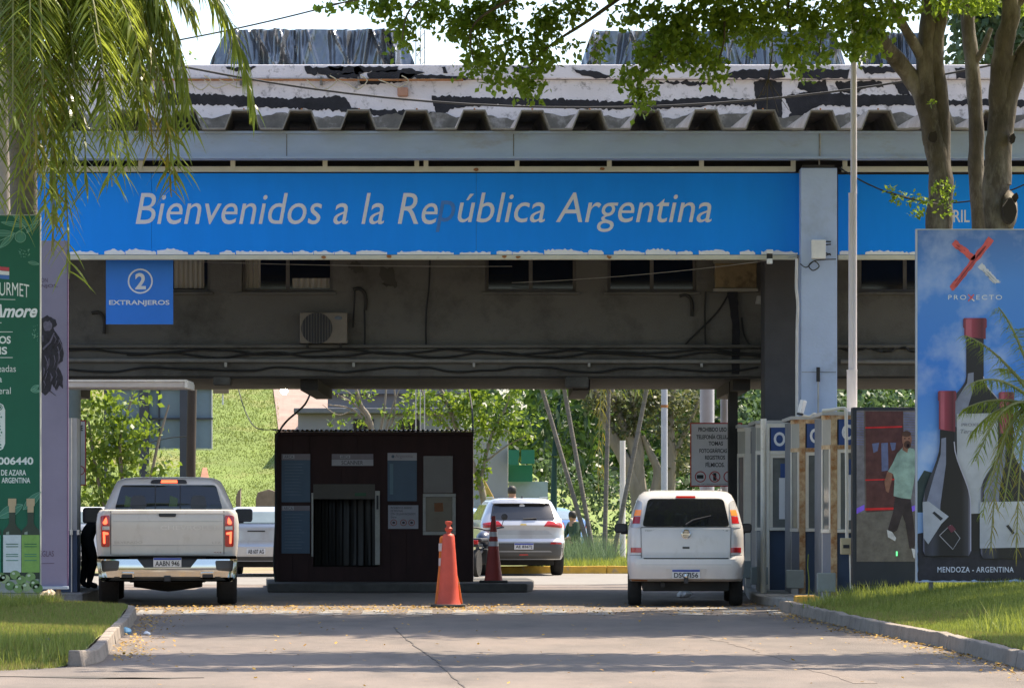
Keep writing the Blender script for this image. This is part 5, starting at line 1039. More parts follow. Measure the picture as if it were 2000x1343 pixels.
for sd in (False, True):
    t_ = bed.patch('tail_lamp', [(.82, .855), (.945, .855), (.955, 1.3), (.82, 1.31)], m_tred, .022, mirror=sd, rnd=.03)
    bed.patch('lamp_glow', [(.855, 1.19), (.90, 1.17), (.925, 1.2), (.88, 1.275), (.868, 1.275)], m_lit, .028, t_, mirror=sd, rnd=.02); bed.patch('lamp_glow', [(.885, .90), (.915, .90), (.92, 1.07), (.89, 1.07)], m_lit, .028, t_, mirror=sd, rnd=.02)
    bed.patch('lamp_glow', [(.84, 1.03), (.92, 1.03), (.92, 1.075), (.84, 1.06)], m_lit, .0285, t_, mirror=sd, rnd=.01); bed.patch('reverse_lens', [(.825, 1.10), (.93, 1.10), (.93, 1.15), (.825, 1.15)], m_clear, .0275, t_, mirror=sd)
bmp = Car(tr, [(.36, .92, -.02, .3, .12, .05), (.42, .97, -.09, .3, .14, .06), (.55, .99, -.11, .3, .14, .06), (.68, 1.0, -.09, .3, .14, .06), (.725, .98, -.05, .3, .12, .06)])
bmp.body(m_chrome, name='bumper')
pk = bmp.patch('plate_pocket', [(-.33, .56), (.33, .56), (.46, .722), (-.46, .722)], m_trim, .004); bmp.patch('lower_valance', [(-.85, .37), (.85, .37), (.75, .43), (-.75, .43)], M('valance', (.12, .11, .1), .6), .006); bmp.patch('step_pad', [(-.55, .705), (.55, .705), (.55, .73), (-.55, .73)], m_trim, .03)
for sd in (False, True):
    bmp.patch('corner_step', [(.70, .52), (.93, .50), (.95, .66), (.68, .66)], m_clad, .005, mirror=sd, rnd=.03)
    e_ = bmp.patch('exhaust_tip', [(.47, .40), (.68, .40), (.67, .485), (.48, .485)], m_chrome, .05, mirror=sd, rnd=.025, back=.14); bmp.patch('exhaust_bore', [(.495, .417), (.655, .417), (.65, .468), (.5, .468)], m_ink, .0515, e_, mirror=sd, rnd=.012)
bmp.plate(0, .635, .40, .135, 'AABN 946', True, .012)
part('tow_hitch', m_trim, tr, (-.05, .05, -.13, .1, .36, .44), world=False, bevel=.008); part('hitch_bore', m_ink, tr, (-.03, .03, -.134, -.131, .375, .425), world=False)
underbody(tr, .55, .3, 5.2, .34, .56); MB().lathe([(.1, -.5), (.16, -.1), (.17, 0), (.16, .1), (.1, .5)], (0, 1.12, .36), 'x', 16).build('rear_axle', m_under, tr, False)
for x in (-.86, .86): wheel(tr, x, 1.12, .41, .28); wheel(tr, x, 4.9, .41, .28)
mirror(tr, -1.17, 3.75, 1.30, .31, .24, M('mirror cap', (.035, .04, .06), .35)); mirror(tr, 1.13, 3.75, 1.30, .27, .2, M('mirror cap', (.035, .04, .06), .35))

# ---- white minivan in the right lane
DM = 54.8
mv = thing('minivan', 'white compact minivan with red reflectors stopped in the right lane', 'minivan', (X(1340, DM), DM, 0), rz=math.radians(-1.6))
pm_ = paint('plain white paint', (.66, .63, .61))
C = Car(mv, [(.36, .79, .12, 3.85, .2, .04), (.40, .815, .03, 3.9, .2, .05), (.55, .835, .0, 3.98, .2, .05), (.68, .84, .01, 4.0, .2, .05), (.725, .838, .045, 4.0, .2, .05), (.76, .835, .06, 3.95, .2, .05), (1.0, .83, .075, 3.7, .2, .05), (1.10, .825, .09, 3.2, .2, .05), (1.15, .815, .11, 3.0, .2, .05), (1.35, .765, .20, 2.5, .2, .05), (1.52, .705, .29, 2.15, .2, .05), (1.60, .66, .35, 2.0, .2, .05), (1.645, .60, .44, 1.9, .2, .05), (1.665, .46, .62, 1.8, .2, .04)])
C.body(pm_, (.80, 3.43), .30)
gt = C.patch('tailgate', [(-.62, .70), (.62, .70), (.635, 1.13), (-.635, 1.13)], pm_, .014, rnd=.05)
C.patch('gate_shade_line', [(-.60, .685), (.60, .685), (.61, .70), (-.61, .70)], m_trim, .003)
rw = C.patch('rear_window', [(-.625, 1.145), (.625, 1.145), (.54, 1.545), (-.54, 1.545)], m_tint, .012, rnd=.06)
C.patch('brake_lamp', [(-.14, 1.555), (.14, 1.555), (.135, 1.585), (-.135, 1.585)], m_tred, .016)
for sd in (False, True):
    t_ = C.patch('tail_lamp', [(.645, 1.13), (.80, 1.13), (.70, 1.53), (.62, 1.50)], m_clear, .012, mirror=sd, rnd=.03); C.patch('amber_lens', [(.65, 1.30), (.745, 1.30), (.72, 1.385), (.635, 1.385)], m_amb, .017, t_, mirror=sd); C.patch('red_lens', [(.66, 1.19), (.765, 1.19), (.745, 1.29), (.65, 1.29)], m_tred, .017, t_, mirror=sd)
    C.patch('reflector', [(.635, .775), (.79, .775), (.79, .845), (.635, .845)], m_tred, .012, mirror=sd)
    part('roof_rail', pm_, mv, (-.53 if sd else .51, -.51 if sd else .53, .75, 1.9, 1.652, 1.685), world=False, bevel=.008)
for sd in (False, True):
    C.patch('panel_seam', [(.634, .70), (.641, .70), (.648, 1.13), (.641, 1.13)], m_trim, .004, mirror=sd, nx=2); C.patch('panel_seam', [(.64, .735), (.83, .735), (.83, .741), (.64, .741)], m_trim, .003, mirror=sd, nx=6)
C.patch('panel_seam', [(-.64, 1.131), (.64, 1.131), (.64, 1.139), (-.64, 1.139)], m_trim, .004)
C.patch('bumper_crease', [(-.8, .60), (.8, .60), (.8, .606), (-.8, .606)], M('crease grey', (.4, .38, .36), .5), .002)
tubeobj('wiper', [(0.0, C.ys(0, 1.17) - .03, 1.17), (.10, C.ys(.1, 1.24) - .035, 1.235), (.36, C.ys(.36, 1.31) - .03, 1.30)], [.016, .014, .008], m_ink, mv, 6, False)
C.plate(0, .47, .40, .13, 'DSC7I56', True, .02); C.patch('plate_recess', [(-.27, .39), (.27, .39), (.30, .545), (-.30, .545)], M('white bumper shade', (.6, .57, .55), .4), .006, rnd=.03)
MB().lathe([(.062, -.03), (.066, -.045), (.056, -.05), (.05, -.03)], (0, C.ys(0, 1.04) - .0, 1.04), 'y', 24).build('round_badge', m_chrome, mv, False, sm=60); part('badge_bar', m_chrome, mv, (-.06, .06, C.ys(0, 1.04) - .042, C.ys(0, 1.04) - .03, 1.033, 1.047), world=False)
C.patch('lock', [(-.05, .83), (.05, .83), (.05, .86), (-.05, .86)], m_clad, .02); text('badge', 'MERIVA', M('grey badge', (.25, .25, .25), .5), gt, -.58, -.43, 1.075, 1.10, C.ys(-.5, 1.09) - .0155, world=False); text('badge', '1.8', M('grey badge', (.25, .25, .25), .5), gt, .53, .60, 1.075, 1.10, C.ys(.55, 1.09) - .0155, world=False)
part('tow_ball_bracket', m_trim, mv, (-.03, .03, -.09, .1, .34, .42), world=False); MB().lathe([(.02, 0), (.028, .02), (.02, .05)], (0, -.07, .42), 'z', 12).build('tow_ball', m_chrome, mv, False)
tubeobj('exhaust', [(-.33, .02, .31), (-.33, .5, .32)], .035, m_under, mv, 12, False); underbody(mv, .62, .25, 3.7, .22, .40); C.side('side_window', [(.55, 1.16), (1.5, 1.16), (1.5, 1.5), (.75, 1.5)], m_tint); C.side('side_window', [(1.56, 1.16), (2.75, 1.16), (2.15, 1.5), (1.56, 1.5)], m_tint)
C.patch('rust_edge', [(-.80, .365), (-.55, .365), (-.55, .385), (-.80, .395)], m_rust, .003)
for x in (-.73, .73): wheel(mv, x, .80, .30, .19); wheel(mv, x, 3.43, .30, .19)
mirror(mv, -.93, 2.6, 1.11, .19, .14, m_trim); mirror(mv, .93, 2.6, 1.11, .19, .14, m_trim)

# ---- silver crossover beyond the kiosk
sv = thing('crossover_car', 'silver crossover car with dark lower bumper beyond the kiosk', 'car', (X(1023, 79.8), 79.8, 0), rz=math.radians(6))
ps_ = paint('silver paint', (.52, .53, .55), .5, .3)
S = Car(sv, [(.34, .82, .10, 4.1, .2, .07), (.42, .86, .03, 4.2, .22, .08), (.60, .885, 0, 4.25, .22, .08), (.72, .89, .01, 4.25, .22, .08), (.78, .885, .06, 4.2, .22, .08), (.95, .885, .07, 4.1, .22, .08), (1.06, .875, .06, 3.9, .22, .08), (1.12, .85, .10, 3.3, .22, .08), (1.2, .82, .16, 3.1, .22, .08), (1.42, .72, .34, 2.6, .22, .08), (1.54, .66, .42, 2.3, .22, .08), (1.59, .60, .46, 2.2, .2, .08), (1.62, .46, .62, 2.05, .2, .06)])
S.body(ps_, (.85, 3.42), .35)
S.patch('bumper_cladding', [(-.84, .36), (.84, .36), (.86, .69), (-.86, .69)], m_clad, .008, nx=24); S.patch('skid_bar', [(-.6, .50), (.6, .50), (.55, .53), (-.55, .53)], M('grey skid', (.3, .3, .3), .4), .013)
S.patch('rear_window', [(-.68, 1.17), (.68, 1.17), (.60, 1.50), (-.60, 1.50)], m_tint, .012, rnd=.05); S.patch('spoiler', [(-.62, 1.515), (.62, 1.515), (.60, 1.57), (-.60, 1.57)], ps_, .09, rnd=.02)
for sd in (False, True):
    S.patch('tail_lamp', [(.42, 1.035), (.83, 1.0), (.84, 1.10), (.52, 1.15)], m_tred, .016, mirror=sd, rnd=.02); S.patch('bumper_lamp', [(.55, .665), (.80, .66), (.80, .70), (.58, .705)], m_tred, .014, mirror=sd); part('roof_rail', m_alloy, sv, (-.58 if sd else .56, -.56 if sd else .58, .75, 2.1, 1.585, 1.65), world=False, bevel=.01)
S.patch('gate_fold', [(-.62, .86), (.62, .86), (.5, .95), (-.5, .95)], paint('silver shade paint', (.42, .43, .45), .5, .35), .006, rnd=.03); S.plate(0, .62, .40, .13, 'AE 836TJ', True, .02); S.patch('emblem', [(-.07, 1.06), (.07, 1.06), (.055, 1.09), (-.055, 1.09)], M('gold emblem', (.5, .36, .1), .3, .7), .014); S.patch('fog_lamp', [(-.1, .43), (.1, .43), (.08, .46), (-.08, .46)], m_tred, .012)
MB().lathe([(.06, -.02), (.05, -.03)], (0, S.ys(0, 1.46) + .01, 1.45), 'y', 14).build('window_sticker', m_plate, sv, False); tubeobj('wiper', [(0, S.ys(0, 1.19) - .03, 1.185), (.28, S.ys(.28, 1.2) - .03, 1.2)], .012, m_ink, sv, 6, False); MB().lathe([(.03, 0), (.012, .05)], (.05, .8, 1.615), 'z', 10).build('roof_antenna', m_ink, sv, False)
underbody(sv, .66, .3, 3.9, .22, .42); S.side('side_window', [(.7, 1.17), (1.7, 1.17), (1.7, 1.48), (.95, 1.48)], m_tint); S.side('side_window', [(1.76, 1.17), (2.95, 1.17), (2.4, 1.48), (1.76, 1.48)], m_tint)
for x in (-.79, .79): wheel(sv, x, .85, .35, .22); wheel(sv, x, 3.42, .35, .22)
mirror(sv, -.98, 2.7, 1.1, .2, .15, m_trim); mirror(sv, .98, 2.7, 1.1, .2, .15, m_trim)

# ---- other cars, partly hidden
def plain_car(label, px, D, rz, mat, plate_=None, wide=.86):
    r_ = thing('parked_car', label, 'car', (X(px, D), D, 0), rz)
    A = Car(r_, [(.32, wide - .05, .08, 4.1, .2, .06), (.42, wide - .02, .02, 4.25, .2, .06), (.62, wide, 0, 4.3, .2, .06), (.70, wide, .04, 4.3, .2, .06), (1.0, wide - .01, .06, 3.9, .2, .06), (1.06, wide - .03, .08, 3.2, .2, .06), (1.12, wide - .06, .12, 3.05, .2, .06), (1.32, wide - .17, .45, 2.5, .2, .06), (1.40, wide - .22, .6, 2.35, .2, .06), (1.44, wide - .36, .8, 2.2, .18, .05)])
    A.body(mat, (.8, 3.4), .31); A.patch('rear_window', [(-.64, 1.10), (.64, 1.10), (.55, 1.34), (-.55, 1.34)], M('pale tinted glass', (.12, .16, .18), .08), .012, rnd=.04); A.patch('lower_bumper', [(-.75, .34), (.75, .34), (.78, .42), (-.78, .42)], m_clad, .008)
    for sd in (False, True): A.patch('tail_lamp', [(.60, .86), (.80, .86), (.80, 1.02), (.66, 1.02)], m_tred, .014, mirror=sd, rnd=.02)
    A.patch('gate_handle', [(-.18, .93), (.18, .93), (.18, .955), (-.18, .955)], m_trim, .012); A.plate(0, .53, .38, .12, plate_ or 'AB 607 AG', False, .02)
    underbody(r_, .62, .3, 3.9, .2, .4); A.side('side_window', [(.75, 1.12), (1.6, 1.12), (1.6, 1.36), (1.0, 1.36)], m_tint); A.side('side_window', [(1.66, 1.12), (2.8, 1.12), (2.35, 1.36), (1.66, 1.36)], m_tint)
    for x in (-.74, .74): wheel(r_, x, .8, .31, .2); wheel(r_, x, 3.4, .31, .2)
    mirror(r_, -.95, 2.6, 1.0, .18, .13, m_trim); mirror(r_, .95, 2.6, 1.0, .18, .13, m_trim)
    return r_
plain_car('silver hatchback seen between the pickup truck and the kiosk', 500, 78.6, math.radians(-2), ps_)
plain_car('white car half seen past the mirror of the pickup truck', 150, 79.5, math.radians(3), paint('bright white paint', (.74, .74, .74)), 'AC 412 KD')
plain_car('blue car behind the trees beyond the crossover', 1128, 108, math.radians(60), paint('blue paint', (.03, .11, .32)), 'AA 118 PL'); plain_car('pale blue car beside the kiosk, behind the motorbike', 905, 95, math.radians(20), paint('pale blue paint', (.25, .4, .62)), 'AF 230 CN')
# motorbike by the kiosk corner
mo = thing('motorbike', 'dark motorbike parked between the kiosk and the silver crossover', 'motorbike', (X(931, 78.5), 78.5, 0), rz=math.radians(-12))
for y in (.0, 1.3):
    w_ = bpy.data.objects.new('wheel', None); COL.objects.link(w_); w_.parent = mo; w_.location = (0, y, .29); MB().lathe([(.22, -.05), (.27, -.055), (.29, 0), (.27, .055), (.22, .05)], (0, 0, 0), 'x', 28).build('tyre', m_tyre, w_, False, sm=50); MB().lathe([(.215, -.02), (.03, -.04), (.03, .04), (.215, .02)], (0, 0, 0), 'x', 20).build('rim', m_alloy, w_, False)
tubeobj('frame', [(0, 0, .29), (0, .3, .5), (0, .9, .6), (0, 1.1, .85), (0, 1.3, .29)], .04, m_trim, mo, 8, False); MB().lathe([(.05, -.3), (.15, -.15), (.17, .05), (.1, .28), (.03, .3)], (0, .75, .78), 'y', 16).build('fuel_tank', paint('dark blue tank', (.02, .03, .06)), mo, False, sm=60); part('engine', m_under, mo, (-.14, .14, .45, .85, .25, .58), world=False, bevel=.04); part('seat', m_trim, mo, (-.13, .13, -.1, .55, .72, .8), world=False, bevel=.03); tubeobj('handlebar', spline([(-.36, .95, 1.02), (-.2, 1.05, 1.0), (0, 1.1, .95), (.2, 1.05, 1.0), (.36, .95, 1.02)], 4), .018, m_trim, mo, 8, False); part('tail_lamp', m_tred, mo, (-.07, .07, -.22, -.16, .68, .76), world=False, bevel=.01); part('rear_fender', m_trim, mo, (-.08, .08, -.2, .25, .62, .69), world=False, bevel=.02)
for sd in (-1, 1): b = MB(); b.tube([(sd * .3, 1.0, 1.02), (sd * .36, .98, 1.2)], .008, 6); b.lathe([(.01, -.01), (.07, 0), (.01, .012)], (sd * .37, .98, 1.23), 'y', 14); b.build('mirror', m_trim, mo, False)

# ================================================================== traffic cones
m_cone = M('cone red', (.62, .085, .05), .55, var=.12, scale=5); m_cor = M('cone orange', (.72, .20, .035), .55, var=.12, scale=5); m_rub = M('cone rubber', (.05, .05, .045), .9, var=.3); m_refl = M('reflective band', (.6, .58, .6), .4, var=.08)
D = GD(1186)
c1 = thing('traffic_cone', 'tall worn red traffic cone leaning on the orange barrier board', 'traffic cone', (X(876, D), D, .004)); s_ = F / D
part('base', m_rub, c1, (-.25, .24, -.22, .22, 0, .045), world=False, bevel=.012)
MB().lathe([(.175, .045), (.15, .12), (.135, .3), (.115, .6), (.095, .85), (.085, 1.0), (.075, 1.03), (.03, 1.05), (.028, 1.07), (.05, 1.09), (.055, 1.12), (.03, 1.14), (.028, 1.16), (.05, 1.19), (.05, 1.215), (.02, 1.22)], (.0, .06, 0), 'z', 24).build('cone', m_cone, c1, False, sm=50)
tag(c1, group='traffic cones')
o1 = thing('barrier_board', 'orange delineator board with white bands behind the red cone', 'delineator', (X(874, D), D + .12, .05))
MB().prism([(-.185, .0), (-.13, .5), (-.115, .93), (-.10, .96), (-.04, .96), (.0, .9), (.09, .6), (.17, .28), (.215, .0)], -.0, .035).build('board', m_cor, o1, False, bevel=.008)
for z0, z1 in ((.75, .86), (.54, .65)): part('band', m_refl, o1, (-.128 - .0 * z0, -.04, -.006, -.001, z0, z1), world=False)
for z0, z1, x in ((.42, .50, .10), (.25, .32, .15)): part('band', m_refl, o1, (x - .04, x, -.006, -.001, z0, z1), world=False)
part('slot', m_ink, o1, (-.065, -.045, -.004, -.001, .89, .92), world=False)
c2 = thing('traffic_cone', 'shaded dark red cone with two white bands on the island beside the kiosk', 'traffic cone', (X(964, 65.2), 65.0, .15), group='traffic cones'); part('base', m_rub, c2, (-.24, .24, -.22, .22, 0, .04), world=False, bevel=.012)
m_cdk = M('dark cone maroon', (.33, .035, .025), .6, var=.15)  # deeper, darker red than the near cone
cn2 = MB().lathe([(.155, .04), (.13, .2), (.075, .72), (.06, .86), (.045, 1.0), (.035, 1.09), (.035, 1.12), (.02, 1.13)], (0, 0, 0), 'z', 24).build('cone', m_cdk, c2, False, sm=50)
for z0, z1 in ((.62, .70), (.78, .86)): r0, r1 = np.interp(z0, [.2, .72, .86], [.13, .075, .06]) + .004, np.interp(z1, [.2, .72, .86], [.13, .075, .06]) + .004; MB().lathe([(r0, z0), (r1, z1)], (0, 0, 0), 'z', 24).build('band', m_refl, c2, False, sm=50)

# ================================================================== air conditioner and wall box
ac = thing('air_conditioner', 'cream outdoor air conditioner unit with dark fan on the grimy wall', 'air conditioner', (X(634, DB), DB, Z(675, DB))); m_ac = M('aged cream casing', (.21, .18, .145), .6, var=.1, scale=5)
fr = DB - .36
part('casing', m_ac, ac, pbox(588, 680, 612, 672, fr, DB - .06, DB), bevel=.015); xa_, za_ = X(621, DB), Z(643, DB)
MB().lathe([(.25, -.012), (.25, -.004), (.02, -.004)], (xa_, fr, za_), 'y', 36).build('fan_opening', m_ink, ac)
gr_ = MB()
for i in range(-5, 6): h_ = math.sqrt(max(.001, .25 ** 2 - (i * .045) ** 2)); gr_.tube([(xa_ + i * .045, fr - .02, za_ - h_), (xa_ + i * .045, fr - .02, za_ + h_)], .004, 4)
gr_.build('grille', M('grille wire', (.16, .15, .13), .6), ac)
art('badge', ell(664, 623.5, 8, 4, 14), M('blue badge', (.1, .13, .17), .4), ac, fr * 1.0 + .0, 1) if False else MB().lathe([(.062, -.008), (.05, -.012)], (0, 0, 0), 'y', 16).build('badge', M('blue badge', (.1, .13, .17), .4), ac, False)
bd = [o for o in ac.children if o.name.startswith('badge')][0]; bd.location = (X(663, DB) - X(634, DB), -.36, Z(623, DB) - Z(675, DB)); bd.scale = (1, 1, .5)
for px in (600, 665): part('bracket', m_dark, ac, pbox(px, px + 4, 672.3, 680, fr + .02, DB - .2, DB))
wb2 = thing('wall_cabinet', 'brown boxed window unit with broken edge above a black leak stain', 'cabinet', (X(1438, DB), DB, Z(568, DB)))
part('casing', M('stained plywood', (.30, .22, .12), .8, var=.25, scale=3, stain=(.1, .07, .04), sscale=2, samt=.45), wb2, pbox(1397, 1478, 514, 562, DB - .22, DB - .01), bevel=.01); part('frame', M('cabinet frame', (.3, .28, .24), .7), wb2, pbox(1394, 1480, 562.5, 569, DB - .26, DB - .01), pbox(1394, 1480, 508, 513.5, DB - .26, DB - .01)); tubeobj('lamp_globe', [W3(1484, 578, DB - .12), W3(1483, 594, DB - .12)], [.05, .07], m_pipe, wb2, 10)
# ================================================================== trees by the road
m_bark = M('grey bark', (.10, .084, .063), .95, var=.5, scale=5, bump=1.0, bscale=14, stretch=(1, 1, .4), stain=(.25, .225, .185), sscale=2.6, samt=.43)
m_bark2 = M('pale bark', (.21, .18, .145), .95, var=.25, scale=4, bump=.6, bscale=20, stretch=(1, 1, .3))
m_leaf = leafmat('broad leaf green', (.065, .13, .017), (.19, .28, .04), (.5, .65, .055), .55)
m_leafy = leafmat('yellowish green leaf', (.05, .10, .013), (.14, .21, .026), (.38, .5, .045), .42)  # yellow green is the foliage's own colour
m_leafd = leafmat('deep green leaf', (.012, .035, .010), (.04, .075, .018), (.12, .22, .03), .3)
m_leafo = leafmat('dull olive leaf', (.05, .06, .022), (.11, .115, .05), (.25, .27, .09), .35)
m_leafg = leafmat('far grey green leaf', (.035, .07, .035), (.085, .13, .06), (.2, .3, .1), .35)
def limb(b, pts, r0, r1, n=12, seg=5, wob=.0):
    P = spline(pts, seg); k = len(P)
    if wob: P = [p + Vector((random.gauss(0, wob), random.gauss(0, wob), 0)) if 0 < i < k - 1 else p for i, p in enumerate(P)]
    b.tube(P, [r0 + (r1 - r0) * (i / (k - 1)) ** .8 + (.04 * r0 * math.sin(i * 1.7)) for i in range(k)], n)
DT1 = 55.0; P3 = lambda px, py, D=DT1: (X(px, D), D, Z(py, D))
def twigs(b, ends, anchor_fn, r=.012):
    for e_ in ends: a = Vector(anchor_fn(e_)); e_ = Vector(e_); m_ = a.lerp(e_, .5) + Vector((random.gauss(0, .1), random.gauss(0, .1), random.uniform(.02, .25))); b.tube(spline([a, m_, e_], 4), [r * 1.8] + [r * 1.3] * 7 + [r * .5] if False else r, 5)
# -- leaning two-armed tree
t1 = thing('roadside_tree', 'forked grey tree whose long leafy boughs overhang the canopy', 'tree', (X(1838, DT1), DT1, .3))
b = MB()
limb(b, [(X(1842, DT1), DT1, .1), P3(1838, 900), P3(1836, 600), P3(1834, 440), P3(1838, 350), P3(1822, 255), P3(1812, 185), P3(1808, 110)], .27, .12, 18)
limb(b, [P3(1810, 185), P3(1808, 100), P3(1815, 20), P3(1812, -80), P3(1825, -220)], .155, .09, 14)
limb(b, [P3(1836, 430), P3(1839, 330), P3(1838, 210), P3(1828, 110), P3(1838, 30), P3(1865, -60), P3(1900, -200)], .15, .08, 14)
limb(b, [P3(1826, 280), P3(1806, 195), P3(1770, 140), P3(1725, 85, 54.5), P3(1690, 35, 53.8), P3(1640, -20, 53), P3(1560, -60, 52), P3(1440, -80, 51.2), P3(1300, -60, 50.6), P3(1150, -30, 50.3)], .17, .035, 12)
limb(b, [P3(1812, 185), P3(1802, 120), P3(1770, 60, 54.6), P3(1735, 0, 54), P3(1690, -90, 53)], .10, .05, 10)
limb(b, [P3(1440, -80, 51.2), P3(1380, -20, 51.0), P3(1330, 30, 50.8), P3(1290, 95, 50.6), P3(1250, 150, 50.5), P3(1245, 205, 50.4)], .045, .01, 8)
limb(b, [P3(1300, -60, 50.6), P3(1220, -10, 50.5), P3(1150, 40, 50.4), P3(1080, 85, 50.3), P3(1035, 125, 50.2)], .04, .01, 8)
limb(b, [P3(1150, -30, 50.3), P3(1050, -20, 50.2), P3(960, 20, 50.1), P3(920, 60, 50), P3(925, 120, 50)], .035, .008, 8)
limb(b, [P3(1150, -30, 50.3), P3(1000, -50, 50), P3(860, -20, 49.8), P3(800, 20, 49.7), P3(785, 80, 49.7)], .035, .007, 8); limb(b, [P3(900, -35, 49.9), P3(780, -20, 49.8), P3(700, 0, 49.6), P3(650, 8, 49.5)], .025, .006, 7)
limb(b, [P3(1560, -60, 52), P3(1540, 0, 51.8), P3(1545, 70, 51.7), P3(1560, 130, 51.6)], .035, .008, 8); limb(b, [P3(1640, -20, 53), P3(1610, 40, 52.8), P3(1600, 105, 52.7)], .03, .008, 8)
limb(b, [P3(1300, -60, 50.6), P3(1400, 0, 50.6), P3(1415, 70, 50.5), P3(1400, 130, 50.5)], .03, .008, 8); limb(b, [P3(1507, 20, 51.7), P3(1508, 100, 51.6), P3(1500, 160, 51.6), P3(1498, 215, 51.6)], .012, .005, 6)
for e_ in ((1470, 205), (1520, 220), (1540, 215), (1485, 180)): limb(b, [P3(1500, 155, 51.6), P3((1500 + e_[0]) / 2, 185, 51.6), P3(e_[0], e_[1], 51.6)], .007, .003, 5)
# hidden part of the crown above the picture
for a in ((1300, -250, 51), (1650, -300, 53), (1900, -350, 55), (2100, -200, 54), (1500, -250, 50.5), (1800, -330, 52), (2000, -250, 52.5), (1100, -150, 49.5)): limb(b, [P3(1815, -60), P3((1815 + a[0]) / 2, -170, (DT1 + a[2]) / 2), P3(*a)], .08, .02, 8)
b.build('trunk', m_bark, t1, sm=60)
kn = MB().prism([(X(a, 54.72), Z(c, 54.72)) for a, c in jag(ell(1822, 268, 9, 12, 12), 5, 1)], 54.70, 54.76).build('knot', M('dark hollow', (.035, .028, .022), 1), t1)
BL = [(645, 4, 26, 9), (690, 8, 26, 10), (725, 14, 28, 13), (762, 8, 24, 14), (776, 48, 13, 12), (790, 66, 14, 13), (784, 88, 11, 12), (800, 46, 12, 10), (832, 12, 30, 18), (868, 34, 38, 24), (905, 60, 30, 24), (940, 38, 36, 34), (985, 28, 40, 36), (1002, 78, 44, 30), (928, 98, 24, 20), (958, 112, 32, 24), (920, 134, 20, 17), (972, 142, 36, 20), (1040, 122, 32, 24), (1034, 162, 36, 22), (1064, 58, 30, 34), (1090, 26, 34, 24), (1118, 92, 16, 14), (1134, 14, 22, 14), (1082, 112, 20, 18), (1166, 96, 18, 14), (1194, 30, 12, 12), (1226, 160, 24, 18), (1250, 186, 19, 19), (1246, 212, 8, 10), (1262, 132, 35, 25), (1290, 92, 46, 35), (1330, 60, 46, 40), (1300, 36, 42, 36), (1368, 104, 42, 30), (1402, 132, 34, 20), (1420, 40, 50, 36), (1478, 62, 44, 34), (1470, 14, 60, 28), (1540, 20, 50, 30), (1548, 92, 28, 24), (1560, 132, 14, 20), (1590, 60, 30, 30), (1602, 112, 18, 15), (1622, 20, 40, 30), (1648, 62, 38, 34), (1690, 20, 42, 34), (1676, 92, 24, 18), (1738, 28, 28, 26), (1702, 62, 28, 26), (1250, 18, 34, 22), (1380, 10, 44, 22), (1720, 90, 14, 14), (1860, 4, 50, 12), (1960, 6, 60, 14), (1905, 0, 50, 14), (1780, 6, 36, 14), (1612, 150, 10, 12)]
BL = [(a, c, d, e_, 50.4 + max(0, (a - 1400)) * .0085 + random.uniform(-.3, .3)) for a, c, d, e_ in BL]
pts = blob_points(BL, 50.5, 1550, depth=.4)
# gather the leaves into tufts so that sky and roof show between them
cen = pts[RNG.choice(len(pts), len(pts) // 9)]; pts = cen[RNG.integers(0, len(cen), len(pts))] + RNG.normal(0, .07, (len(pts), 3))
off = []
for i in range(520):
    c = np.array([RNG.uniform(-1.5, 11), RNG.uniform(45.8, 54.5), 0]); c[2] = H + (HY + 45) * c[1] / F + RNG.uniform(.5, 3.8)
    if RNG.uniform() < .6 and abs(c[1] - 49.3) > 2.9: continue
    off.append(c + RNG.normal(0, 1, (150, 3)) * np.array([.6, .45, .28]))
crown_off = np.concatenate(off)
lv = leaves('crown', pts, .095, m_leaf, t1, droop=.4, ratio=.7)
leaves('upper_crown', crown_off, .24, m_leaf, t1, droop=.3, ratio=.7)
leaves('foliage', blob_points([(1765, 385, 28, 14, 54.3), (1800, 395, 22, 16, 54.3), (1790, 415, 22, 9, 54.3), (1840, 365, 26, 16, 54.3), (1850, 385, 16, 18, 54.3), (1845, 412, 14, 10, 54.3), (1740, 372, 12, 8, 54.3), (1815, 200, 6, 6, 54.6), (1828, 195, 5, 5, 54.6)], 54.3, 900, depth=.12), .075, m_leaf, t1, droop=.2, ratio=.5)
tubeobj('shoot_stem', spline([P3(1845, 400, 54.6), P3(1810, 395, 54.4), P3(1770, 385, 54.3), P3(1735, 374, 54.3)], 4), .008, m_bark, t1, 6)
# -- slim trunk and the thick hollow tree right of it
t2 = thing('slim_tree', 'slim dark tree trunk between the two thick trunks', 'tree', (X(1914, 56), 56, .3)); b = MB()
limb(b, [(X(1914, 56), 56, .1), P3(1914, 700, 56), P3(1913, 440, 56), P3(1906, 330, 56), P3(1907, 250, 56), P3(1898, 120, 56), P3(1890, 30, 56), P3(1893, -150, 56)], .13, .10, 12); limb(b, [P3(1900, 130, 56), P3(1918, 100, 55.9), P3(1932, 65, 55.9), P3(1936, 55, 55.9)], .06, .03, 8); b.build('trunk', m_bark, t2, sm=60)
leaves('crown', blob_points([(1900, -180, 140, 70, 56)], 56, 80, depth=1.2), .15, m_leaf, t2)
t3 = thing('hollow_tree', 'thick forked tree trunk with a hollow burl above the wine billboard', 'tree', (X(1950, 54.6), 54.6, .3)); b = MB(); Q3 = lambda px, py, D=54.6: (X(px, D), D, Z(py, D))
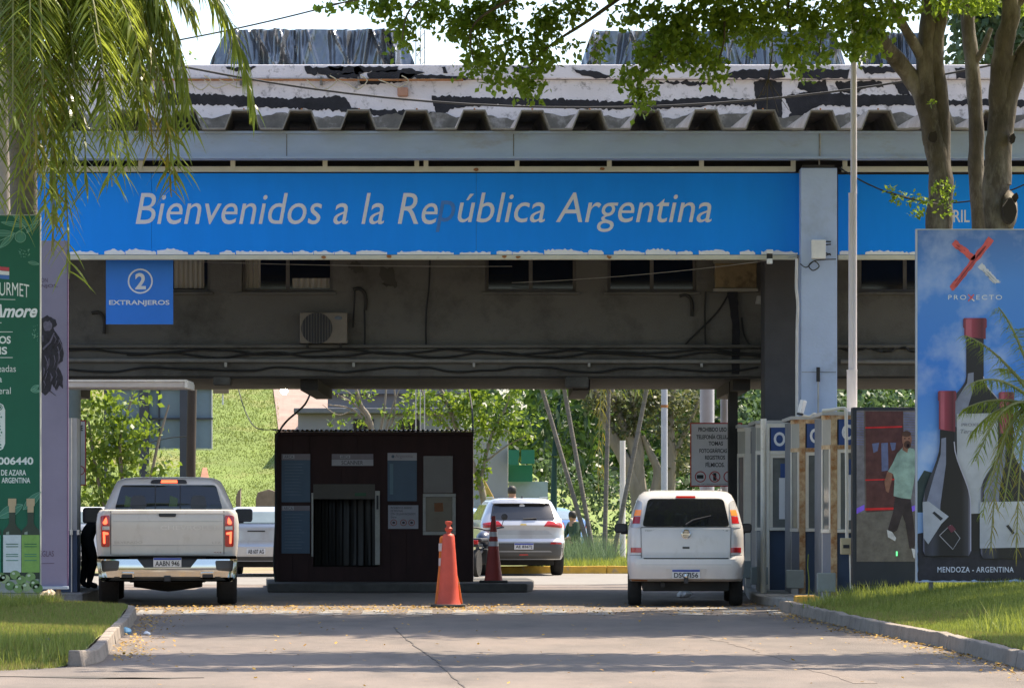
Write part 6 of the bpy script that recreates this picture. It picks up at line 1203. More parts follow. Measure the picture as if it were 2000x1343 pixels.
limb(b, [(X(1955, 54.6), 54.6, .1), Q3(1955, 800), Q3(1952, 450), Q3(1945, 380), Q3(1950, 270), Q3(1962, 190), Q3(1968, 110)], .27, .13, 18); limb(b, [Q3(1948, 360), Q3(1954, 240), Q3(1954, 160), Q3(1962, 80), Q3(1975, 20), Q3(1960, -90), Q3(1950, -250)], .20, .10, 14); limb(b, [Q3(1948, 350), Q3(1962, 215), Q3(1990, 130), Q3(2030, 60), Q3(2090, -60)], .19, .11, 14); limb(b, [Q3(1972, 30), Q3(1995, 0), Q3(2040, -40)], .07, .05, 8)
b.build('trunk', m_bark, t3, sm=60)
b = MB(); c_ = Vector(Q3(1967, 412)); b.lathe([(.02, .10), (.09, .11), (.15, .06), (.17, -.02), (.12, -.12), (.1, -.2)], (0, 0, 0), 'y', 20); o = b.build('burl', m_bark, t3, False, sm=60); o.location = c_ + Vector((0, -.1, 0)) - t3.location; o.scale = (.8, 1, 1.7)
for px, py, rx, ry in ((1968, 415, 13, 24), (1982, 386, 6, 7), (1977, 272, 5, 9)):
    MB().prism([(X(a, 54.4), Z(c, 54.4)) for a, c in jag(ell(px, py, rx, ry, 14), 6, 1.2)], 54.14 if px < 1980 and py > 300 else 54.3, 54.45).build('hollow', M('dark hollow', (.035, .028, .022), 1), t3)
leaves('crown', blob_points([(2000, -160, 190, 90, 54.6), (1900, -240, 190, 80, 53.5)], 54.6, 75, depth=1.6), .15, m_leaf, t3)
# -- another tree off to the right, nearer: its crown shades the near road
t4 = thing('street_tree', 'leafy tree outside the frame whose crown shades the near road', 'tree', (9.5, 39.5, .3)); b = MB()
limb(b, [(9.5, 39.5, .1), (9.4, 39.5, 3), (9.0, 39.3, 6), (8.0, 39, 8), (6, 38.8, 8.8), (3.5, 38.6, 9.2), (1.0, 38.4, 9.3)], .28, .03, 12); limb(b, [(9.0, 39.3, 6), (9.6, 39.6, 8), (10.2, 39.5, 10)], .16, .06, 10); b.build('trunk', m_bark, t4, sm=60)
off = [np.array([RNG.uniform(-1.2, 11.5), 38.7 + RNG.normal(0, .5), RNG.uniform(7.6, 9.8)]) + RNG.normal(0, 1, (110, 3)) * np.array([.55, .28, .25]) for i in range(230)]
off += [np.array([RNG.uniform(1.5, 11.5), 36.4 + RNG.normal(0, .14), RNG.uniform(7.6, 9.0)]) + RNG.normal(0, 1, (70, 3)) * np.array([.5, .1, .2]) for i in range(45)]
leaves('crown', np.concatenate(off), .21, m_leaf, t4, ratio=.7)

# ================================================================== palms
m_frond = leafmat('palm leaflet', (.065, .115, .018), (.28, .33, .065), (.52, .6, .08), .5, .26)
m_frondy = leafmat('yellow palm leaflet', (.16, .14, .02), (.34, .28, .04), (.5, .4, .05), .35, .4)
m_rach = M('palm rachis', (.22, .22, .08), .6, var=.2)
m_ptrunk = M('ringed palm trunk', (.15, .135, .12), .95, var=.25, scale=4, bump=.8, bscale=14, stretch=(.5, .5, 3))
def palm(name, label, base, crown, tips, llen, lw, nl, group=None, trunk_r=.18, rise=.8, start=.1, yel=(), droop=.6, lean=None):
    r_ = thing(name, label, 'palm', base, group=group); c = np.array(crown, float)
    if trunk_r:
        P = spline([base, lean or tuple((np.array(base) + c) / 2), crown], 12); MB().tube(P, [trunk_r * (1 + .04 * (i % 2)) * (1.05 - .15 * i / len(P)) for i in range(len(P))], 16).build('trunk', m_ptrunk, r_, sm=60)
    for i, t in enumerate(tips):
        V, Fq = [], []; t = np.array(t, float); d = t - c; hd = np.array([d[0], d[1], 0]); L = np.linalg.norm(hd) + .01; up = rise * (.6 + .5 * RNG.uniform())
        p1 = c + hd * (.55 if d[2] > -1.5 else .85) + np.array([0, 0, up + max(0, d[2]) * .6])
        rp = frond(V, Fq, c, p1, t, nl, llen * RNG.uniform(.85, 1.1), lw, droop, start)
        f_ = link('frond', quick_mesh('frond', np.array(V), Fq, 4), m_frondy if i in yel else m_frond, r_); tubeobj('rachis', rp, [.022 * (1 - .8 * k / 24) + .003 for k in range(25)], m_rach, f_, 5)
    return r_
DPm = 49.0; cw = W3(30, -70, DPm + .6)
tips = [W3(a, c, DPm + d) for a, c, d in ((105, 500, -.9), (88, 430, -1.3), (130, 400, -.6), (60, 330, -1.6), (25, 250, -1.9), (170, 380, -.9), (205, 300, -.7), (250, 330, -.3), (335, 385, .1), (275, 250, .2), (352, 330, .4), (362, 230, .5), (300, 130, .7), (235, 190, -.6), (150, 240, -1.2), (100, 180, -1.6), (335, 90, .9), (415, -20, 1.3), (350, -30, .9), (60, 120, -2), (-20, 330, -1), (-80, 400, -.6), (-160, 300, 0), (-120, 180, 1), (30, 160, 1.9), (140, 150, 1.6), (230, 80, 1.5), (-60, 60, 1.8), (190, 90, -1.5), (260, 60, -1))]
palm('queen_palm', 'tall feathery palm hanging its fronds over the green billboard', (X(47, 51.8), 51.8, .1), cw, tips + [tuple(np.array(t_) + RNG.normal(0, .3, 3)) for t_ in tips[:26]] + [tuple(np.array(t_) + RNG.normal(0, .45, 3) + np.array([0, 0, .9])) for t_ in tips[:18]], .56, .048, 80, rise=1.3, trunk_r=.185, yel=(0, 8, 27, 33, 40), droop=.42, lean=W3(47, 420, 51.5))
D2 = 46.5; cw = W3(2035, 800, D2)
tips = [W3(a, c, D2 + d) for a, c, d in ((1885, 655, -.3), (1950, 600, .2), (1895, 750, -.6), (1880, 800, -.2), (1905, 900, -.7), (1895, 850, .3), (1918, 1010, -.8), (1935, 1075, -.5), (1960, 990, -.9), (1985, 1090, -.8), (1990, 900, -1), (2000, 640, -.4), (2060, 560, 0), (2120, 620, .4), (2160, 750, .2), (2140, 900, -.3), (2090, 1000, -.4), (2040, 1080, -.6), (1950, 720, .6))]
palm('small_palm', 'young feathery palm in front of the wine billboard at the right edge', (X(2040, D2), D2, .28), cw, tips, .27, .018, 56, rise=.35, trunk_r=.10, yel=(9, 7), droop=.5)

# ================================================================== background beyond the building
def bg_tree(name, label, D, trunks, blobs, size, mat, dens, cat='tree', group=None, bark=m_bark2, ratio=.6, tufts=8, depth=None, base=None, droop=.35):
    bx_ = base or (X(trunks[0][0][0], D), D, 0); r_ = thing(name, label, cat, bx_, group=group); b = MB()
    for tp in trunks:
        P = [(X(q[0], D + (q[2] if len(q) > 2 else 0)), D + (q[2] if len(q) > 2 else 0), Z(q[1], D)) for q in tp]; r0 = tp[0][3] if len(tp[0]) > 3 else .12
        limb(b, P, r0, r0 * .35, 8)
    if trunks: b.build('trunk', bark, r_, sm=60)
    p = blob_points(blobs, D, dens, depth=depth)
    if tufts: cen = p[RNG.choice(len(p), max(1, len(p) // tufts))]; p = cen[RNG.integers(0, len(cen), len(p))] + RNG.normal(0, size * .75, (len(p), 3))
    p[:, 2] = np.maximum(p[:, 2], .05); leaves('crown', p, size, mat, r_, ratio=ratio, droop=droop)
    return r_
# hill and its verge
m_hill = M('grassy slope', (.13, .18, .032), .95, var=.2, scale=.5, bump=.6, bscale=8, stain=(.22, .18, .07), sscale=.22, samt=.44)
def zh(x, D):
    t = np.clip((D - 99) / 55, 0, 1); w_ = np.clip((x + 15) / 5, 0, 1) * np.clip((2 - x) / 8, 0, 1) if False else np.clip((4 - x) / 9, .25, 1)
    return .02 + 7.6 * (t * t * (3 - 2 * t)) * w_ + .12 * np.sin(x * .7 + D * .3) * t
hl_ = MB().grid(lambda u, v: (lambda x, D: (x, D, float(zh(x, D))))(-45 + 130 * u, 98 + 150 * v), 70, 60).build('hill', m_hill, sm=70); tag(hl_, kind='structure')
n_ = 110000; D = RNG.uniform(99, 155, n_); x = RNG.uniform(-13.5, -5, n_) * D / 110; Pz = np.stack([x, D, zh(x, D)], 1); keep = ~((x * F / D + 1000 > 545) & (D > 114))
blades('hill_grass', Pz[keep], .05, .035, leafmat('slope grass', (.12, .155, .03), (.17, .20, .045), (.3, .36, .06), .3, .6), lean=.9)
def hill_strip(name, pts, mat, lift=.06):
    L = [(X(a, d), d) for a, d in pts[0]]; R = [(X(a, d), d) for a, d in pts[1]]; v = []
    for (a, c), (d, e_) in zip(L, R):
        for k in range(7): t = k / 6; x_ = a + (d - a) * t; y_ = c + (e_ - c) * t; v.append((x_, y_, float(zh(x_, y_)) + lift))
    return MB().add(v, [(7 * i + j, 7 * i + j + 1, 7 * i + 8 + j, 7 * i + 7 + j) for i in range(len(L) - 1) for j in range(6)]).build(name, mat, hl_)
hill_strip('dirt_track', ([(555, 118), (545, 126), (535, 134), (528, 142), (520, 152), (505, 165)], [(640, 118), (640, 126), (640, 134), (640, 142), (640, 152), (640, 165)]), M('pink dirt track', (.27, .19, .155), .95, var=.2, scale=1.5, bump=.3))
hill_strip('bare_soil', ([(372, 104), (376, 110), (384, 116), (396, 121)], [(405, 104), (412, 110), (416, 116), (404, 121)]), M('red soil', (.26, .12, .07), .95, var=.25, scale=2, bump=.4), .05)
# median with yellow kerb
kerb('kerb_median', [(X(870, 82.5), 82.6), (X(1500, 82.5), 82.6)], m_yellow, 1.1, .15, .17)
md = MB().slab([(X(870, 82.6), 82.68), (X(1700, 82.6), 82.68), (X(1700, 96), 97), (X(870, 96), 97)], 0, .15).build('median_lawn', m_soil); tag(md, kind='structure')
n_ = 16000; D = RNG.uniform(82.75, 96.5, n_); x = X(RNG.uniform(1030, 1500, n_), D); blades('median_grass', np.stack([x, D, np.full(n_, .15)], 1), .15, .022, m_grass, lean=.7)
n_ = 2500; D = RNG.uniform(85, 95, n_); x = X(RNG.uniform(1100, 1200, n_), D); blades('tall_median_grass', np.stack([x, D, np.full(n_, .15)], 1), .55, .018, leafmat('blue green grass', (.06, .11, .06), (.16, .22, .12), (.25, .35, .15), .3, .6), lean=.9)
# far tree line closing the view
tl = []
for i in range(420):
    px = RNG.uniform(560, 2150) if i > 60 else RNG.uniform(-100, 330); D = RNG.uniform(165, 205); h_ = RNG.uniform(0, 1)
    tl.append(np.array([X(px, D), D, 1 + h_ * 9.5]) + RNG.normal(0, 1, (90, 3)) * np.array([1.5, 1.2, .9]))
tag(leaves('treeline', np.concatenate(tl), .55, m_leafd, ratio=.7), kind='stuff')
# left bush, panel frame, poles
bg_tree('leafy_shrub', 'bright yellow green bushy tree behind the pickup truck', 92, [[(250, 1110, 0, .07), (240, 950), (235, 860), (260, 770)], [(250, 1100, 0, .06), (290, 950), (310, 860), (330, 790)], [(230, 1100, 0, .06), (190, 930), (170, 800)]],
        [(180, 800, 40, 35), (215, 775, 40, 30), (250, 790, 35, 30), (285, 775, 24, 14), (290, 810, 22, 14), (200, 850, 45, 40), (250, 850, 40, 40), (290, 850, 26, 24), (175, 900, 30, 40), (220, 910, 45, 40), (270, 900, 40, 35), (310, 915, 26, 20), (190, 960, 40, 35), (250, 950, 45, 30), (320, 945, 30, 22), (160, 990, 20, 40), (200, 1010, 40, 30), (350, 950, 20, 22), (330, 890, 18, 10), (165, 760, 25, 20), (150, 850, 14, 60), (180, 1050, 40, 40)], .16, m_leafy, 260, tufts=12)
pf = thing('hoarding', 'tall blue grey panelled hoarding frame in front of the grassy hill', 'hoarding', (X(345, 101), 101, 0)); m_pan = M('blue grey sheeting', (.15, .215, .26), .45, var=.2, scale=.8); m_post = M('dark steel post', (.035, .04, .055), .6)
for a in (203, 262, 311, 372):
    for c0, c1 in ((700, 817), (817, 876)):
        part('panel', m_pan, pf, pbox(a, {203: 262, 262: 311, 311: 372, 372: 414}[a], c0 + .6, c1 - .6, 101.1, 101.14))
part('rail', m_post, pf, pbox(200, 416, 815.5, 818.5, 101.0, 101.09), pbox(200, 416, 758, 760, 101.0, 101.09)); part('post', m_post, pf, pbox(351, 368, 690, 1110, 100.7, 100.95)[:4] + (0, 5.9)); part('post', m_post, pf, pbox(272, 290, 690, 1110, 100.7, 100.95)[:4] + (0, 5.9)); part('edge_trim', M('pale edging', (.5, .5, .48), .6), pf, pbox(412.5, 415, 700, 877, 101.05, 101.09), pbox(200, 412, 876.5, 878, 101.05, 101.09)); part('mullion', m_post, pf, pbox(309.5, 312, 700, 876, 101.04, 101.095)); part('post', m_post, pf, pbox(203, 209, 690, 1110, 100.8, 100.95)[:4] + (0, 5.9))
ub = tag(MB().tube([(X(374, 97), 97, 0), (X(373, 97), 97, 2.5), (X(378, 97), 97, 6.5)], [.125, .12, .11], 12).build('utility_pole', M('weathered wood pole', (.045, .034, .027), .95, var=.3, stretch=(1, 1, .2)), sm=60), 'brown wooden utility pole before the panelled hoarding', 'pole')
tag(tubeobj('stay_wire', spline([W3(290, 865, 98), W3(330, 855, 97.5), W3(366, 852, 97)], 4), .012, m_cable), 'short wire tied to the wooden utility pole', 'wire')
lg = thing('street_sign_pole', 'thin white pole with a small brown board on the grassy hill', 'sign', (X(435, 125), 125, float(zh(X(435, 125), 125)))); part('pole', m_fpw, lg, pbox(433.5, 436.5, 745, 790, 125, 125.05)); part('board', M('brown board', (.18, .12, .08), .8), lg, pbox(416, 447, 752, 768, 124.9, 124.99))
for a, c, d, e_, lb_ in ((461, 470, 955, 990, 'short brown timber post on the slope beside the pickup mirror'), (500, 540, 957, 1000, 'stump of grey brown boards next to the kiosk corner')):
    tag(MB().prism([(X(q[0], 98.5), Z(q[1], 98.5)) for q in ((a, e_ + 90), (d * 0 + c, e_ + 90), (c, c * 0 + d + 3), ((a + c) / 2 + 6, d - 2), (a + 4, d + 4), (a, d + 16))], 98.4, 98.7).build('timber_post', M('old timber', (.2, .16, .12), .95, var=.3), bevel=.01), lb_, 'post')
# grey house behind the thin trees
hs_ = thing('grey_house', 'low grey house with a sloping roof behind the thin bare trees', 'house', (X(700, 122), 122, 1)); m_hw = M('grey render', (.22, .21, .22), .9, var=.1, scale=.8, bump=.2)
part('wall', m_hw, hs_, (X(582, 122), X(900, 122), 122, 129, 0, Z(808, 122))); part('roof', M('dark roof sheets', (.13, .13, .14), .8, var=.2), hs_, (X(575, 122), X(910, 122), 121.6, 129.5, Z(807.5, 122), Z(797, 122)), bevel=.03); part('upper_wall', m_hw, hs_, (X(640, 126), X(900, 126), 126, 129, Z(796.5, 122), Z(770, 126))); part('upper_roof', M('dark roof sheets', (.13, .13, .14)), hs_, (X(630, 126), X(910, 126), 125.6, 129.5, Z(769.5, 126), Z(760, 126)))
part('window', m_glassd, hs_, pbox(690, 730, 818, 850, 121.97, 121.998)); part('window', m_glassd, hs_, pbox(780, 820, 818, 850, 121.97, 121.998))
bt = bpy.data.objects  # parked car on the slope
pc = plain_car('dark car parked up on the dirt track above the kiosk roof', 598, 146, math.radians(75), paint('charcoal paint', (.05, .05, .06)), 'AD 550 RT'); pc.location.z = float(zh(pc.location.x, 146)) + .05
pl2 = thing('palisade_hut', 'small dark roofed shelter on the dirt track above the kiosk', 'shelter', (X(590, 136), 136, float(zh(X(590, 136), 136)))); part('roof', M('dark roof sheets', (.13, .13, .14)), pl2, pbox(552, 612, 777, 783, 136, 138)); part('wall', M('hut boards', (.06, .055, .05), .9), pl2, pbox(556, 596, 783.2, 800, 136.2, 137.8))
for px in (600, 608): part('leg', m_frame, pl2, pbox(px, px + 2, 783.2, 806, 136.1, 136.2))
# thin pale trees with bright leaves
def thin_tree(label, tr_, bl_, D, dens, mat=m_leafy): return bg_tree('thin_tree', label, D, tr_, bl_, .13, mat, dens, group='thin bright trees behind the kiosk', tufts=10)
thin_tree('sparse pale trunked tree showing over the middle of the kiosk roof', [[(735, 1100, 0, .09), (728, 850), (705, 790), (690, 740)], [(732, 900, 0, .05), (750, 800), (755, 740)], [(735, 900, 0, .05), (712, 810), (660, 770)], [(728, 840, 0, .04), (690, 800), (640, 790)], [(735, 900, 0, .04), (768, 790), (790, 740)], [(740, 860, 0, .03), (800, 800), (820, 760)], [(735, 880, 0, .04), (770, 810), (768, 740)], [(705, 790, 0, .02), (680, 765), (650, 745)], [(690, 800, 0, .02), (660, 810), (630, 790)]],
          [(645, 825, 22, 8), (700, 828, 22, 10), (715, 765, 20, 10), (740, 772, 26, 12), (690, 770, 10, 10), (780, 820, 26, 14), (800, 790, 24, 18), (820, 765, 22, 14), (640, 790, 8, 12), (755, 800, 10, 8), (715, 790, 8, 6), (660, 760, 12, 6)], 96, 280)
thin_tree('bright leafy tree spilling past the corner of the kiosk roof', [[(960, 1100, 0, .10), (940, 950), (900, 860), (870, 780), (850, 740)], [(940, 930, 0, .05), (960, 850), (990, 790), (1000, 740)], [(905, 860, 0, .04), (840, 800), (820, 745)], [(950, 900, 0, .03), (990, 870), (1030, 850)]],
          [(850, 800, 40, 28), (900, 775, 44, 26), (880, 815, 40, 22), (930, 800, 36, 34), (960, 770, 30, 22), (985, 800, 30, 34), (1010, 835, 26, 20), (1030, 850, 20, 12), (960, 840, 30, 24), (935, 865, 20, 16), (975, 870, 20, 14), (950, 905, 14, 18), (930, 935, 12, 20), (1005, 770, 18, 20), (1035, 815, 16, 16), (830, 770, 24, 16), (940, 900, 20, 12), (950, 960, 10, 14)], 93, 420)
# cream house with yellow kerb ramp and green awning
ch_ = thing('cream_house', 'cream wall building with a green awning behind the silver crossover', 'house', (X(950, 112), 112, 0)); part('wall', M('cream render', (.33, .295, .265), .9, var=.08, scale=1), ch_, (X(870, 112), X(992, 112), 112, 119, 0, Z(840, 112))); part('roof', M('pale roof', (.4, .36, .33), .8), ch_, (X(862, 112), X(996, 112), 111.8, 119, Z(839.5, 112), Z(834, 112))); m_gaw = M('green awning', (.012, .14, .065), .6, var=.1); part('awning', m_gaw, ch_, pbox(992.5, 1014, 878, 907, 111.5, 112.2), pbox(1018, 1044, 878, 905, 111.5, 112.2)); part('awning_wall', m_gaw, ch_, pbox(992.5, 1040, 907.5, 940, 112.6, 112.9)); part('lower_wall', M('pale blue wall', (.33, .38, .4), .9), ch_, (X(993, 113), X(1070, 113), 113, 116, 0, Z(940, 113))); part('plinth', m_conc, ch_, (X(868, 112), X(992, 112), 111.9, 111.99, 0, Z(975, 112)))
yr = thing('yellow_ramp_kerb', 'sloping yellow painted ramp edge beside the cream wall', 'ramp', (X(950, 108), 108, 0)); MB().prism([(X(a, 108), Z(c, 108)) for a, c in ((925, 937), (945, 934), (972, 985), (980, 1090), (950, 1090), (948, 985))], 108, 108.4).build('ramp', M('yellow ramp paint', (.45, .28, .07), .8, var=.15), yr, bevel=.02)
# dark palm-like tree, leaning palms and the grey-trunked tree
bg_tree('dark_leaf_tree', 'dark green large leaved tree behind the leaning palm trunks', 101, [[(1080, 1110, 0, .11), (1082, 950), (1085, 850), (1095, 770)]], [(1090, 790, 50, 40), (1140, 800, 45, 45), (1110, 850, 50, 35), (1150, 860, 36, 40), (1060, 780, 36, 25), (1170, 790, 40, 40), (1060, 830, 20, 16), (1150, 900, 20, 16)], .42, m_leafd, 90, ratio=.28, tufts=5, bark=M('teal post', (.015, .05, .045), .8))
for px0, px1, py1, lab in ((1158, 1050, 730, 'leaning thin palm trunk closest to the silver crossover'), (1162, 1095, 720, 'thin leaning palm trunk, second from the silver crossover'), (1180, 1190, 715, 'upright thin palm trunk with a yellow hanging frond'), (1195, 1275, 700, 'short thin palm trunk leaning towards the white minivan')):
    D = 88.5; top = W3(px1, py1, D + .5); tps = [W3(1168, 960, D), W3(1176, 940, D + .4)] + [tuple(np.array(top) + np.array([math.cos(a) * 1.0, math.sin(a) * .8, RNG.uniform(-.9, .3)])) for a in RNG.uniform(0, 6.28, 6)] if px1 in (1190,) else [tuple(np.array(top) + np.array([math.cos(a) * .9, math.sin(a) * .7, RNG.uniform(-.2, .6)])) for a in RNG.uniform(0, 6.28, 5)]
    palm('thin_palm', lab, (X(px0, D), D, .15), top, tps, .35, .03, 22, group='thin palms on the median', trunk_r=.052, rise=.4, yel=(0, 1) if px1 == 1190 else ())
bg_tree('spreading_tree', 'grey multi-stemmed tree spreading above the white minivan', 96, [[(1262, 1110, 0, .26), (1250, 990), (1236, 930), (1205, 870), (1175, 800), (1155, 740)], [(1255, 1000, 0, .2), (1243, 900), (1232, 860), (1205, 800), (1190, 740)], [(1245, 930, 0, .14), (1250, 880), (1240, 820), (1230, 740)], [(1262, 1010, 0, .16), (1285, 930), (1268, 880), (1255, 850)], [(1300, 1100, 0, .18), (1310, 900), (1308, 800), (1320, 740)], [(1250, 960, 0, .12), (1215, 900), (1190, 860)], [(1310, 900, 0, .09), (1345, 830), (1370, 770)]],
        [(1180, 775, 50, 25), (1240, 780, 50, 30), (1300, 780, 50, 30), (1345, 790, 40, 35), (1220, 830, 40, 25), (1280, 830, 36, 25), (1340, 850, 30, 30), (1270, 760, 60, 14), (1330, 900, 24, 24), (1200, 810, 30, 20)], .13, m_leafo, 520, tufts=9)
bg_tree('hedge_shrub', 'light green shrub mass beyond the crossover and leaning palms', 118, [], [(1010, 940, 40, 30), (1050, 925, 40, 40), (1045, 970, 40, 30), (1100, 940, 40, 40), (1130, 980, 45, 40), (1170, 940, 40, 40), (1190, 990, 40, 40), (1240, 960, 30, 50), (1290, 960, 30, 50), (1330, 970, 30, 50), (1110, 1020, 30, 25), (1170, 1040, 50, 20), (1250, 1030, 40, 30), (1380, 960, 30, 60)], .17, m_leafg, 170, 'shrub', base=(X(1100, 118), 118, 0))
bg_tree('hedge_shrub', 'green shrub seen between the column and the lit screen', 120, [], [(1660, 790, 40, 30), (1720, 780, 40, 30), (1770, 790, 40, 30), (1700, 830, 60, 40), (1640, 840, 40, 40), (1780, 850, 40, 40), (1480, 800, 60, 60)], .2, m_leafg, 120, 'shrub', base=(X(1700, 120), 120, 0))
bg_tree('tall_far_tree', 'tall pale green tree rising behind the roof at the top right corner', 88, [[(1960, 1100, 0, .3), (1960, 500), (1940, 200), (1930, 0)]], [(1890, 70, 40, 40), (1900, 20, 50, 40), (1950, 60, 50, 50), (1960, 0, 60, 50), (2010, 70, 50, 60), (1870, 110, 26, 20), (1930, 110, 50, 30), (2000, 130, 50, 40), (1900, -60, 80, 50), (2000, -80, 80, 60)], .22, m_leafg, 420, tufts=9, depth=1.6)
bg_tree('roof_side_tree', 'green tree top peeping above the parapet beside the palm', 90, [[(30, 1100, 0, .2), (50, 500), (330, 130)]], [(335, 100, 22, 16), (365, 118, 22, 10), (390, 122, 14, 6), (320, 130, 30, 20)], .14, m_leafy, 230, tufts=8)
pa_ = tag(MB().lathe([(.075, 0), (.07, 6.6)], (X(1297.5, 86), 86, .1), n=14).build('lamp_pole', m_col, sm=60), 'grey lamp pole with a rusty ring rising behind the white minivan', 'pole'); MB().lathe([(.082, -.03), (.082, .03)], (0, 0, Z(793, 86) - 0), n=14).build('rust_ring', m_rust, pa_, False).location = (X(1297.5, 86), 86, 0)
tag(MB().lathe([(.07, .1), (.065, Z(860, 90))], (X(1216, 90), 90, 0), n=14).build('white_post', m_fpw, sm=60), 'pale post standing on the median by the short leaning palm', 'post')
# ================================================================== people
def person(label, loc, rz, J, cols, hair=True):
    """continuous skinned body from a joint graph; J overrides default joint positions"""
    r_ = thing('person', label, 'person', loc, rz)
    P = dict(pelvis=(0, 0, .95), spine=(0, .0, 1.12), chest=(0, .0, 1.34), neck=(0, 0, 1.5), head=(0, -.01, 1.60), crown=(0, -.015, 1.70), shl=(-.18, 0, 1.42), shr=(.18, 0, 1.42), ell=(-.24, .02, 1.14), elr=(.24, .02, 1.14), wrl=(-.25, -.06, .90), wrr=(.25, -.06, .90), pml=(-.25, -.09, .82), pmr=(.25, -.09, .82), hpl=(-.09, 0, .9), hpr=(.09, 0, .9), knl=(-.10, -.02, .49), knr=(.10, -.02, .49), anl=(-.10, .02, .08), anr=(.10, .02, .08), tol=(-.11, -.15, .03), tor=(.11, -.15, .03)); P.update(J)
    R = dict(pelvis=.15, spine=.135, chest=.15, neck=.06, head=.085, crown=.075, shl=.075, shr=.075, ell=.05, elr=.05, wrl=.032, wrr=.032, pml=.035, pmr=.035, hpl=.1, hpr=.1, knl=.065, knr=.065, anl=.045, anr=.045, tol=.04, tor=.04)
    Eg = [('pelvis', 'spine'), ('spine', 'chest'), ('chest', 'neck'), ('neck', 'head'), ('head', 'crown'), ('pelvis', 'hpl'), ('pelvis', 'hpr')]
    for s_ in 'lr': Eg += [('chest', 'sh' + s_), ('sh' + s_, 'el' + s_), ('el' + s_, 'wr' + s_), ('wr' + s_, 'pm' + s_), ('hp' + s_, 'kn' + s_), ('kn' + s_, 'an' + s_), ('an' + s_, 'to' + s_)]
    for s_ in 'lr':
        w_ = Vector(P['wr' + s_]); p_ = Vector(P['pm' + s_]); d = (p_ - w_).normalized(); sd = d.orthogonal().normalized()
        for k in range(5):
            nm = 'f%s%d' % (s_, k); u = (k - 2) / 2; b0 = p_ if k < 4 else w_.lerp(p_, .5)
            P[nm] = tuple(p_ + d * (.085 - .012 * abs(u)) + sd * u * .035) if k < 4 else tuple(p_ + sd * .065 + d * .01); R[nm] = .009; Eg.append(('pm' + s_ if k < 4 else 'wr' + s_, nm))
    names = list(P); me = bpy.data.meshes.new('b'); me.from_pydata([P[n_] for n_ in names], [(names.index(a), names.index(c)) for a, c in Eg], [])
    o = bpy.data.objects.new('b', me); COL.objects.link(o); md_ = o.modifiers.new('s', 'SKIN'); md_.use_smooth_shade = True
    for i, n_ in enumerate(names): sv_ = me.skin_vertices[0].data[i]; sv_.radius = (1.16 * R[n_] * (1.15 if n_ in ('chest', 'pelvis') else 1), 1.16 * R[n_] * (.75 if n_ in ('chest', 'spine', 'pelvis') else 1)); sv_.use_root = n_ == 'pelvis'
    o.modifiers.new('d', 'SUBSURF').levels = 2
    dg = bpy.context.evaluated_depsgraph_get(); m2 = bpy.data.meshes.new_from_object(o.evaluated_get(dg)); bpy.data.objects.remove(o); m2.name = 'body'; m2.materials.clear()
    for c in cols: m2.materials.append(c)              # skin, shirt, trousers, shoes
    zone = {n_: 0 for n_ in names}; zone.update(spine=1, chest=1, shl=1, shr=1, ell=1, elr=1, pelvis=2, hpl=2, hpr=2, knl=2, knr=2, anl=2, anr=2, tol=3, tor=3); A = np.array([P[n_] for n_ in names])
    for f_ in m2.polygons: f_.material_index = zone[names[int(np.argmin(((A - np.array(f_.center)) ** 2).sum(1)))]]; f_.use_smooth = True
    link('body', m2, None, r_, False)
    h_ = Vector(P['head']); c_ = Vector(P['crown'])
    if hair:
        hm = MB().lathe([(.02, .105), (.06, .095), (.088, .06), (.098, .015), (.096, -.04), (.085, -.07)], (0, 0, 0), 'z', 18).build('hair', M('dark hair', (.02, .016, .013), .6), r_, False, sm=60); hm.location = h_.lerp(c_, .5) + Vector((0, .012, .012))
    return r_
sk = M('skin', (.36, .2, .14), .6); nv = M('navy uniform', (.012, .014, .02), .85); gn = M('green uniform', (.03, .06, .035), .85); bt_ = M('black boots', (.012, .012, .012), .5)
# officer leaning towards the cab window of the pickup
person('person in dark clothes leaning to the window of the pickup truck', (X(172, 60.2), 60.2, .155), 0, dict(pelvis=(-.02, 0, .86), spine=(.10, .05, .98), chest=(.27, .06, 1.10), neck=(.40, .06, 1.17), head=(.48, .05, 1.21), crown=(.56, .04, 1.25), shl=(.26, -.1, 1.12), shr=(.28, .22, 1.12), ell=(.42, -.12, .95), elr=(.44, .22, .95), wrl=(.56, -.06, 1.02), wrr=(.56, .2, 1.02), pml=(.64, -.05, 1.04), pmr=(.64, .2, 1.04), hpl=(-.03, -.08, .82), hpr=(-.03, .1, .82), knl=(.10, -.08, .46), knr=(-.04, .12, .46), anl=(.02, -.06, .07), anr=(-.1, .12, .07), tol=(.16, -.08, .03), tor=(.04, .1, .03)), [sk, nv, nv, bt_])
person('person with dark hair and green jacket standing behind the silver crossover', (X(1000, 86.5), 86.5, .15), math.radians(160), {}, [sk, gn, nv, bt_])
person('person in a dark top seated among the leaning palms beyond the crossover', (X(1122, 91), 91, .15), math.radians(-60), dict(pelvis=(0, 0, .42), spine=(0, .02, .58), chest=(0, -.02, .80), neck=(0, -.04, .95), head=(0, -.06, 1.04), crown=(0, -.07, 1.13), shl=(-.18, -.02, .87), shr=(.18, -.02, .87), ell=(-.24, -.12, .62), elr=(.24, -.12, .62), wrl=(-.14, -.34, .52), wrr=(.14, -.34, .52), pml=(-.08, -.4, .5), pmr=(.08, -.4, .5), hpl=(-.09, -.04, .38), hpr=(.09, -.04, .38), knl=(-.12, -.42, .45), knr=(.12, -.42, .45), anl=(-.12, -.40, .07), anr=(.12, -.40, .07), tol=(-.13, -.56, .03), tor=(.13, -.56, .03)), [sk, gn, nv, bt_])
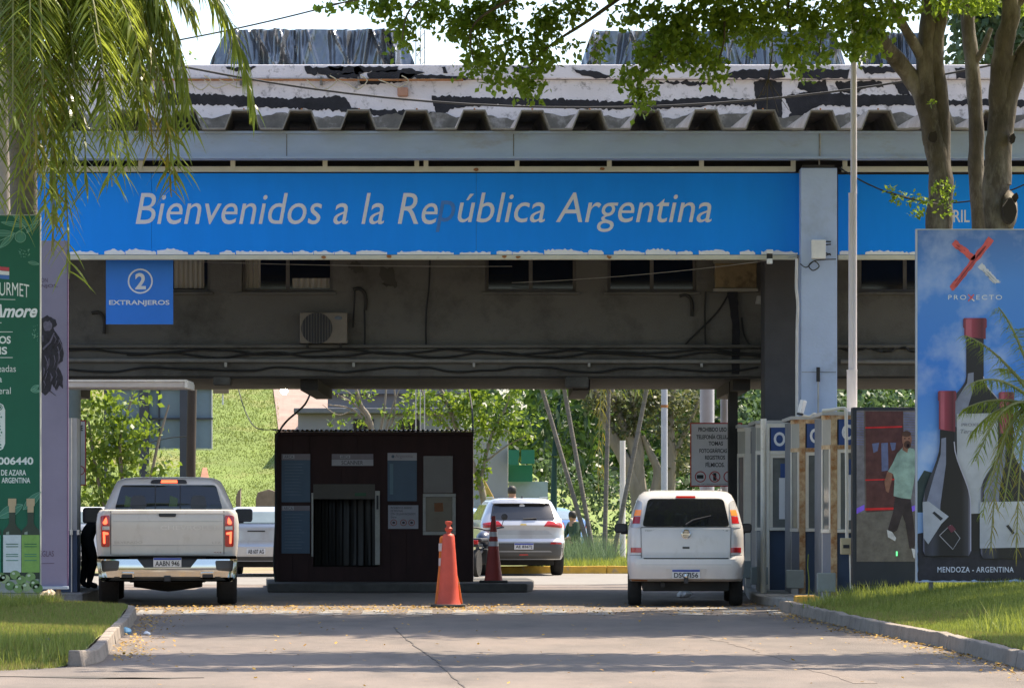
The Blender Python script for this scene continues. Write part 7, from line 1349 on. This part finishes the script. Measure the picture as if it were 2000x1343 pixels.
st = thing('low_seat', 'low grey block the seated person rests on beyond the crossover', 'seat', (X(1122, 91), 91.02, .15)); part('block', m_conc, st, (-.2, .2, -.05, .35, 0, .3), world=False, bevel=.02)

# ================================================================== small things on the ground
m_fall = leafmat('fallen leaf', (.28, .15, .03), (.55, .34, .07), (.5, .35, .1), .15, .7)
n_ = 2600; D = RNG.uniform(50.3, 56.0, n_); px = np.concatenate([RNG.uniform(190, 980, 1900), RNG.uniform(980, 1560, 700)]); D[:1300] = RNG.normal(53.3, .8, 1300)
Pl = np.stack([X(px, D), D, np.full(n_, .018)], 1); n2 = 500; D2_ = RNG.uniform(35, 50, n2); Pl2 = np.stack([lkx(D2_) + .12 + np.abs(RNG.normal(0, .22, n2)), D2_, np.full(n2, .016)], 1); n3 = 700; D3 = RNG.uniform(31, 51, n3); Pl3 = np.stack([rkx(D3) - .1 - np.abs(RNG.normal(0, .2, n3)), D3, np.full(n3, .016)], 1); n4 = 260; D4 = RNG.uniform(30, 50, n4); Pl4 = np.stack([X(RNG.uniform(200, 1800, n4), D4), D4, np.full(n4, .016)], 1)
AL = np.concatenate([Pl, Pl2, Pl3, Pl4]); A_ = RNG.uniform(0, 6.28, len(AL)); s_ = RNG.uniform(.010, .030, len(AL))[:, None]
d_ = np.stack([np.cos(A_), np.sin(A_), RNG.uniform(-.1, .5, len(AL))], 1); q_ = np.stack([-np.sin(A_), np.cos(A_), RNG.uniform(-.3, .3, len(AL))], 1)
V = np.stack([AL, AL + d_ * s_ + q_ * s_ * .6, AL + d_ * s_ * 2, AL + d_ * s_ - q_ * s_ * .6], 1).reshape(-1, 3); V[:, 2] = np.maximum(V[:, 2], .012)
tag(link('fallen_leaves', quick_mesh('fallen_leaves', V, np.arange(len(V)).reshape(-1, 4), 4), m_fall), kind='stuff')
def crumple(name, label, cat, px, py, s_, mat, z=.004):
    D = GD(py); b = MB().lathe([(.2, 0), (.8, .1), (1, .45), (.7, .8), (.2, 1)], (0, 0, 0), 'z', 14); b.v = [(x * (1 + random.uniform(-.3, .3)) * s_, y * (1 + random.uniform(-.3, .3)) * s_, zz * s_ * (1 + random.uniform(-.2, .2))) for x, y, zz in b.v]
    o = b.build(name, mat); o.location = (X(px, D), D, z); return tag(o, label, cat)
crumple('litter_bag', 'crumpled pale blue plastic litter in the gutter by the left kerb', 'litter', 245, 1238, .07, M('blue plastic', (.3, .55, .7), .3)); crumple('litter_scrap', 'small white paper scrap beside the left kerb', 'litter', 287, 1240, .04, m_paper); crumple('plastic_cup', 'white plastic bag lying on the road under the minivan', 'litter', 1337, 1166, .12, m_paper)
crumple('litter_heap', 'small heap of pale and orange rubbish beside the lilac banner', 'litter', 97, 1184, .13, M('mixed litter', (.6, .5, .38), .8, var=.5, scale=14), z=.1); crumple('road_stone', 'small dark stone lying in the grass of the left lawn', 'stone', 90, 1285, .09, m_cem, z=.1)
